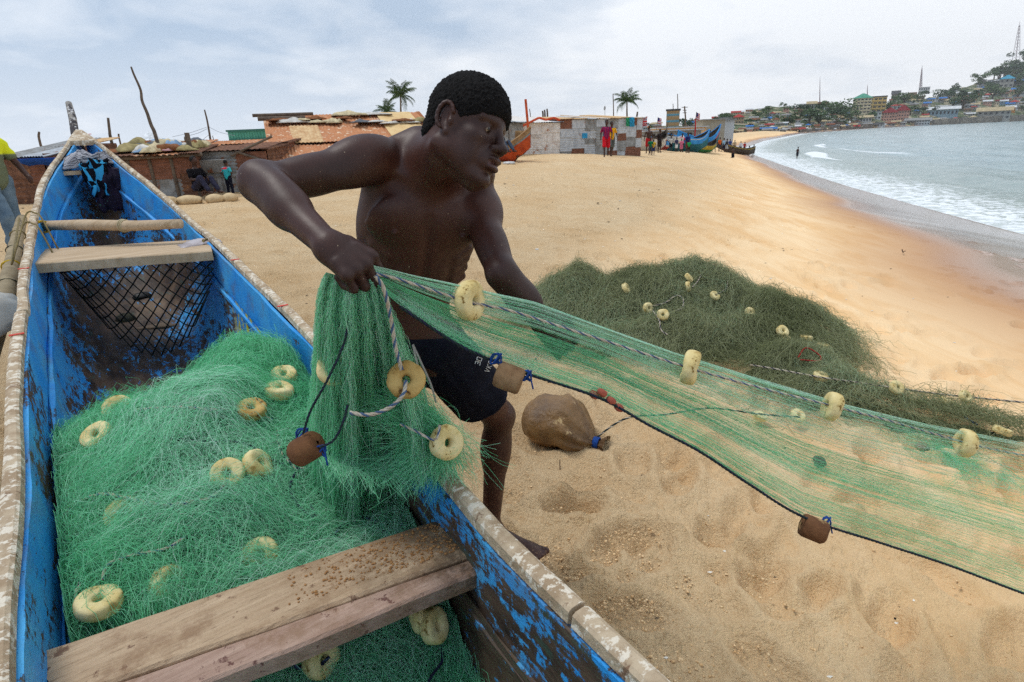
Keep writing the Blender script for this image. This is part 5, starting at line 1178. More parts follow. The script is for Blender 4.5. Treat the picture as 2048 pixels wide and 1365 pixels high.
DF = [(1376, 574, (.9, .1, .3), 'ring float on edge near the top of the olive heap'), (1378, 556, (.6, .5, .4), 'ring float just above the topmost float of the olive heap'), (1296, 617, (.5, .1, .85), 'ring float with a pale looped rope on the left of the olive heap'), (1326, 630, (-.3, .2, .9), 'ring float right beside the looped rope on the olive heap'), (1430, 592, (.4, .5, .8), 'ring float with blue cord right of the heap top'), (1500, 625, (.3, .4, .86), 'ring float on the right shoulder of the olive heap'), (1252, 577, (.7, .4, .5), 'ring float on the left shoulder of the olive heap'), (1565, 663, (.2, .4, .9), 'upper of two ring floats at the right foot of the olive heap'), (1569, 677, (.1, .8, .6), 'lower of two ring floats at the right foot of the olive heap'), (1612, 676, (.1, .97, .2), 'ring float lying flat on sand inside a dark rope loop'), (1646, 692, (.1, .95, .3), 'ring float lying flat on sand at the end of the dark loop'), (1641, 753, (.1, .85, .45), 'ring float flat on the net tail left of the others'), (1793, 776, (.25, .3, .9), 'ring float in the middle of the olive net tail'), (1931, 794, (.25, .3, .9), 'ring float on the olive net tail near the right edge'), (1893, 803, (.3, .9, .3), 'ring float under the tail with a blue cord'), (2004, 862, (.3, .95, .2), 'ring float flat on the sand at the end of the green tuft'),
      (1520, 833, (.1, .9, .4), 'small ring float lying on the sand seen through the drawn net'), (1596, 832, (.2, .5, .8), 'ring float standing open on the sand seen through the drawn net')]
dpos = []
for i, (x, y, n, lb) in enumerate(DF):
    t = ondark(x, y, .105 if n[1] < .8 else .06); flt(x, y, t, n, lb, 1.12, spin=i*.9); dpos.append(t)
def dp(x, y, l=.10): return P(x, y, ondark(x, y, l if l < .02 else .10)-.01)
rope([dp(*q) for q in ((1300, 614), (1330, 606), (1352, 592), (1366, 598), (1364, 616), (1345, 624), (1335, 632))], .006, 'net_rope', 'pale rope loop between two floats on the olive heap', (m_ra, m_ra, m_rn), twist=110)
rope([dp(*q) for q in ((1306, 622), (1318, 640), (1322, 660), (1335, 670))], .006, 'net_rope', 'pale rope going down from the left floats of the olive heap', (m_ra, m_ra, m_rn), twist=110)
rope([dp(*q) for q in ((1384, 576), (1396, 562), (1402, 550))], .005, 'net_rope', 'short pale rope by the top float of the olive heap', (m_ra, m_ra, m_rn))
rope([dp(*q) for q in ((1432, 590), (1452, 578), (1456, 560))], .005, 'net_rope', 'dark rope rising right of the heap top', (m_rg, m_rg, m_ra))
rope([dp(*q, .008) for q in ((1590, 660), (1608, 668), (1622, 680))], .006, 'net_rope', 'short dark rope on sand at the heap foot', (m_rg, m_rg, m_rg))
rope([dp(*q, .008) for q in ((1592, 673), (1612, 684), (1645, 688), (1636, 677), (1624, 673))], .006, 'net_rope', 'dark rope loop on smooth sand right of the olive heap', (m_rg, m_rg, m_rg))
rope([dp(*q) for q in ((1500, 730), (1560, 740), (1641, 755), (1720, 766), (1793, 777), (1860, 786), (1931, 794), (2060, 806), (2200, 815))], .006, 'net_rope', 'thin pale rope along the olive net tail', (m_ra, m_rn, m_ra), twist=110)
rope([dp(*q, .01) for q in ((1900, 802), (1918, 818), (1935, 838), (1955, 850))], .008, 'net_rope', 'blue cord lying on sand beside the green tuft', (m_rg, m_bc, m_rg))
rope([dp(*q, .01) for q in ((1984, 868), (2000, 860), (2016, 856))], .006, 'net_rope', 'short dark cord by the float at the right edge', (m_rg, m_rg, m_rg))
m_redc = mat('red_cord', (150, 40, 36))
rope([dp(*q, .03) for q in ((1596, 716), (1612, 696), (1640, 712), (1636, 722), (1600, 720))], .005, 'red_cord', 'red cord crumpled on the olive net at its right foot', (m_redc, m_redc, m_redc))
rope([dp(*q, .01) for q in ((1760, 784), (1800, 806), (1846, 828))], .005, 'red_cord', 'thin red cord running to a stone under the net tail', (m_redc, m_rg, m_redc))
# tuft of bright net spilling to the lower right of the tail
_ta, _tb = G(1850, 790, .03), G(2010, 868, .03)
def tuft_in(n, r): u = r.random(n); return _ta[0]+(_tb-_ta)[0]*u+r.normal(0, .05, n), _ta[1]+(_tb-_ta)[1]*u+r.normal(0, .05, n)
Q8 = pile_threads(lambda x, y: beach_z(x, y)+.02, tuft_in, 380, 10, .03, 63, lift=.03, curl=2, bundle=.6)
tu = threads('net_tuft', Q8, .0005, m_net, None, np.clip(rng.normal(.2, .15, len(Q8)), 0, 1)); tu['kind'] = 'stuff'
# stones and lumps under the drawn net
for x, y, s_, m_, lb in ((1860, 830, .036, mat('brown_pebble', (160, 128, 108), (90, 70, 60), 12), 'rounded brown stone on the sand under the net tail'), (1647, 868, .040, mat('dark_bundle', (96, 78, 74), (66, 54, 52), 30, bump=(60, .8, .01)), 'small dark bundle of cord on sand seen through the drawn net')):
    c = G(x, y, -.02); c[2] = sand_zf(c[0], c[1])+s_*.4; o = MB().lathe([(0, -s_*.6), (s_*.7, -s_*.5), (s_*1.0, 0), (s_*.75, s_*.5), (0, s_*.6)], 12, jit=.08).build('stone' if s_ < .038 else 'cord_bundle', m_, None, True, loc=c); tag(o, lb, 'stone' if s_ < .038 else 'bundle')
# ---- tied brown bag
bc = G(1125, 838, .0); bc[2] = sand_zf(bc[0], bc[1])
A = np.zeros((40, 30, 3)); ax = unit(G(1190, 848, 0)-G(1060, 790, .1)); ax[2] = 0; ax = unit(ax); sdv = np.cross(ZC, ax)
for i in range(40):
    u = i/39; Rr_ = .86*np.interp(u, (0, .06, .2, .45, .65, .8, .87, .92, 1), (.01, .12, .19, .205, .175, .10, .028, .034, .08))
    for j in range(30):
        a = 2*math.pi*j/29; fold = 1+.06*float(fbm(u*9, a*2.4, seed=14, octv=3))+(.03+.17*sstep(.35, .88, u))*math.sin(a*9+3*u)*sstep(.2, .6, u)+.05*float(vnoise(u*6, math.cos(a)*2+5, math.sin(a)*2, seed=4)); zz = max(math.sin(a)*Rr_*.85*fold, -.115)
        cz = .12-.085*sstep(.5, .9, u); A[i, j] = bc+ax*(-.24+.50*u)+sdv*math.cos(a)*Rr_*fold+ZC*(cz+zz*(1 if cz > .1 else .9))
        A[i, j, 2] = max(A[i, j, 2], bc[2]-.01)
bag = thing('tied_bag', 'brown plastic bag tied at its neck with blue cord, lying on the sand', 'bag', bc)
Ab = (A-bc); MB().grid(Ab).build('sack', mat('brown_plastic', (134, 100, 56), (92, 66, 38), 7, rough=.42, spec=.5, bump=(24, .9, .015), spot=((196, 168, 120), 10, .62)), bag, True)
nk = bc+ax*(-.24+.50*.885)+ZC*.04; mb = MB()
for k in range(4):
    a = np.linspace(0, 2*math.pi, 13); mb.tube(np.array([nk-bc+ax*.008*(k-1.5)+sdv*.032*math.cos(q)+ZC*.032*math.sin(q) for q in a]), .005, 5, cap=False)
mb.build('tie_cord', m_bc, bag, True)
rope([bc+ax*.16+ZC*.03, G(1250, 842, .0)+ZC*.012, G(1330, 833, 0)+ZC*.01, G(1420, 820, 0)+ZC*.01, G(1520, 832, 0)+ZC*.01, G(1600, 838, 0)+ZC*.01], .0055, 'net_rope', 'dark rope on the sand from the tied bag to the ring floats', (m_rg, m_ra, m_rg), twist=110)
# ------------------------------------------------------------------ corrugated sheets, shacks, poles
def sheet_iron(mb, p0, ux_, uz_, w_, h_, ribs, depth, across=True):
    """corrugated panel: p0 lower left corner, ux_ along, uz_ up; ribs run up (across=False) or along"""
    n = np.cross(ux_, uz_); k = ribs*2+1; L = []
    for i in range(k):
        f = i/(k-1); d = n*(depth if i % 2 else 0)
        if across: a = p0+uz_*h_*f+d; L.append((a, a+ux_*w_))
        else: a = p0+ux_*w_*f+d; L.append((a, a+uz_*h_))
    A = np.array(L); mb.grid(A); mb.grid((A-n*(depth*.6+.004))[:, ::-1])
    return mb
RUST = [mat('rust_iron', (196, 138, 98), (168, 108, 72), 5, 7, .35, .65, .85, .15, spot=((222, 196, 166), 5, .56), sc=(1, 1, 1)), mat('dark_rust_iron', (128, 92, 72), (96, 68, 54), 6, 7, .4, .6, .85, .15, spot=((150, 104, 70), 7, .6)),
        mat('grey_iron', (150, 152, 152), (122, 120, 116), 4, 7, .4, .6, .6, .3, spot=((128, 82, 56), 3.2, .60)), mat('pale_iron', (188, 192, 196), (164, 168, 172), 4, 7, .4, .6, .55, .3, spot=((140, 92, 62), 3.0, .64)),
        mat('whitewashed_iron', (224, 220, 214), (204, 196, 188), 5, 7, .4, .6, .8, .2, spot=((172, 122, 92), 2.6, .63)), mat('sandy_iron', (214, 184, 140), (190, 150, 106), 5, 7, .4, .6, .8, .2), mat('brown_iron', (134, 92, 74), (112, 76, 60), 7, 7, .4, .6, .85, .15)]
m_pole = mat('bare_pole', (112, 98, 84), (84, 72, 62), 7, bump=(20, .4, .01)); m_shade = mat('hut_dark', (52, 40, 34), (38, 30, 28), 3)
def gz0(x, y): return float(beach_z(np.array([x]), np.array([y]))[0])
def column(px, y_):                      # ground point below picture column px at world distance y_ (depth)
    x = (px-1024)/FPX*(y_/1.0); return x
def at(px, dep):
    """ground point that appears in picture column px at forward distance dep"""
    lo = 0; X = (px-1024)/FPX*dep*.985; z = gz0(X, dep); 
    for _ in range(3):
        q = np.array((X, dep, z))-EYE; d = q@FW; cur = 1024+(q@RT)/d*FPX; X += (px-cur)*d/FPX; z = gz0(X, dep)
    return np.array((X, dep, z))
def zat(px, py, dep):
    """height seen at picture spot px,py at forward distance dep"""
    d = ray(px, py); return (EYE+d*dep/d[1])[2]
def wall(parent, pa, pb, h0, h1, mats, rng_, zlow=None, rows=2, wmin=.7, wmax=1.3, name='wall_panel', side=1):
    """patchwork of iron sheets between ground points; h0,h1 top heights"""
    pa, pb = np.asarray(pa, float), np.asarray(pb, float); L = np.linalg.norm((pb-pa)[:2]); ux_ = unit((pb-pa)*(1, 1, 0)); u = 0
    while u < L-.05:
        w_ = min(rng_.uniform(wmin, wmax), L-u); 
        if L-u-w_ < .3: w_ = L-u
        top = h0+(h1-h0)*(u+w_/2)/L; bot = pa[2]+(pb[2]-pa[2])*(u+w_/2)/L-.08; z = bot; nr = rows
        cuts = [bot]+sorted(bot+(top-bot)*((k+1)/nr+rng_.uniform(-.12, .12)) for k in range(nr-1))+[top+rng_.uniform(-.03, .03)]
        for k in range(nr):
            mb = MB(); off = np.cross(ux_, ZC)*(rng_.uniform(.0, .02)+.022*k)*side
            p0 = np.array((pa[0], pa[1], 0))+ux_*(u-.02)+off; p0[2] = cuts[k]-.02
            ti = rng_.uniform(-.015, .015); uxx = unit(ux_+ZC*ti)
            sheet_iron(mb, p0, uxx, ZC, w_+.04, cuts[k+1]-cuts[k]+.04, 7, .018, rng_.random() < .8)
            mb.build(name, mats[int(rng_.integers(0, len(mats)))], parent)
        u += w_
def person(label, px, dep, h_, shirt, pants, pose='stand', face=0.0, skin=None, height_px=None, group=None, hat=None, zoff=0.0, long=False, extra=None):
    p = at(px, dep) if not isinstance(px, np.ndarray) else px; k = h_/1.75
    S, Sh, Pa = SDF(), SDF(), SDF(); f = rotz(face)
    def q(x, y, z): return np.array((x, y, z))*k
    hipz = .90 if pose != 'sit' else .14
    if pose == 'kneel': hipz = .5
    hd = q(0, -.03, hipz+.74); sh = .19
    S.ell(hd, np.array((.078, .095, .118))*k, None, .02*k); S.cone(q(0, 0, hipz+.50), hd, .055*k, .055*k, .03*k)
    S.ell(hd+q(0, -.095, -.02), np.array((.016, .02, .024))*k, None, .015*k)
    S.cone(q(0, .0, hipz+.06), q(0, 0, hipz+.40), .125*k, .15*k, .05*k); S.cone(q(-sh, 0, hipz+.47), q(sh, 0, hipz+.47), .055*k, .055*k, .05*k)
    arms = {'stand': [((-.28, .02, .20), (-.27, -.10, -.02)), ((.28, .02, .20), (.27, -.10, -.02))], 'walk': [((-.27, .12, .22), (-.27, .02, .0)), ((.27, -.08, .22), (.25, -.24, .06))],
            'sit': [((-.26, -.10, .24), (-.10, -.32, .24)), ((.26, -.10, .24), (.10, -.32, .24))], 'kneel': [((-.26, -.1, .24), (-.2, -.25, .1)), ((.26, -.1, .24), (.2, -.25, .1))],
            'wave': [((-.34, .02, .60), (-.30, -.02, .84)), ((.30, .02, .24), (.30, -.10, .0))], 'hips': [((-.34, .06, .22), (-.16, -.04, .06)), ((.34, .06, .22), (.16, -.04, .06))]}[pose]
    for s_, (e, hnd) in zip((-1, 1), arms):
        e = q(e[0], e[1], hipz+e[2]); hh = q(hnd[0], hnd[1], hipz+hnd[2]); S.cone(q(s_*sh, 0, hipz+.46), e, .047*k, .036*k, .02*k); S.cone(e, hh, .036*k, .026*k, .015*k); S.ell(hh+unit(hh-e)*.05*k, np.array((.03, .03, .055))*k, None, .02*k)
        Sh.cone(q(s_*sh, 0, hipz+.46), q(s_*sh, 0, hipz+.46)+(e-q(s_*sh, 0, hipz+.46))*.6, .066*k, .062*k, .03*k)
    legs = {'stand': [((-.10, -.02, .48), (-.11, 0, .07)), ((.10, -.02, .48), (.12, 0, .07))], 'walk': [((-.10, -.18, .50), (-.10, -.22, .07)), ((.10, .02, .48), (.10, .24, .12))],
            'sit': [((-.16, -.34, .42), (-.14, -.56, .06)), ((.16, -.36, .38), (.14, -.62, .06))], 'kneel': [((-.1, -.10, .07), (-.1, .32, .05)), ((.12, -.1, .07), (.12, .30, .05))],
            'wave': [((-.11, -.02, .48), (-.14, 0, .07)), ((.11, -.02, .48), (.14, 0, .07))], 'hips': [((-.12, -.02, .48), (-.16, 0, .07)), ((.12, -.02, .48), (.16, 0, .07))]}[pose]
    for s_, (kn, an) in zip((-1, 1), legs):
        a, b, c = q(s_*.095, 0, hipz), q(*kn), q(*an); S.cone(a, b, .085*k, .055*k, .03*k); S.cone(b, c, .054*k, .036*k, .02*k)
        ft = q(0, -.13, 0) if pose != 'kneel' else q(0, .1, 0); S.cone(c-q(0, -.02, .03), c+ft-q(0, 0, .04), .038*k, .028*k, .02*k)
        Pa.cone(a+q(0, 0, .02), b if long else a+(b-a)*.9, .108*k, (.075 if long else .098)*k, .03*k)
        if long: Pa.cone(b, b+(c-b)*.88, .075*k, .062*k, .02*k)
    Pa.ell(q(0, 0, hipz+.03), np.array((.165, .125, .11))*k, None, .03*k)
    Sh.cone(q(0, 0, hipz+.05), q(0, 0, hipz+.38), .150*k, .170*k, .03*k); Sh.cone(q(-sh+.02, 0, hipz+.455), q(sh-.02, 0, hipz+.455), .075*k, .075*k, .04*k)
    hS = SDF(); hS.ell(hd+q(0, .022, .035), np.array((.088, .098, .100))*k, None, .01)
    v = max(.011*k*dep/22, .008) if dep > 14 else .010
    root = thing('person', label, 'person', p+np.array((0, 0, zoff)), 0, group)
    def add(nm, SS, m):
        V, F = SS.mesh(nm, v); V = V@f.T; 
        if nm in ('shirt', 'trousers', 'shorts'): V = V+.008*k*fbm(V[:, 0]*18, V[:, 1]*18, V[:, 2]*14, seed=4, octv=2)[:, None]*np.array((1, 1, 0))
        return obj(nm, npmesh(nm, V, F), m, root)
    add('body', S, skin or mat('brown_skin', (74, 48, 38), (58, 38, 31), 5, rough=.5)); add('hair', hS, mat('hair_far', (20, 18, 18)))
    if shirt is not None: add('shirt', Sh, shirt)
    if pants is not None: add('trousers' if long else 'shorts', Pa, pants)
    if hat is not None: o = MB().lathe([(0, .10), (.06, .095), (.095, .05), (.10, 0), (.13, -.005), (.10, -.012)], 14, hd*1.0@f.T+np.array((0, 0, .03*k))).build('hat', hat, root, True)
    return root
def cl(name, c, c2=None): return mat(name, c, c2 or tuple(int(v*.8) for v in c), 8, rough=.9, spec=.1)

# ---- left rusty shack with rubbish on its roof
R1 = np.random.default_rng(101)
def shack(label, A, B_, front_h, back_h, depth, wall_mats, roof_mats, over=.35, rows=2, roofcols=None, name='shack', rrows=2, seed=1, wmin=.7, wmax=1.3):
    """A,B ground ends of the front wall, seen left to right; roof falls from back to front"""
    r = np.random.default_rng(seed); A, B_ = np.asarray(A, float), np.asarray(B_, float); ux_ = unit((B_-A)*(1, 1, 0)); L = np.linalg.norm((B_-A)[:2]); nb = np.cross(ZC, ux_)
    root = thing(name, label, 'shack', A); Z = lambda v: np.asarray(v, float)-A
    core = MB(); c0, c1 = A+nb*.12, B_+nb*.12; c2, c3 = B_+nb*depth, A+nb*depth; T = [c0+(0, 0, front_h-.1), c1+(0, 0, front_h-.1+A[2]-B_[2]), c2+(0, 0, back_h-.1), c3+(0, 0, back_h-.1)]
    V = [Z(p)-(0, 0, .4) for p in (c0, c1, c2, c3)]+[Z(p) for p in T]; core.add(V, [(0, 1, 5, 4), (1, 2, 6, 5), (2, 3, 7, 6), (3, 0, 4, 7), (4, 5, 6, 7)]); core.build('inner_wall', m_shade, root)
    wall(root, Z(A), Z(B_), front_h, front_h+A[2]-B_[2]+0.0, wall_mats, r, rows=rows, wmin=wmin, wmax=wmax)
    wall(root, Z(B_), Z(B_+nb*depth), front_h+0, back_h, wall_mats, r, rows=rows); wall(root, Z(A+nb*depth), Z(A), back_h, front_h, wall_mats, r, rows=rows)
    # roof sheets
    slope = unit(nb*(depth)+ZC*(back_h-front_h)); n = np.cross(ux_, slope); RL = math.hypot(depth, back_h-front_h)+over*1.4; u = -over*.6
    while u < L+over*.6:
        w_ = min(r.uniform(.75, 1.15), L+over*.6-u)
        for k in range(rrows):
            mb = MB(); p0 = Z(A)+(0, 0, front_h)+ux_*u-slope*over+slope*(RL/rrows)*k+n*(.03+.02*(k % 2)+r.uniform(0, .035))
            tl = unit(ux_+ZC*r.uniform(-.02, .02)); sheet_iron(mb, p0, tl, unit(slope+ZC*r.uniform(-.02, .03)), w_+.05, RL/rrows+.12*r.uniform(.3, 1.6), 8, .022, False)
            mb.build('roof_sheet', roof_mats[int(r.integers(0, len(roof_mats)))], root)
        u += w_
    return root, Z, ux_, nb, slope, n, L
a, b = at(232, 15.6), at(402, 16.0); b[2] = a[2] = a[2]-.0
hA = zat(330, 312, 15.8)-a[2]; hB = zat(330, 292, 19.0)-a[2]
sh_, Z_, ux1, nb1, sl1, n1, L1 = shack('low rusty shack with rags and rubbish piled on its roof, behind the canoe bow', a, b, hA, hB, 3.4, [RUST[1], RUST[6], RUST[1], RUST[2]], RUST[:2], seed=3)
for i in range(5):
    p = Z_(a)+ux1*(L1*i/4)-nb1*.05; MB().tube([p-(0, 0, .3), p+(0, 0, hA+.02)], .045, 7).build('post', m_pole, sh_)
MB().tube([Z_(a)-ux1*.4-nb1*.2+(0, 0, hA-.03), Z_(a)+ux1*(L1+.3)-nb1*.2+(0, 0, hA+.0)], .05, 7).build('eaves_beam', m_pole, sh_)
ragc = [cl('rag_cream', (214, 198, 160)), cl('rag_white', (216, 212, 204)), cl('rag_khaki', (164, 150, 106)), cl('rag_pink', (206, 160, 160)), cl('rag_grey', (110, 114, 120)), cl('rag_brown', (140, 92, 60)), cl('rag_blue', (140, 170, 200))]
def rag(c, sx_, sy_, sz_, m, label, seed, name='rag', group=None, cat='rag'):
    n = 12; u, v = np.meshgrid(np.linspace(-1, 1, n), np.linspace(-1, 1, n), indexing='ij'); f = fbm(u*1.8+seed, v*1.8, seed=seed, octv=3)
    z = sz_*(np.clip(1-u**2, 0, 1)*np.clip(1-v**2, 0, 1))**.5*(1+.7*f)+.02; X = u*sx_*(1+.15*f); Y = v*sy_*(1+.2*fbm(u*2, v*2+seed, seed=seed+5, octv=2))
    me = MB().grid(np.stack((X, Y, z), -1)).mesh(name, True); o = obj(name, me, m, None, [float(q) for q in c]); s = o.modifiers.new('thick', 'SOLIDIFY'); s.thickness = .015; s.offset = -1
    o.rotation_euler = (0, 0, math.atan2(ux1[1], ux1[0])+seed); return tag(o, label, cat, group)
where = ['far left', 'left', 'left of centre', 'centre', 'right of centre', 'right', 'far right']
for i in range(22):
    u = (i+.5)/22*L1*.98; vv = R1.uniform(.0, 2.4); c = np.asarray(a)+ux1*u+sl1*vv+(0, 0, hA+.08); mi = int(R1.choice([0, 0, 1, 2, 2, 3, 4, 5, 6]))
    rag(c, R1.uniform(.25, .5), R1.uniform(.2, .34), R1.uniform(.07, .17), ragc[mi], 'crumpled '+['cream', 'white', 'khaki', 'pink', 'grey', 'brown', 'bluish'][mi]+' sacking on the low rusty shack roof', 200+i, 'sacking', 'sacking and rags on the low shack roof')
# white tent behind, poles
tp = at(318, 24); tz = zat(318, 262, 24); q0 = at(288, 24); w_ = tp[0]-q0[0]
w_ = .63/.55*(tz-tp[2])
MB().add([(-w_, -w_, 0), (w_, -w_, 0), (w_, w_, 0), (-w_, w_, 0), (0, 0, tz-tp[2])], [(0, 1, 4), (1, 2, 4), (2, 3, 4), (3, 0, 4)]).build('tent', cl('tent_white', (236, 240, 244)), None, loc=tp)
tag(bpy.data.objects['tent'], 'white pointed tent top behind the low rusty shack', 'tent')
def pole(label, pts, dep, r0=.04, r1=.02, base=True, m=m_pole, name='wooden_pole', cat='pole', group=None, n=None):
    P3 = [np.array((EYE+ray(x, y)*dep/ray(x, y)[1])) for x, y in pts]
    if base: g = at(pts[-1][0], dep); g = g.copy(); g[2] -= .2; P3.append(np.array((P3[-1][0], P3[-1][1], g[2])))
    P3 = smooth_path(P3, max(10, len(P3)*4)); rr = np.linspace(r1, r0, len(P3)); o = MB().tube(P3[::-1], rr[::-1], 7).build(name, m, None, True); return tag(o, label, cat, group)
pole('tall crooked bare branch pole leaning over the low rusty shack', [(262, 134), (268, 150), (281, 180), (284, 202), (294, 226), (302, 250), (313, 279)], 17, .055, .022)
pole('straight dark pole standing just right of the canoe bow', [(216, 236), (219, 262), (223, 284)], 19, .05, .035)
pole('slim pole just left of the canoe bow', [(78, 264), (80, 286)], 21, .045, .035)
pole('crooked thin wire pole between the low shack and the green container', [(409, 220), (414, 240), (418, 262), (425, 304)], 20, .04, .022)
pole('short thin lamp post behind the low rusty shack', [(237, 268), (240, 284)], 26, .035, .035)
pole('thin aerial stick left of the green container', [(425, 272), (433, 303)], 21, .018, .012)
pole('distant thin aerial between the wire pole and the container', [(460, 276), (463, 300)], 30, .03, .02)
pole('short thick stick on the shack roof right of the tent', [(370, 278), (376, 287)], 17, .06, .05)
mw = mat('wire', (150, 156, 162)); 
def wire(label, pts, dep, r0=.006, group='thin wires between the poles'):
    P3 = [np.array((EYE+ray(x, y)*dep/ray(x, y)[1])) for x, y in pts]; tag(MB().tube(smooth_path(P3, 20), r0, 4, cap=False).build('wire', mw), label, 'wire', group)
wire('upper wire running left from the crooked wire pole', [(345, 274), (380, 266), (413, 255)], 20); wire('lower wire running left from the crooked wire pole', [(368, 274), (395, 267), (414, 258)], 20)
wire('wire running right from the crooked wire pole to the container', [(415, 253), (440, 265), (470, 272)], 20); wire('wire slanting down left of the crooked wire pole', [(398, 288), (408, 278), (418, 270)], 20)
# ---- second shack (right of it) leaning iron walls
a2, b2 = at(398, 16.6), at(545, 16.6); a2[2] = b2[2] = min(a2[2], b2[2])
hA2 = zat(410, 306, 16.6)-a2[2]
s2_, Z2, ux2, nb2, sl2, n2_, L2 = shack('brown patched iron shack with a doorway, behind the woman and the child', a2, b2, hA2, hA2+.25, 3.0, [RUST[1], RUST[6], RUST[1], RUST[2]], RUST[:2], seed=9, over=.15)
mb = MB(); p = Z2(a2)+ux2*.05-nb2*.06; mb.box(p+(0, 0, .75), (.10, .08, 1.7)); mb.build('door_post', m_pole, s2_)
for u0, z0, z1, du in ((1.15, hA2-.1, hA2+.35, 1.2), (1.3, hA2+.0, .75, .9)):
    MB().tube([Z2(a2)+ux2*u0-nb2*.12+(0, 0, z0), Z2(a2)+ux2*(u0+du)-nb2*.12+(0, 0, z1)], .035, 6).build('brace', m_pole, s2_)
MB().box((0, 0, 0), (.9, .03, .34), rotx(.3)).build('awning_board', RUST[2], s2_, loc=Z2(a2)+ux2*.62-nb2*.22+(0, 0, hA2-.35))
# sandbags along the front
for i, (px, py, w_) in enumerate(((338, 374, .44), (380, 373, .62), (432, 372, .46), (462, 370, .34))):
    c = at(px, 14.6+.15*i); mb = MB(); n_ = 14; A = []
    for k in range(n_):
        f = k/(n_-1); rr = (.02+.15*math.sin(math.pi*f)**.35); A.append([(w_*(f-.5), rr*1.2*math.cos(q), .12+rr*.8*math.sin(q)+.01*float(vnoise(f*5, q, i))) for q in np.linspace(0, 2*math.pi, 13)])
    o = mb.grid(np.array(A)[:, ::-1]).build('sandbag', mat('sandbag_cloth', (204, 180, 140), (176, 150, 112), 5, bump=(30, .3, .01)), None, True, loc=c-np.array((0, 0, .05))); o.rotation_euler = (0, 0, .06*i-.1)
    tag(o, ['leftmost sandbag, beside the canoe rail', 'longest sandbag, in front of the iron wall', 'sandbag lying below the seated woman', 'rightmost sandbag, beside the small child'][i], 'sandbag', 'sandbags before the rusty shacks')
person('woman with big dark hair sitting on the ground in the shack doorway', 402, 15.6, 1.62, cl('black_top', (22, 20, 24)), cl('print_skirt', (52, 52, 70)), 'sit', face=1.15, zoff=.14, long=True)
person('small child in teal and red top standing by the iron wall', 463, 15.9, .92, mat('teal_red_top', (40, 160, 170), (190, 30, 50), 3.2, 2, .56, .60), cl('dark_navy', (24, 26, 40)), 'hips', face=2.8, long=True)
# ---- far left awnings behind the bow
a3, b3 = at(20, 15.5), at(112, 15.5); a3[2] = b3[2]
s3_, Z3, ux3, nb3, sl3, n3, L3 = shack('low stall with pale grey sheets on its roof, left of the canoe bow', a3, b3, zat(60, 318, 15.5)-a3[2], zat(60, 290, 18.5)-a3[2], 3.0, [RUST[6], RUST[1]], [RUST[5], RUST[3], RUST[2]], seed=12, over=.08)
o = MB().grid(np.array([[(u*1.6, v*1.1, .05*math.sin(u*9)*v-.35*v) for v in (0, .3, .6, 1)] for u in np.linspace(0, 1, 14)])).build('tarpaulin', cl('tarp_blue', (40, 90, 190)), None, True, loc=at(48, 14.9)+(0, 0, zat(50, 318, 14.9)-at(48, 14.9)[2])); tag(o, 'blue tarpaulin hanging from the low stall left of the bow', 'tarpaulin'); o.modifiers.new('t', 'SOLIDIFY').thickness = .01
# ---- green container building
def boxhouse(label, px0, px1, py_top, dep, depth_, col, name='building', cat='building', zb=-1.0, trim=None):
    p0, p1 = at(px0, dep), at(px1, dep); zt = zat((px0+px1)/2, py_top, dep); root = thing(name, label, cat, p0); w_ = p1[0]-p0[0]; hh = zt-p0[2]
    MB().box((w_/2, depth_/2, hh/2-.2), (w_, depth_, hh+.4)).build('wall', col, root)
    return root, w_, hh
rt_, w_, hh = boxhouse('green corrugated container building rising behind the brown iron shack', 470, 545, 262, 27, 5, mat('green_iron', (92, 160, 136), (80, 146, 124), 4))
for k in range(14): MB().box((w_*(k+.5)/14, -.012, hh*.62), (w_/14*.35, .02, hh*.7)).build('rib', mat('green_iron', (92, 160, 136)), rt_)
MB().box((w_/2, -.03, hh*.80), (w_*.98, .03, .05)).build('rail', mat('green_dark', (60, 110, 96)), rt_); MB().box((w_/2, -.02, hh+.03), (w_+.1, .08, .08)).build('roof_edge', mat('green_dark', (60, 110, 96)), rt_)
# ---- big rusty roof behind the fisherman
a4, b4 = at(562, 17.5), at(900, 19.4); a4[2] = b4[2] = -.15
zf = zat(540, 322, 17.5)-a4[2]; zb_ = zat(540, 246, 22)-a4[2]
s4_, Z4, ux4, nb4, sl4, n4, L4 = shack('wide shack with a big orange rusty patched roof behind the fisherman', a4, b4, zf, zb_+.1, 4.2, [RUST[1], RUST[6]], [RUST[0], RUST[0], RUST[0], RUST[5]], seed=21, over=.3, rrows=3)
MB().tube([Z4(a4)-ux4*.35+nb4*3.9+(0, 0, zb_+.10), Z4(a4)+ux4*1.2+nb4*3.9+(0, 0, zb_+.10)], .07, 8).build('roof_beam', m_pole, s4_)
MB().tube([Z4(a4)-ux4*.5+nb4*4.1+(0, 0, zb_+.22), Z4(a4)+ux4*1.5+nb4*4.1+(0, 0, zb_+.24)], .055, 8).build('roof_beam', m_pole, s4_)
mb = MB(); sheet_iron(mb, Z4(a4)+ux4*min(5.4, L4-1.5)+sl4*1.2+(0, 0, zf+.14), ux4, sl4, 1.3, 3.2, 3, .01, False); mb.build('roof_board', mat('beige_board', (222, 192, 140), (206, 172, 120), 3), s4_)
for i in range(16):
    u = (i+.5)/16*L4; vv = R1.uniform(2.8, 4.3); c = np.asarray(a4)+ux4*u+sl4*vv+(0, 0, zf+.10); mi = int(R1.choice([0, 1, 1, 2, 5, 5, 4]))
    rag(c, R1.uniform(.25, .6), R1.uniform(.15, .3), R1.uniform(.05, .14), ragc[mi], ['cream', 'white', 'khaki', 'pink', 'grey', 'brown', 'bluish'][mi]+' scrap on the big rusty roof', 300+i, 'roof_scrap', 'scraps on the big rusty roof', 'scrap')

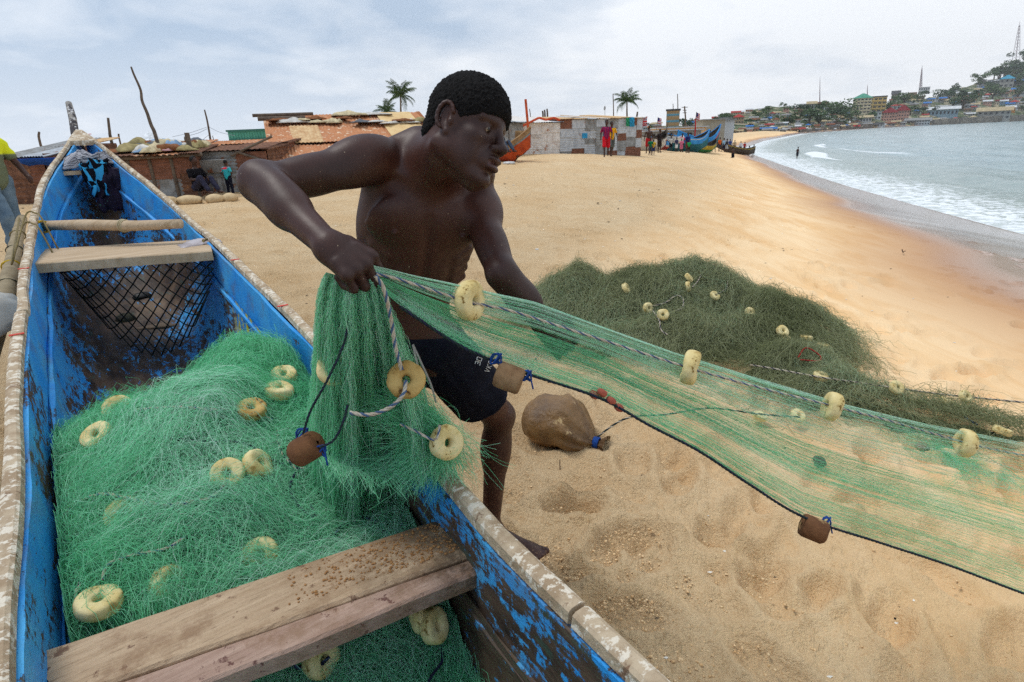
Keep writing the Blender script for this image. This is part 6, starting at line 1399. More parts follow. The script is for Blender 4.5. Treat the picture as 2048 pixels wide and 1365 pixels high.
# ------------------------------------------------------------------ palms
m_frond = mat('palm_leaf', (74, 98, 50), (48, 72, 36), 3, rough=.6); m_trunk = mat('palm_trunk', (112, 100, 84), (86, 76, 64), 6, bump=(12, .4, .02))
def palm(label, px, py, dep, R, fr, seed, py_base=300, dead=False, lean=0):
    r = np.random.default_rng(seed); top = EYE+ray(px, py)*dep/ray(px, py)[1]; g = at(px+lean, dep); root = thing('palm_tree', label, 'palm', g); t0 = top-g
    MB().tube(smooth_path([(0, 0, -.3), t0*.35+(.1, 0, 0), t0*.7, t0], 14), np.linspace(.20, .10, 14)*R/2.6, 9).build('trunk', m_trunk, root, True)
    for i in range(fr):
        az = i*2.399+r.uniform(-.2, .2); el = r.uniform(-.35, 1.45) if not dead else r.uniform(-1.4, -.6); L = R*r.uniform(.85, 1.1); n = 12; pts = []; p = t0.copy(); 
        for j in range(n+1):
            pts.append(p.copy()); e = el-1.55*(j/n)**1.4*(1-.15*el)
            p = p+np.array((math.cos(az)*math.cos(e), math.sin(az)*math.cos(e), math.sin(e)))*L/n
        pts = np.array(pts); mb = MB(); mb.tube(pts, np.linspace(.025, .006, n+1)*R/2.6, 4)
        T = np.gradient(pts, axis=0)
        for j in np.linspace(.6, n-.05, 44):
            k = int(j); f = j-k; c = pts[k]*(1-f)+pts[min(k+1, n)]*f; t_ = unit(T[k]); sd = unit(np.cross(t_, ZC)); ll = L*.25*math.sin(math.pi*(.12+.86*j/n))**.6*r.uniform(.8, 1.1)
            for s_ in (-1, 1):
                d = unit(sd*s_*.8+t_*.55-ZC*r.uniform(.25, .8)); w_ = .011*R; e1 = c+d*ll*.5+t_*w_*.5; mb.add([c-t_*w_*.3, c+t_*w_*.5, c+d*ll*.55+t_*w_*.4-ZC*.02, c+d*ll-ZC*ll*.22], [(0, 1, 2, 3)])
        mb.build('frond', m_frond if not dead else m_trunk, root)
    return root
palm('taller coconut palm behind the big rusty roof', 801, 192, 70, 2.3, 20, 1, lean=4)
palm('shorter coconut palm left of the taller one behind the rusty roof', 775, 224, 66, 1.7, 16, 2)
palm('coconut palm rising behind the patchwork iron shacks on the right', 1254, 203, 74, 1.95, 22, 4)
palm('small bare palm stump behind the patchwork shack', 1210, 212, 60, .4, 6, 6, dead=True)
pole('thin aerial mast left of the right palm', [(1226, 188), (1227, 232)], 44, .05, .03, name='aerial', cat='aerial')
pole('short rod above the white shack roof', [(1059, 218), (1061, 238)], 34, .03, .02, name='aerial', cat='aerial')
pole('thin rod above the grey sheet shack', [(1017, 236), (1017, 246)], 30, .03, .02, name='aerial', cat='aerial')
for i, x in enumerate((1085, 1089, 1094)): pole(['left', 'middle', 'right'][i]+' dark stub of the stick cluster on the white shack roof', [(x, 222-2*i), (x+1, 236)], 40, .07, .05, name='roof_stub', cat='stick')
# lattice pylons
def pylon(label, px, py0, py1, dep, w0, n=7, col=(150, 156, 160), r0=.05, lean=0):
    t_ = EYE+ray(px, py0)*dep/ray(px, py0)[1]; b_ = EYE+ray(px-lean, py1)*dep/ray(px-lean, py1)[1]; m_ = mat('mast_%d' % col[0], col); root = thing('lattice_mast', label, 'mast', b_); H = t_-b_
    for sx_, sy_ in ((-1, -1), (1, -1), (1, 1), (-1, 1)): MB().tube([(sx_*w0, sy_*w0, -3), H*.97+(sx_*w0*.15, sy_*w0*.15, 0)], r0, 4).build('leg', m_, root)
    mb = MB()
    for k in range(n):
        f0, f1 = k/n, (k+1)/n; w_0, w_1 = w0*(1-.85*f0), w0*(1-.85*f1)
        for s_ in (-1, 1):
            mb.tube([H*f0+(-w_0, s_*w_0, 0), H*f1+(w_1, s_*w_1, 0)], r0*.6, 3, cap=False); mb.tube([H*f0+(w_0, s_*w_0, 0), H*f1+(-w_1, s_*w_1, 0)], r0*.6, 3, cap=False)
    o = mb.build('bracing', m_, root); MB().tube([H*.95, H*1.08], r0*.8, 4).build('tip', m_, root); return root, H, m_
rt_, H_, m_ = pylon('small distant lattice pylon above the big rusty roof', 697, 224, 246, 120, .55, 5, (140, 146, 152), .06)
for f in (.55, .75): MB().box(H_*f, (1.5*(1.2-f), .06, .08)).build('cross_arm', m_, rt_)

# ------------------------------------------------------------------ shacks on the right of the fisherman
a5, b5 = at(985, 29), at(1048, 31); z0 = min(a5[2], b5[2]); a5[2] = b5[2] = z0
shack('plain pale grey iron shed behind the orange boat', a5, b5, zat(1010, 247, 30)-z0, zat(1010, 243, 33)-z0, 3, [RUST[2]], [RUST[3]], rows=1, wmin=2, wmax=3, seed=31, rrows=1)
a6, b6 = at(1042, 31), at(1119, 31.5); z0 = min(a6[2], b6[2])-.1; a6[2] = b6[2] = z0
s6_, Z6, ux6, nb6, sl6, n6, L6 = shack('whitewashed iron shack with a ragged orange roof edge', a6, b6, zat(1085, 246, 31)-z0, zat(1085, 237, 34)-z0, 3, [RUST[4]], [RUST[4], RUST[3]], rows=4, wmin=.8, wmax=1.5, seed=33, rrows=1, over=.25)
orange = mat('orange_edge', (206, 84, 44), (180, 66, 36), 4)
for k, (x0, y0, x1, y1) in enumerate(((1046, 252, 1078, 236), (1078, 236, 1092, 240), (1092, 240, 1108, 236), (1108, 236, 1120, 241))):
    MB().tube([EYE+ray(x0, y0)*30.4/ray(x0, y0)[1]-a6, EYE+ray(x1, y1)*30.4/ray(x1, y1)[1]-a6], .06, 6).build('roof_trim', orange, s6_)
a7, b7 = at(1120, 31.5), at(1190, 32.8); z0 = min(a7[2], b7[2])-.05; a7[2] = b7[2] = z0
s7_, Z7, ux7, nb7, *_ = shack('patchwork shack of grey, brown and bluish iron sheets in the middle of the row', a7, b7, zat(1150, 240, 32)-z0, zat(1150, 235, 35)-z0, 3, [RUST[3], RUST[2], RUST[3], RUST[6], RUST[3], RUST[2]], [RUST[3], RUST[5]], rows=4, wmin=.5, wmax=1.0, seed=38, rrows=1, over=.2)
MB().box(Z7(a7)+ux7*1.62-nb7*.08+(0, 0, 1.02), (.34, .03, .26), rotz(math.atan2(ux7[1], ux7[0]))).build('blue_patch', cl('patch_blue', (60, 160, 210)), s7_)
a8, b8 = at(1190, 32.8), at(1280, 35); z0 = min(a8[2], b8[2])-.05; a8[2] = b8[2] = z0
s8_, Z8, ux8, nb8, *_ = shack('grey patched iron shack at the right end of the row, with green and blue cloth', a8, b8, zat(1235, 238, 34)-z0, zat(1235, 234, 37)-z0, 3, [RUST[3], RUST[3], RUST[2], RUST[2], RUST[3], RUST[6]], [RUST[4], RUST[5]], rows=4, wmin=.5, wmax=1.1, seed=43, rrows=1, over=.2)
def hung(label, px0, px1, py0, py1, dep, m_, name='cloth', cat='cloth', wav=.05):
    A = []; nn = 9
    for i in range(nn):
        f = i/(nn-1); x = px0+(px1-px0)*f; A.append([EYE+ray(x, y)*(dep+wav*math.sin(f*9+y))/ray(x, y)[1] for y in np.linspace(py0, py1, 6)])
    A = np.array(A); c = A[0, 0].copy(); o = MB().grid(A-c).build(name, m_, None, True, loc=c); o.modifiers.new('t', 'SOLIDIFY').thickness = .012; return tag(o, label, cat)
hung('green cloth hanging on the corner of the grey patched shack', 1252, 1259, 236, 253, 33.9, cl('cloth_green', (60, 170, 120))); hung('blue plastic sheet hanging beside the green cloth on the shack corner', 1259, 1269, 235, 254, 34.0, cl('cloth_blue', (60, 170, 214)))
# men walking
m_stripe, t = newmat('red_blue_stripes'); wv = t.n('ShaderNodeTexWave', {'Vector': t.coords('Object'), 'Scale': 3.6}, bands_direction='X').outputs['Fac']; t.out(t.bsdf(t.mix(t.ramp(wv, .45, .55), lin((170, 24, 52)), lin((44, 40, 92))), .85, .1))
person('man in red and blue striped shirt and red shorts walking past the patchwork shack', 1212, 29.6, 1.72, m_stripe, cl('red_shorts', (208, 30, 44)), 'walk', face=-.1)
person('man in a yellow shirt walking right behind the man in red', 1222, 31.5, 1.70, cl('yellow_shirt', (232, 168, 30)), cl('grey_shorts', (96, 100, 96)), 'walk', face=.2)
# ---- man on the left beside the canoe bow
m_ygs, t = newmat('yellow_grey_shirt'); s_ = t.n('ShaderNodeSeparateXYZ', {0: t.n('ShaderNodeTexCoord').outputs['Object']}).outputs; yk = t.math('MAXIMUM', t.ramp(s_[2], 1.22, 1.24), t.math('MULTIPLY', t.ramp(s_[2], 1.02, 1.0), t.ramp(s_[0], -.02, -.04)))
t.out(t.bsdf(t.mix(yk, lin((104, 112, 90)), lin((214, 220, 44))), .9, .1, t.bump(t.noise(t.coords('Object'), 9, 4), .6, .03)))
LM = at(48, 7.3); LM[2] = .30
mm = person('man in yellow and grey shirt and faded jeans at the left edge', LM, 9, 1.74, m_ygs, mat('faded_jeans', (110, 130, 146), (78, 98, 116), 6, 7, .35, .65, .9, .1, bump=(40, .3, .005)), 'walk', face=1.25, long=True)

# ------------------------------------------------------------------ boats drawn up the beach
def boat(label, A_, B_, width, hgt, sheer, colsides, inner, name='beached_canoe', group=None, post=None, rise=.35, z=None, trim=None, tilt=0.0, benches=3):
    """A_ stern and B_ bow ground points (world), sheer lines rising to the ends; colsides = list of (material, share of the side height) from keel up"""
    A_, B_ = np.asarray(A_, float), np.asarray(B_, float); L = np.linalg.norm(B_-A_); ang = math.atan2((B_-A_)[1], (B_-A_)[0]); n = 29
    root = thing(name, label, 'boat', (A_+B_)/2, ang); root.rotation_euler = (tilt, -math.asin((B_-A_)[2]/L), ang)
    S = np.linspace(-.5, .5, n); w_ = width/2*np.clip(1-np.abs(S*2)**2.6, .03, 1); top = hgt+sheer*np.abs(S*2)**2.4*(np.where(S > 0, 1, rise)); kee = np.maximum(0, top-hgt*1.0)*np.where(np.abs(S) > .3, .72, .3)
    lev = np.cumsum([0]+[c[1] for c in colsides]); lev = lev/lev[-1]
    def ring(f, ins=0): 
        th = f; yy = (w_-ins)*np.sin(np.clip(th, 0.02, 1)*math.pi/2)**.6; zz = kee+(top-kee)*th+ins; return yy, zz
    for k, (m_, _) in enumerate(colsides):
        for sd in (-1, 1):
            A = []
            for f in np.linspace(lev[k], lev[k+1], 4): yy, zz = ring(f); A.append(np.stack((S*L, sd*yy, zz), 1))
            A = np.array(A); MB().grid(A if sd > 0 else A[:, ::-1]).build('side_strake', m_, root, True)
    A = []
    for a_ in np.linspace(-1, 1, 11): yy, zz = ring(abs(a_), .03); A.append(np.stack((S*L, np.sign(a_)*np.maximum(yy, .002), np.minimum(zz, top)), 1))
    MB().grid(np.array(A)[:, ::-1]).build('hull_inside', inner, root, True)
    for sd in (-1, 1): MB().tube(np.stack((S*L, sd*w_, top), 1), .03+.01*width, 5).build('gunwale', trim or inner, root)
    for k in range(benches): s_ = -.28+.56*k/max(benches-1, 1); ww = width/2*(1-abs(s_*2)**2.6); MB().box((s_*L, 0, hgt*.88), (.22, ww*2-.04, .04)).build('bench', m_pole, root)
    if post: MB().tube([(L*.5-.1, 0, top[-1]-.3), (L*.5+post[0], 0, top[-1]+post[1])], .05, 6).build('stem_post', post[2], root)
    return root
ob = mat('orange_hull', (196, 84, 40), (158, 62, 32), 3, 6, .4, .6, spot=((90, 60, 46), 2, .62)); obi = mat('boat_board', (176, 142, 100), (150, 118, 84), 4)
A_, B_ = at(985, 25.2), at(1062, 23.6); A_[2] -= .02; B_[2] -= .05
boat('orange canoe with tall stem post on the sand before the white shack', A_+(-1.4, 2.0, -.05), B_+(0, 0, .0), .95, .52, .85, [(ob, .75), (mat('grey_band', (150, 154, 150), (110, 110, 106), 6), .12), (obi, .3)], obi, post=(-.25, 1.0, ob), name='orange_canoe', benches=2)
hung('brown canvas screen standing in the orange canoe', 1030, 1052, 262, 296, 25, mat('canvas_brown', (150, 118, 78), (124, 96, 64), 5), 'canvas_screen', 'canvas')
o2 = person('person in dark jeans sitting beside the orange canoe behind the fisherman', 1000, 23.6, 1.7, cl('dark_top', (60, 60, 64)), mat('dark_jeans', (66, 82, 104), (48, 60, 80), 8), 'sit', face=.9, zoff=.42, long=True)
c = at(1018, 23.0); tag(MB().lathe([(.0, .0), (.22, .0), (.25, .05), (.2, .09), (0, .1)], 14, jit=.05).build('basin', cl('basin_white', (230, 230, 228)), None, True, loc=c), 'white basin on the sand at the foot of the orange canoe', 'basin')
BLU = mat('boat_blue', (60, 150, 214), (44, 124, 190), 2, 6, spot=((180, 90, 60), 1.5, .66)); TEA = mat('boat_teal', (40, 110, 120), (30, 86, 96), 1.5, 6); REDB = mat('boat_red', (196, 60, 46), (170, 50, 40), 2); WHB = mat('boat_white', (214, 210, 202), (184, 178, 168), 1.2, 6); YEB = mat('boat_yellow', (196, 170, 50), (150, 130, 40), 1.2, 6); GRB = mat('boat_green', (60, 140, 80), (44, 110, 64), 2); BRB = mat('boat_brown', (82, 70, 54), (60, 50, 42), 2, 6)
def bt(label, px0, px1, dep0, dep1, **k): A_, B_ = at(px0, dep0), at(px1, dep1); return boat(label, A_, B_, **k)
bt('long weathered white canoe next to the last iron shack', 1268, 1330, 46, 50, width=1.5, hgt=.9, sheer=.8, colsides=[(WHB, .7), (WHB, .3)], inner=BRB, post=(.1, .5, m_pole))
bt('small light blue and red canoe behind the people', 1300, 1342, 52, 60, width=1.4, hgt=.8, sheer=.9, colsides=[(REDB, .35), (WHB, .15), (BLU, .5)], inner=BRB)
bt('large blue canoe with upswept bow, nearer of the two blue ones', 1325, 1412, 60, 62, width=1.9, hgt=1.25, sheer=1.1, colsides=[(TEA, .55), (BLU, .3), (WHB, .08)], inner=BRB, trim=BLU)
bt('largest blue canoe with the highest red edged bow', 1350, 1432, 66, 68, width=2.0, hgt=1.4, sheer=1.7, colsides=[(TEA, .5), (REDB, .15), (BLU, .35)], inner=BRB, trim=BLU)
bt('yellow and green canoe low beside the largest blue one', 1372, 1430, 61, 66, width=1.5, hgt=.7, sheer=.9, colsides=[(GRB, .4), (YEB, .6)], inner=BRB)
bt('white topped canoe seen end on among the crowd', 1330, 1362, 57.5, 58.5, width=1.5, hgt=1.2, sheer=.3, colsides=[(TEA, .6), (WHB, .4)], inner=WHB)
k_ = bt('long dark brown canoe sliding down to the water', 1432, 1508, 78, 84, width=1.3, hgt=.75, sheer=.6, colsides=[(BRB, .8), (YEB, .12)], inner=BRB, rise=1.0)
# crowd: each person
crowd = [(1296, 40, 1.72, 'shirtless man with an orange cap standing with his back to the sea', None, (190, 40, 44), 'stand', 3.1), (1300, 38.5, 1.05, 'boy in a green football shirt with a white number', (30, 120, 84), (70, 74, 80), 'stand', 3.1), (1306, 38.8, .98, 'boy in a yellow shirt beside the boy in green', (226, 184, 40), (56, 66, 110), 'stand', 3.0),
         (1318, 45, 1.65, 'dark thin figure standing between the white and the small blue canoe', (44, 36, 36), (50, 40, 36), 'stand', .5), (1328, 53, 1.2, 'child in red near the small blue canoe', (190, 50, 56), (150, 70, 90), 'stand', .2), (1341, 52, 1.25, 'child in black and white before the canoes', (200, 200, 196), (30, 30, 36), 'hips', .2),
         (1352, 52, 1.2, 'child in white trousers before the canoes', (60, 60, 90), (226, 226, 226), 'stand', .4), (1362, 52.5, 1.15, 'child in a pink dress before the canoes', (226, 120, 150), (226, 120, 150), 'stand', -.3), (1363, 58, 1.7, 'person in a bright pink top behind the white topped canoe', (214, 40, 110), (60, 50, 60), 'stand', .2),
         (1374, 54, 1.74, 'man in a dark blue shirt and cap in front of the large blue canoe', (36, 48, 110), (120, 60, 44), 'stand', .4), (1377, 53, 1.1, 'child in a bright green shirt beside the man in dark blue', (40, 170, 90), (60, 50, 44), 'stand', -.2), (1427, 70, 1.65, 'dark figure stooping by the bow of the yellow canoe', (50, 44, 44), (40, 36, 36), 'walk', 1.0),
         (1438, 76, 1.7, 'person in an orange top at the stern of the brown canoe', (226, 100, 30), (60, 60, 70), 'stand', .5), (1446, 77, 1.7, 'person in a pale blue shirt pushing the brown canoe', (150, 190, 220), (40, 40, 60), 'walk', 1.3), (1452, 77.5, 1.7, 'person in a dark shirt among those pushing the brown canoe', (50, 50, 60), (180, 190, 200), 'walk', 1.3),
         (1497, 86, 1.7, 'figure bending over the seaward end of the brown canoe', (60, 48, 30), (50, 44, 40), 'kneel', 1.2), (1506, 88, 1.6, 'small figure standing at the water beyond the brown canoe', (70, 60, 66), (40, 40, 50), 'stand', .2), (1459, 92, 1.7, 'person in blue farther up the beach', (50, 70, 140), (40, 44, 60), 'stand', 0), (1468, 95, 1.7, 'person in beige farther up the beach', (180, 160, 130), (60, 60, 60), 'stand', 0),
         (1480, 98, 1.7, 'person in white farther up the beach near the green door panel', (220, 220, 220), (50, 56, 80), 'stand', 0), (1488, 100, 1.7, 'person in red farther up the beach', (180, 50, 50), (50, 50, 60), 'stand', 0)]
for x, dep, hh, lb, sc_, pc_, ps, fc in crowd:
    person(lb, x, dep, hh, cl('cloth_%d_%d_%d' % sc_, sc_) if sc_ else None, cl('cloth_%d_%d_%d' % pc_, pc_), ps, fc, group=None, hat=(cl('cap_orange', (220, 130, 40)) if lb.startswith('shirtless') else None))
person('bare child kneeling on the wet sand at the water line', at(1465, 60)*1, 60, 1.35, None, cl('dark_navy', (24, 26, 40)), 'kneel', 2.2)
wz = at(1593, 78); wz[2] = SEA_Z-.05; person('lone bather standing in the shallow surf', wz, 78, 1.5, None, cl('dark_navy', (24, 26, 40)), 'stand', 1.9)
# thatch, boards and roofs behind the boats
for i, (x0, x1, yt, dep, m_, lb) in enumerate(((1285, 1400, 262, 72, RUST[2], 'long low grey shelter behind the beached canoes'), (1315, 1410, 256, 84, RUST[5], 'long pale beached hull shaped roof behind the canoes'), (1402, 1446, 240, 100, mat('concrete_grey', (158, 154, 140), (136, 132, 120), 2), 'plain grey concrete block behind the blue bows'), (1446, 1464, 241, 104, cl('wall_white', (214, 216, 216)), 'white walled house beside the grey block'))):
    rt_, w_, hh = boxhouse(lb, x0, x1, yt, dep, 4, m_); MB().box((w_/2, 1.8, hh+.05), (w_+.4, 4.6, .14)).build('roof', RUST[3] if i < 2 else RUST[2], rt_)
    for k in range(int(w_/2.2)): MB().box((1.1+2.2*k, -.02, hh*.5), (.7, .06, .7 if i > 1 else 1.0)).build('window', m_shade, rt_)
# flags
def flag(label, px, py, py_base, dep, w_px, h_px, cols, pole_lean=3, uk=False):
    pole('pole of the '+label.split(' on ')[0], [(px, py-h_px*.15), (px-pole_lean, py_base)], dep, .05, .03, name='flag_pole')
    W = w_px/FPX*dep; H = h_px/FPX*dep; c = EYE+ray(px, py)*dep/ray(px, py)[1]; root = thing('flag', label, 'flag', c); f = lambda u, v: (u*W, .06*W*math.sin(u*7), -v*H-.25*H*u*u+.04*H*math.sin(u*9))
    n = 7
    for k in range(n):
        A = np.array([[f(u, (k+v)/n) for v in (0, 1)] for u in np.linspace(.45 if k < 4 else 0, 1, 10)]); MB().grid(A).build('stripe', cols[k % 2], root)
    A = np.array([[f(u, v) for v in np.linspace(0, 4/n, 5)] for u in np.linspace(0, .45, 6)]); MB().grid(A).build('canton', cols[2], root)
    return root, f
rw = (cl('flag_red', (206, 44, 52)), cl('flag_white', (232, 230, 230)), cl('flag_blue', (44, 52, 120)))
pole('thick leaning post at the corner of the last shack', [(1275, 224), (1272, 250)], 36, .07, .05)
# union flag near the last shack
c = EYE+ray(1276, 240)*37/ray(1276, 240)[1]; root = thing('flag', 'large worn red, white and blue crossed flag beside the last iron shack', 'flag', c); W, H = 17/FPX*37, 20/FPX*37
f = lambda u, v, o=0: np.array((u*W, .05*W*math.sin(u*7)-o, -v*H*.8+.28*H*u-.03*H*math.sin(u*8)))
MB().grid(np.array([[f(u, v) for v in np.linspace(0, 1, 6)] for u in np.linspace(0, 1, 12)])).build('field', cl('flag_blue', (44, 52, 120)), root)
def band(u0, v0, u1, v1, w_, m_, o, nm): d = unit(np.array((u1-u0, v1-v0, 0)))[:2]; p = np.array((-d[1], d[0]))*w_/2; MB().grid(np.array([[f(u0+(u1-u0)*k/10+s*p[0], v0+(v1-v0)*k/10+s*p[1], o) for s in (-1, 1)] for k in range(11)])).build(nm, m_, root)
for q in ((0, 0, 1, 1), (0, 1, 1, 0)): band(*q, .2, rw[1], .01, 'white_stripe'); band(*q, .08, rw[0], .02, 'red_stripe')
band(0, .5, 1, .5, .34, rw[1], .03, 'white_stripe'); band(.5, 0, .5, 1, .28, rw[1], .035, 'white_stripe'); band(0, .5, 1, .5, .18, rw[0], .045, 'red_stripe'); band(.5, 0, .5, 1, .16, rw[0], .05, 'red_stripe')
for k in range(3): band(0, .70+.12*k, 1, .70+.12*k, .05, rw[0], .06, 'red_stripe')
flag('faded striped flag on a leaning pole behind the canoes', 1316, 236, 262, 75, 7, 10, rw); flag('small striped flag on the tallest boat pole', 1393, 226, 254, 64, 7, 12, rw); 
pole('short red and white flag post between the canoe bows', [(1390, 238), (1391, 254)], 63, .06, .05, m=cl('flag_red', (206, 44, 52)))
# utility pole with cross arms
up_ = pole('grey utility pole with cross arms behind the canoes', [(1369, 213), (1371, 245)], 110, .16, .12, name='utility_pole')
for y in (215, 221, 226): p = EYE+ray(1369.5, y)*109.8/ray(1369.5, y)[1]; MB().box((0, 0, 0), (1.1 if y < 220 else .7, .1, .1)).build('cross_arm', m_pole, up_, loc=p)
# litter and twigs on the sand
m_lit = cl('litter_white', (226, 226, 222)); m_twig = cl('seaweed', (64, 40, 34)); m_blk = cl('charcoal', (36, 34, 34))
lit = [(1578, 1165, 'seaweed', .045), (1522, 960, 'twig', .03), (1120, 940, 'stalk', .05), (1230, 1010, 'twig', .03), (1440, 970, 'twig', .025), (1790, 1238, 'char', .010), (1884, 1318, 'char', .012), (1220, 930, 'char', .01), (1805, 505, 'driftwood', .16), (1196, 407, 'char', .06), (1182, 370, 'scrap', .07), (1240, 402, 'scrap', .05), (1170, 480, 'scrap', .05), (1074, 500, 'scrap', .05), (1105, 405, 'char', .03), (1390, 300, 'stick', .35), (1700, 1235, 'char', .008), (1885, 1318, 'shell', .010), (1845, 1318, 'shell', .008), (1287, 322, 'scrap', .12), (1060, 330, 'scrap', .1), (420, 395, 'scrap', .12), (360, 388, 'scrap', .14), (1210, 360, 'char', .06), (1290, 640, 'char', .02)]
nm_ = {}
for x, y, kd, s_ in lit:
    c = G(x, y, 0); c = G(x, y, sand_zf(c[0], c[1])); c = G(x, y, sand_zf(c[0], c[1])); mb = MB(); r = np.random.default_rng(int(x))
    if kd in ('seaweed', 'twig', 'stick', 'stalk', 'driftwood'):
        a_ = r.uniform(0, 3.14) if kd != 'stalk' else 1.5; d = np.array((math.cos(a_), math.sin(a_), .1 if kd != 'stalk' else 1.6)); mb.tube(smooth_path([-d*s_*.5, d*s_*.1+(0, .1*s_, .06*s_), d*s_*.5], 7), s_*.05, 5)
        for k in range(4 if kd == 'seaweed' else (1 if kd != 'stalk' else 0)): b_ = d*s_*(-.4+.25*k); e = np.array((r.uniform(-1, 1), r.uniform(-1, 1), .5))*s_*.35; mb.tube([b_, b_+e*.5+(0, 0, .05*s_), b_+e], s_*.035, 4)
        o = mb.build('dry_twig', m_twig, None, True, loc=c+(0, 0, s_*.12)); cat = 'twig'
    else:
        mb.box((0, 0, 0), (s_, s_*.7, s_*.3), rotz(r.uniform(0, 3)), bev=s_*.1, jit=s_*.06); o = mb.build('charcoal_bit' if kd == 'char' else 'litter_scrap', m_blk if kd == 'char' else m_lit, None, loc=c+(0, 0, s_*.1)); cat = 'debris'
    k = nm_[cat] = nm_.get(cat, 0)+1
    pos = 'near the right bottom of the beach' if y > 1150 and x > 1500 else 'below the drawn net' if y > 900 else 'beside the shacks' if x < 500 else 'on the wet sand by the surf' if x > 1600 else 'on the middle of the beach' if y > 350 else 'near the distant shacks'
    tag(o, {'seaweed': 'dark branching seaweed lying ', 'twig': 'small dark twig lying ', 'stick': 'bent stick lying ', 'stalk': 'thin upright stalk poking up ', 'driftwood': 'dark driftwood piece lying ', 'char': 'small black fleck lying ', 'scrap': 'white scrap of litter lying ', 'shell': 'tiny white shell lying '}[kd]+pos, cat, {'char': 'black flecks on the sand', 'scrap': 'white scraps of litter on the sand', 'twig': 'small twigs on the sand', 'shell': 'tiny shells on the sand'}.get(kd))
# ------------------------------------------------------------------ the town on the hillside across the bay
_hx = np.array((1180, 1290, 1380, 1420, 1480, 1520, 1570, 1620, 1650, 1700, 1760, 1800, 1850, 1900, 1950, 2000, 2048, 2150, 2300, 2500, 2900))
_hs = np.array((262, 254, 252, 246, 228, 219, 216, 216, 214, 218, 212, 200, 196, 186, 168, 156, 128, 100, 96, 120, 190))
_hb = np.interp(_hx, (1180, 1290, 1440, 1500, 1560, 1620, 1700, 1760, 1840, 1900, 2048, 2300, 2900), (278, 275, 271, 268, 268, 266, 262, 256, 252, 249, 240, 226, 192))
_hd = np.interp(_hx, (1180, 1290, 1380, 1480, 1600, 1700, 1760, 1840, 1900, 2048, 2300, 2900), (170, 190, 215, 285, 378, 520, 633, 723, 806, 1000, 1080, 1150))
def hill_p(px, f, dy=0.0):
    """point of the hillside seen in column px; f = 0 at the shore, 1 on the ridge"""
    px = np.asarray(px, float); f = np.asarray(f, float); D0 = np.interp(px, _hx, _hd); D = D0*(1+.38*f)+45*f
    py = np.interp(px, _hx, _hb)+(np.interp(px, _hx, _hs)-np.interp(px, _hx, _hb))*np.minimum(f, 1)**.92-dy
    d = FW+RT*((px-1024)/FPX)[..., None]+UP*((682.5-py)/FPX)[..., None]; hor = np.hypot(d[..., 0], d[..., 1]); return EYE+d*(D/hor)[..., None]
def build_hill():
    U, Fv = np.meshgrid(np.linspace(1185, 2880, 260), np.concatenate((np.linspace(0, 1, 34), (1.12, 1.3, 1.6, 2.2))), indexing='ij'); A = hill_p(U, Fv)
    A[..., 2] += 3.0*fbm(A[..., 0]*.02, A[..., 1]*.02, seed=5, octv=3)*sstep(.05, .3, Fv)*sstep(200, 700, A[..., 1])
    back = Fv > 1; A[..., 2] = np.where(back, A[..., 2]-(Fv-1)*A[..., 1]*.10, A[..., 2]); A[:, 0, 2] = SEA_Z-.6
    A[:, -1, 2] = -30
    m, t = newmat('hillside'); v = t.coords('Object', (.03, .03, .03)); g = t.mix(t.ramp(t.noise(v, 1.2, 6, .65), .38, .6), lin((62, 80, 54)), lin((96, 106, 76)))
    g = t.mix(t.ramp(t.noise(v, 3.4, 6, .7), .52, .58), g, lin((170, 158, 136))); t.out(t.bsdf(g, .95, .1, t.bump(t.noise(v, 9, 6, .7), .8, 2.0)))
    tag(obj('hill', npmesh('hill', A.reshape(-1, 3), _gridfaces(*U.shape)[:, ::-1]), m), kind='structure')
build_hill()
RG = np.random.default_rng(400)
WALLC = {'white': (236, 234, 230), 'cream': (232, 218, 184), 'grey': (176, 172, 164), 'yellow': (214, 184, 116), 'pink': (214, 166, 146), 'brown': (156, 132, 112), 'pale blue': (160, 184, 196), 'tan': (184, 162, 130), 'green': (110, 160, 140), 'orange': (206, 140, 70)}
ROOFC = {'grey': (146, 146, 144), 'rusty': (132, 84, 62), 'red': (168, 60, 56), 'white': (214, 216, 216), 'dark': (84, 84, 86), 'blue': (56, 120, 190), 'green': (84, 156, 130), 'brown': (110, 84, 68), 'turquoise': (60, 150, 180), 'maroon': (130, 44, 48), 'tan': (186, 168, 132)}
m_win = mat('window_dark', (60, 62, 66), rough=.3, spec=.5)
_winme = MB().box((0, 0, 0), (1, .1, 1)).mesh('window'); _winme.materials.append(m_win)
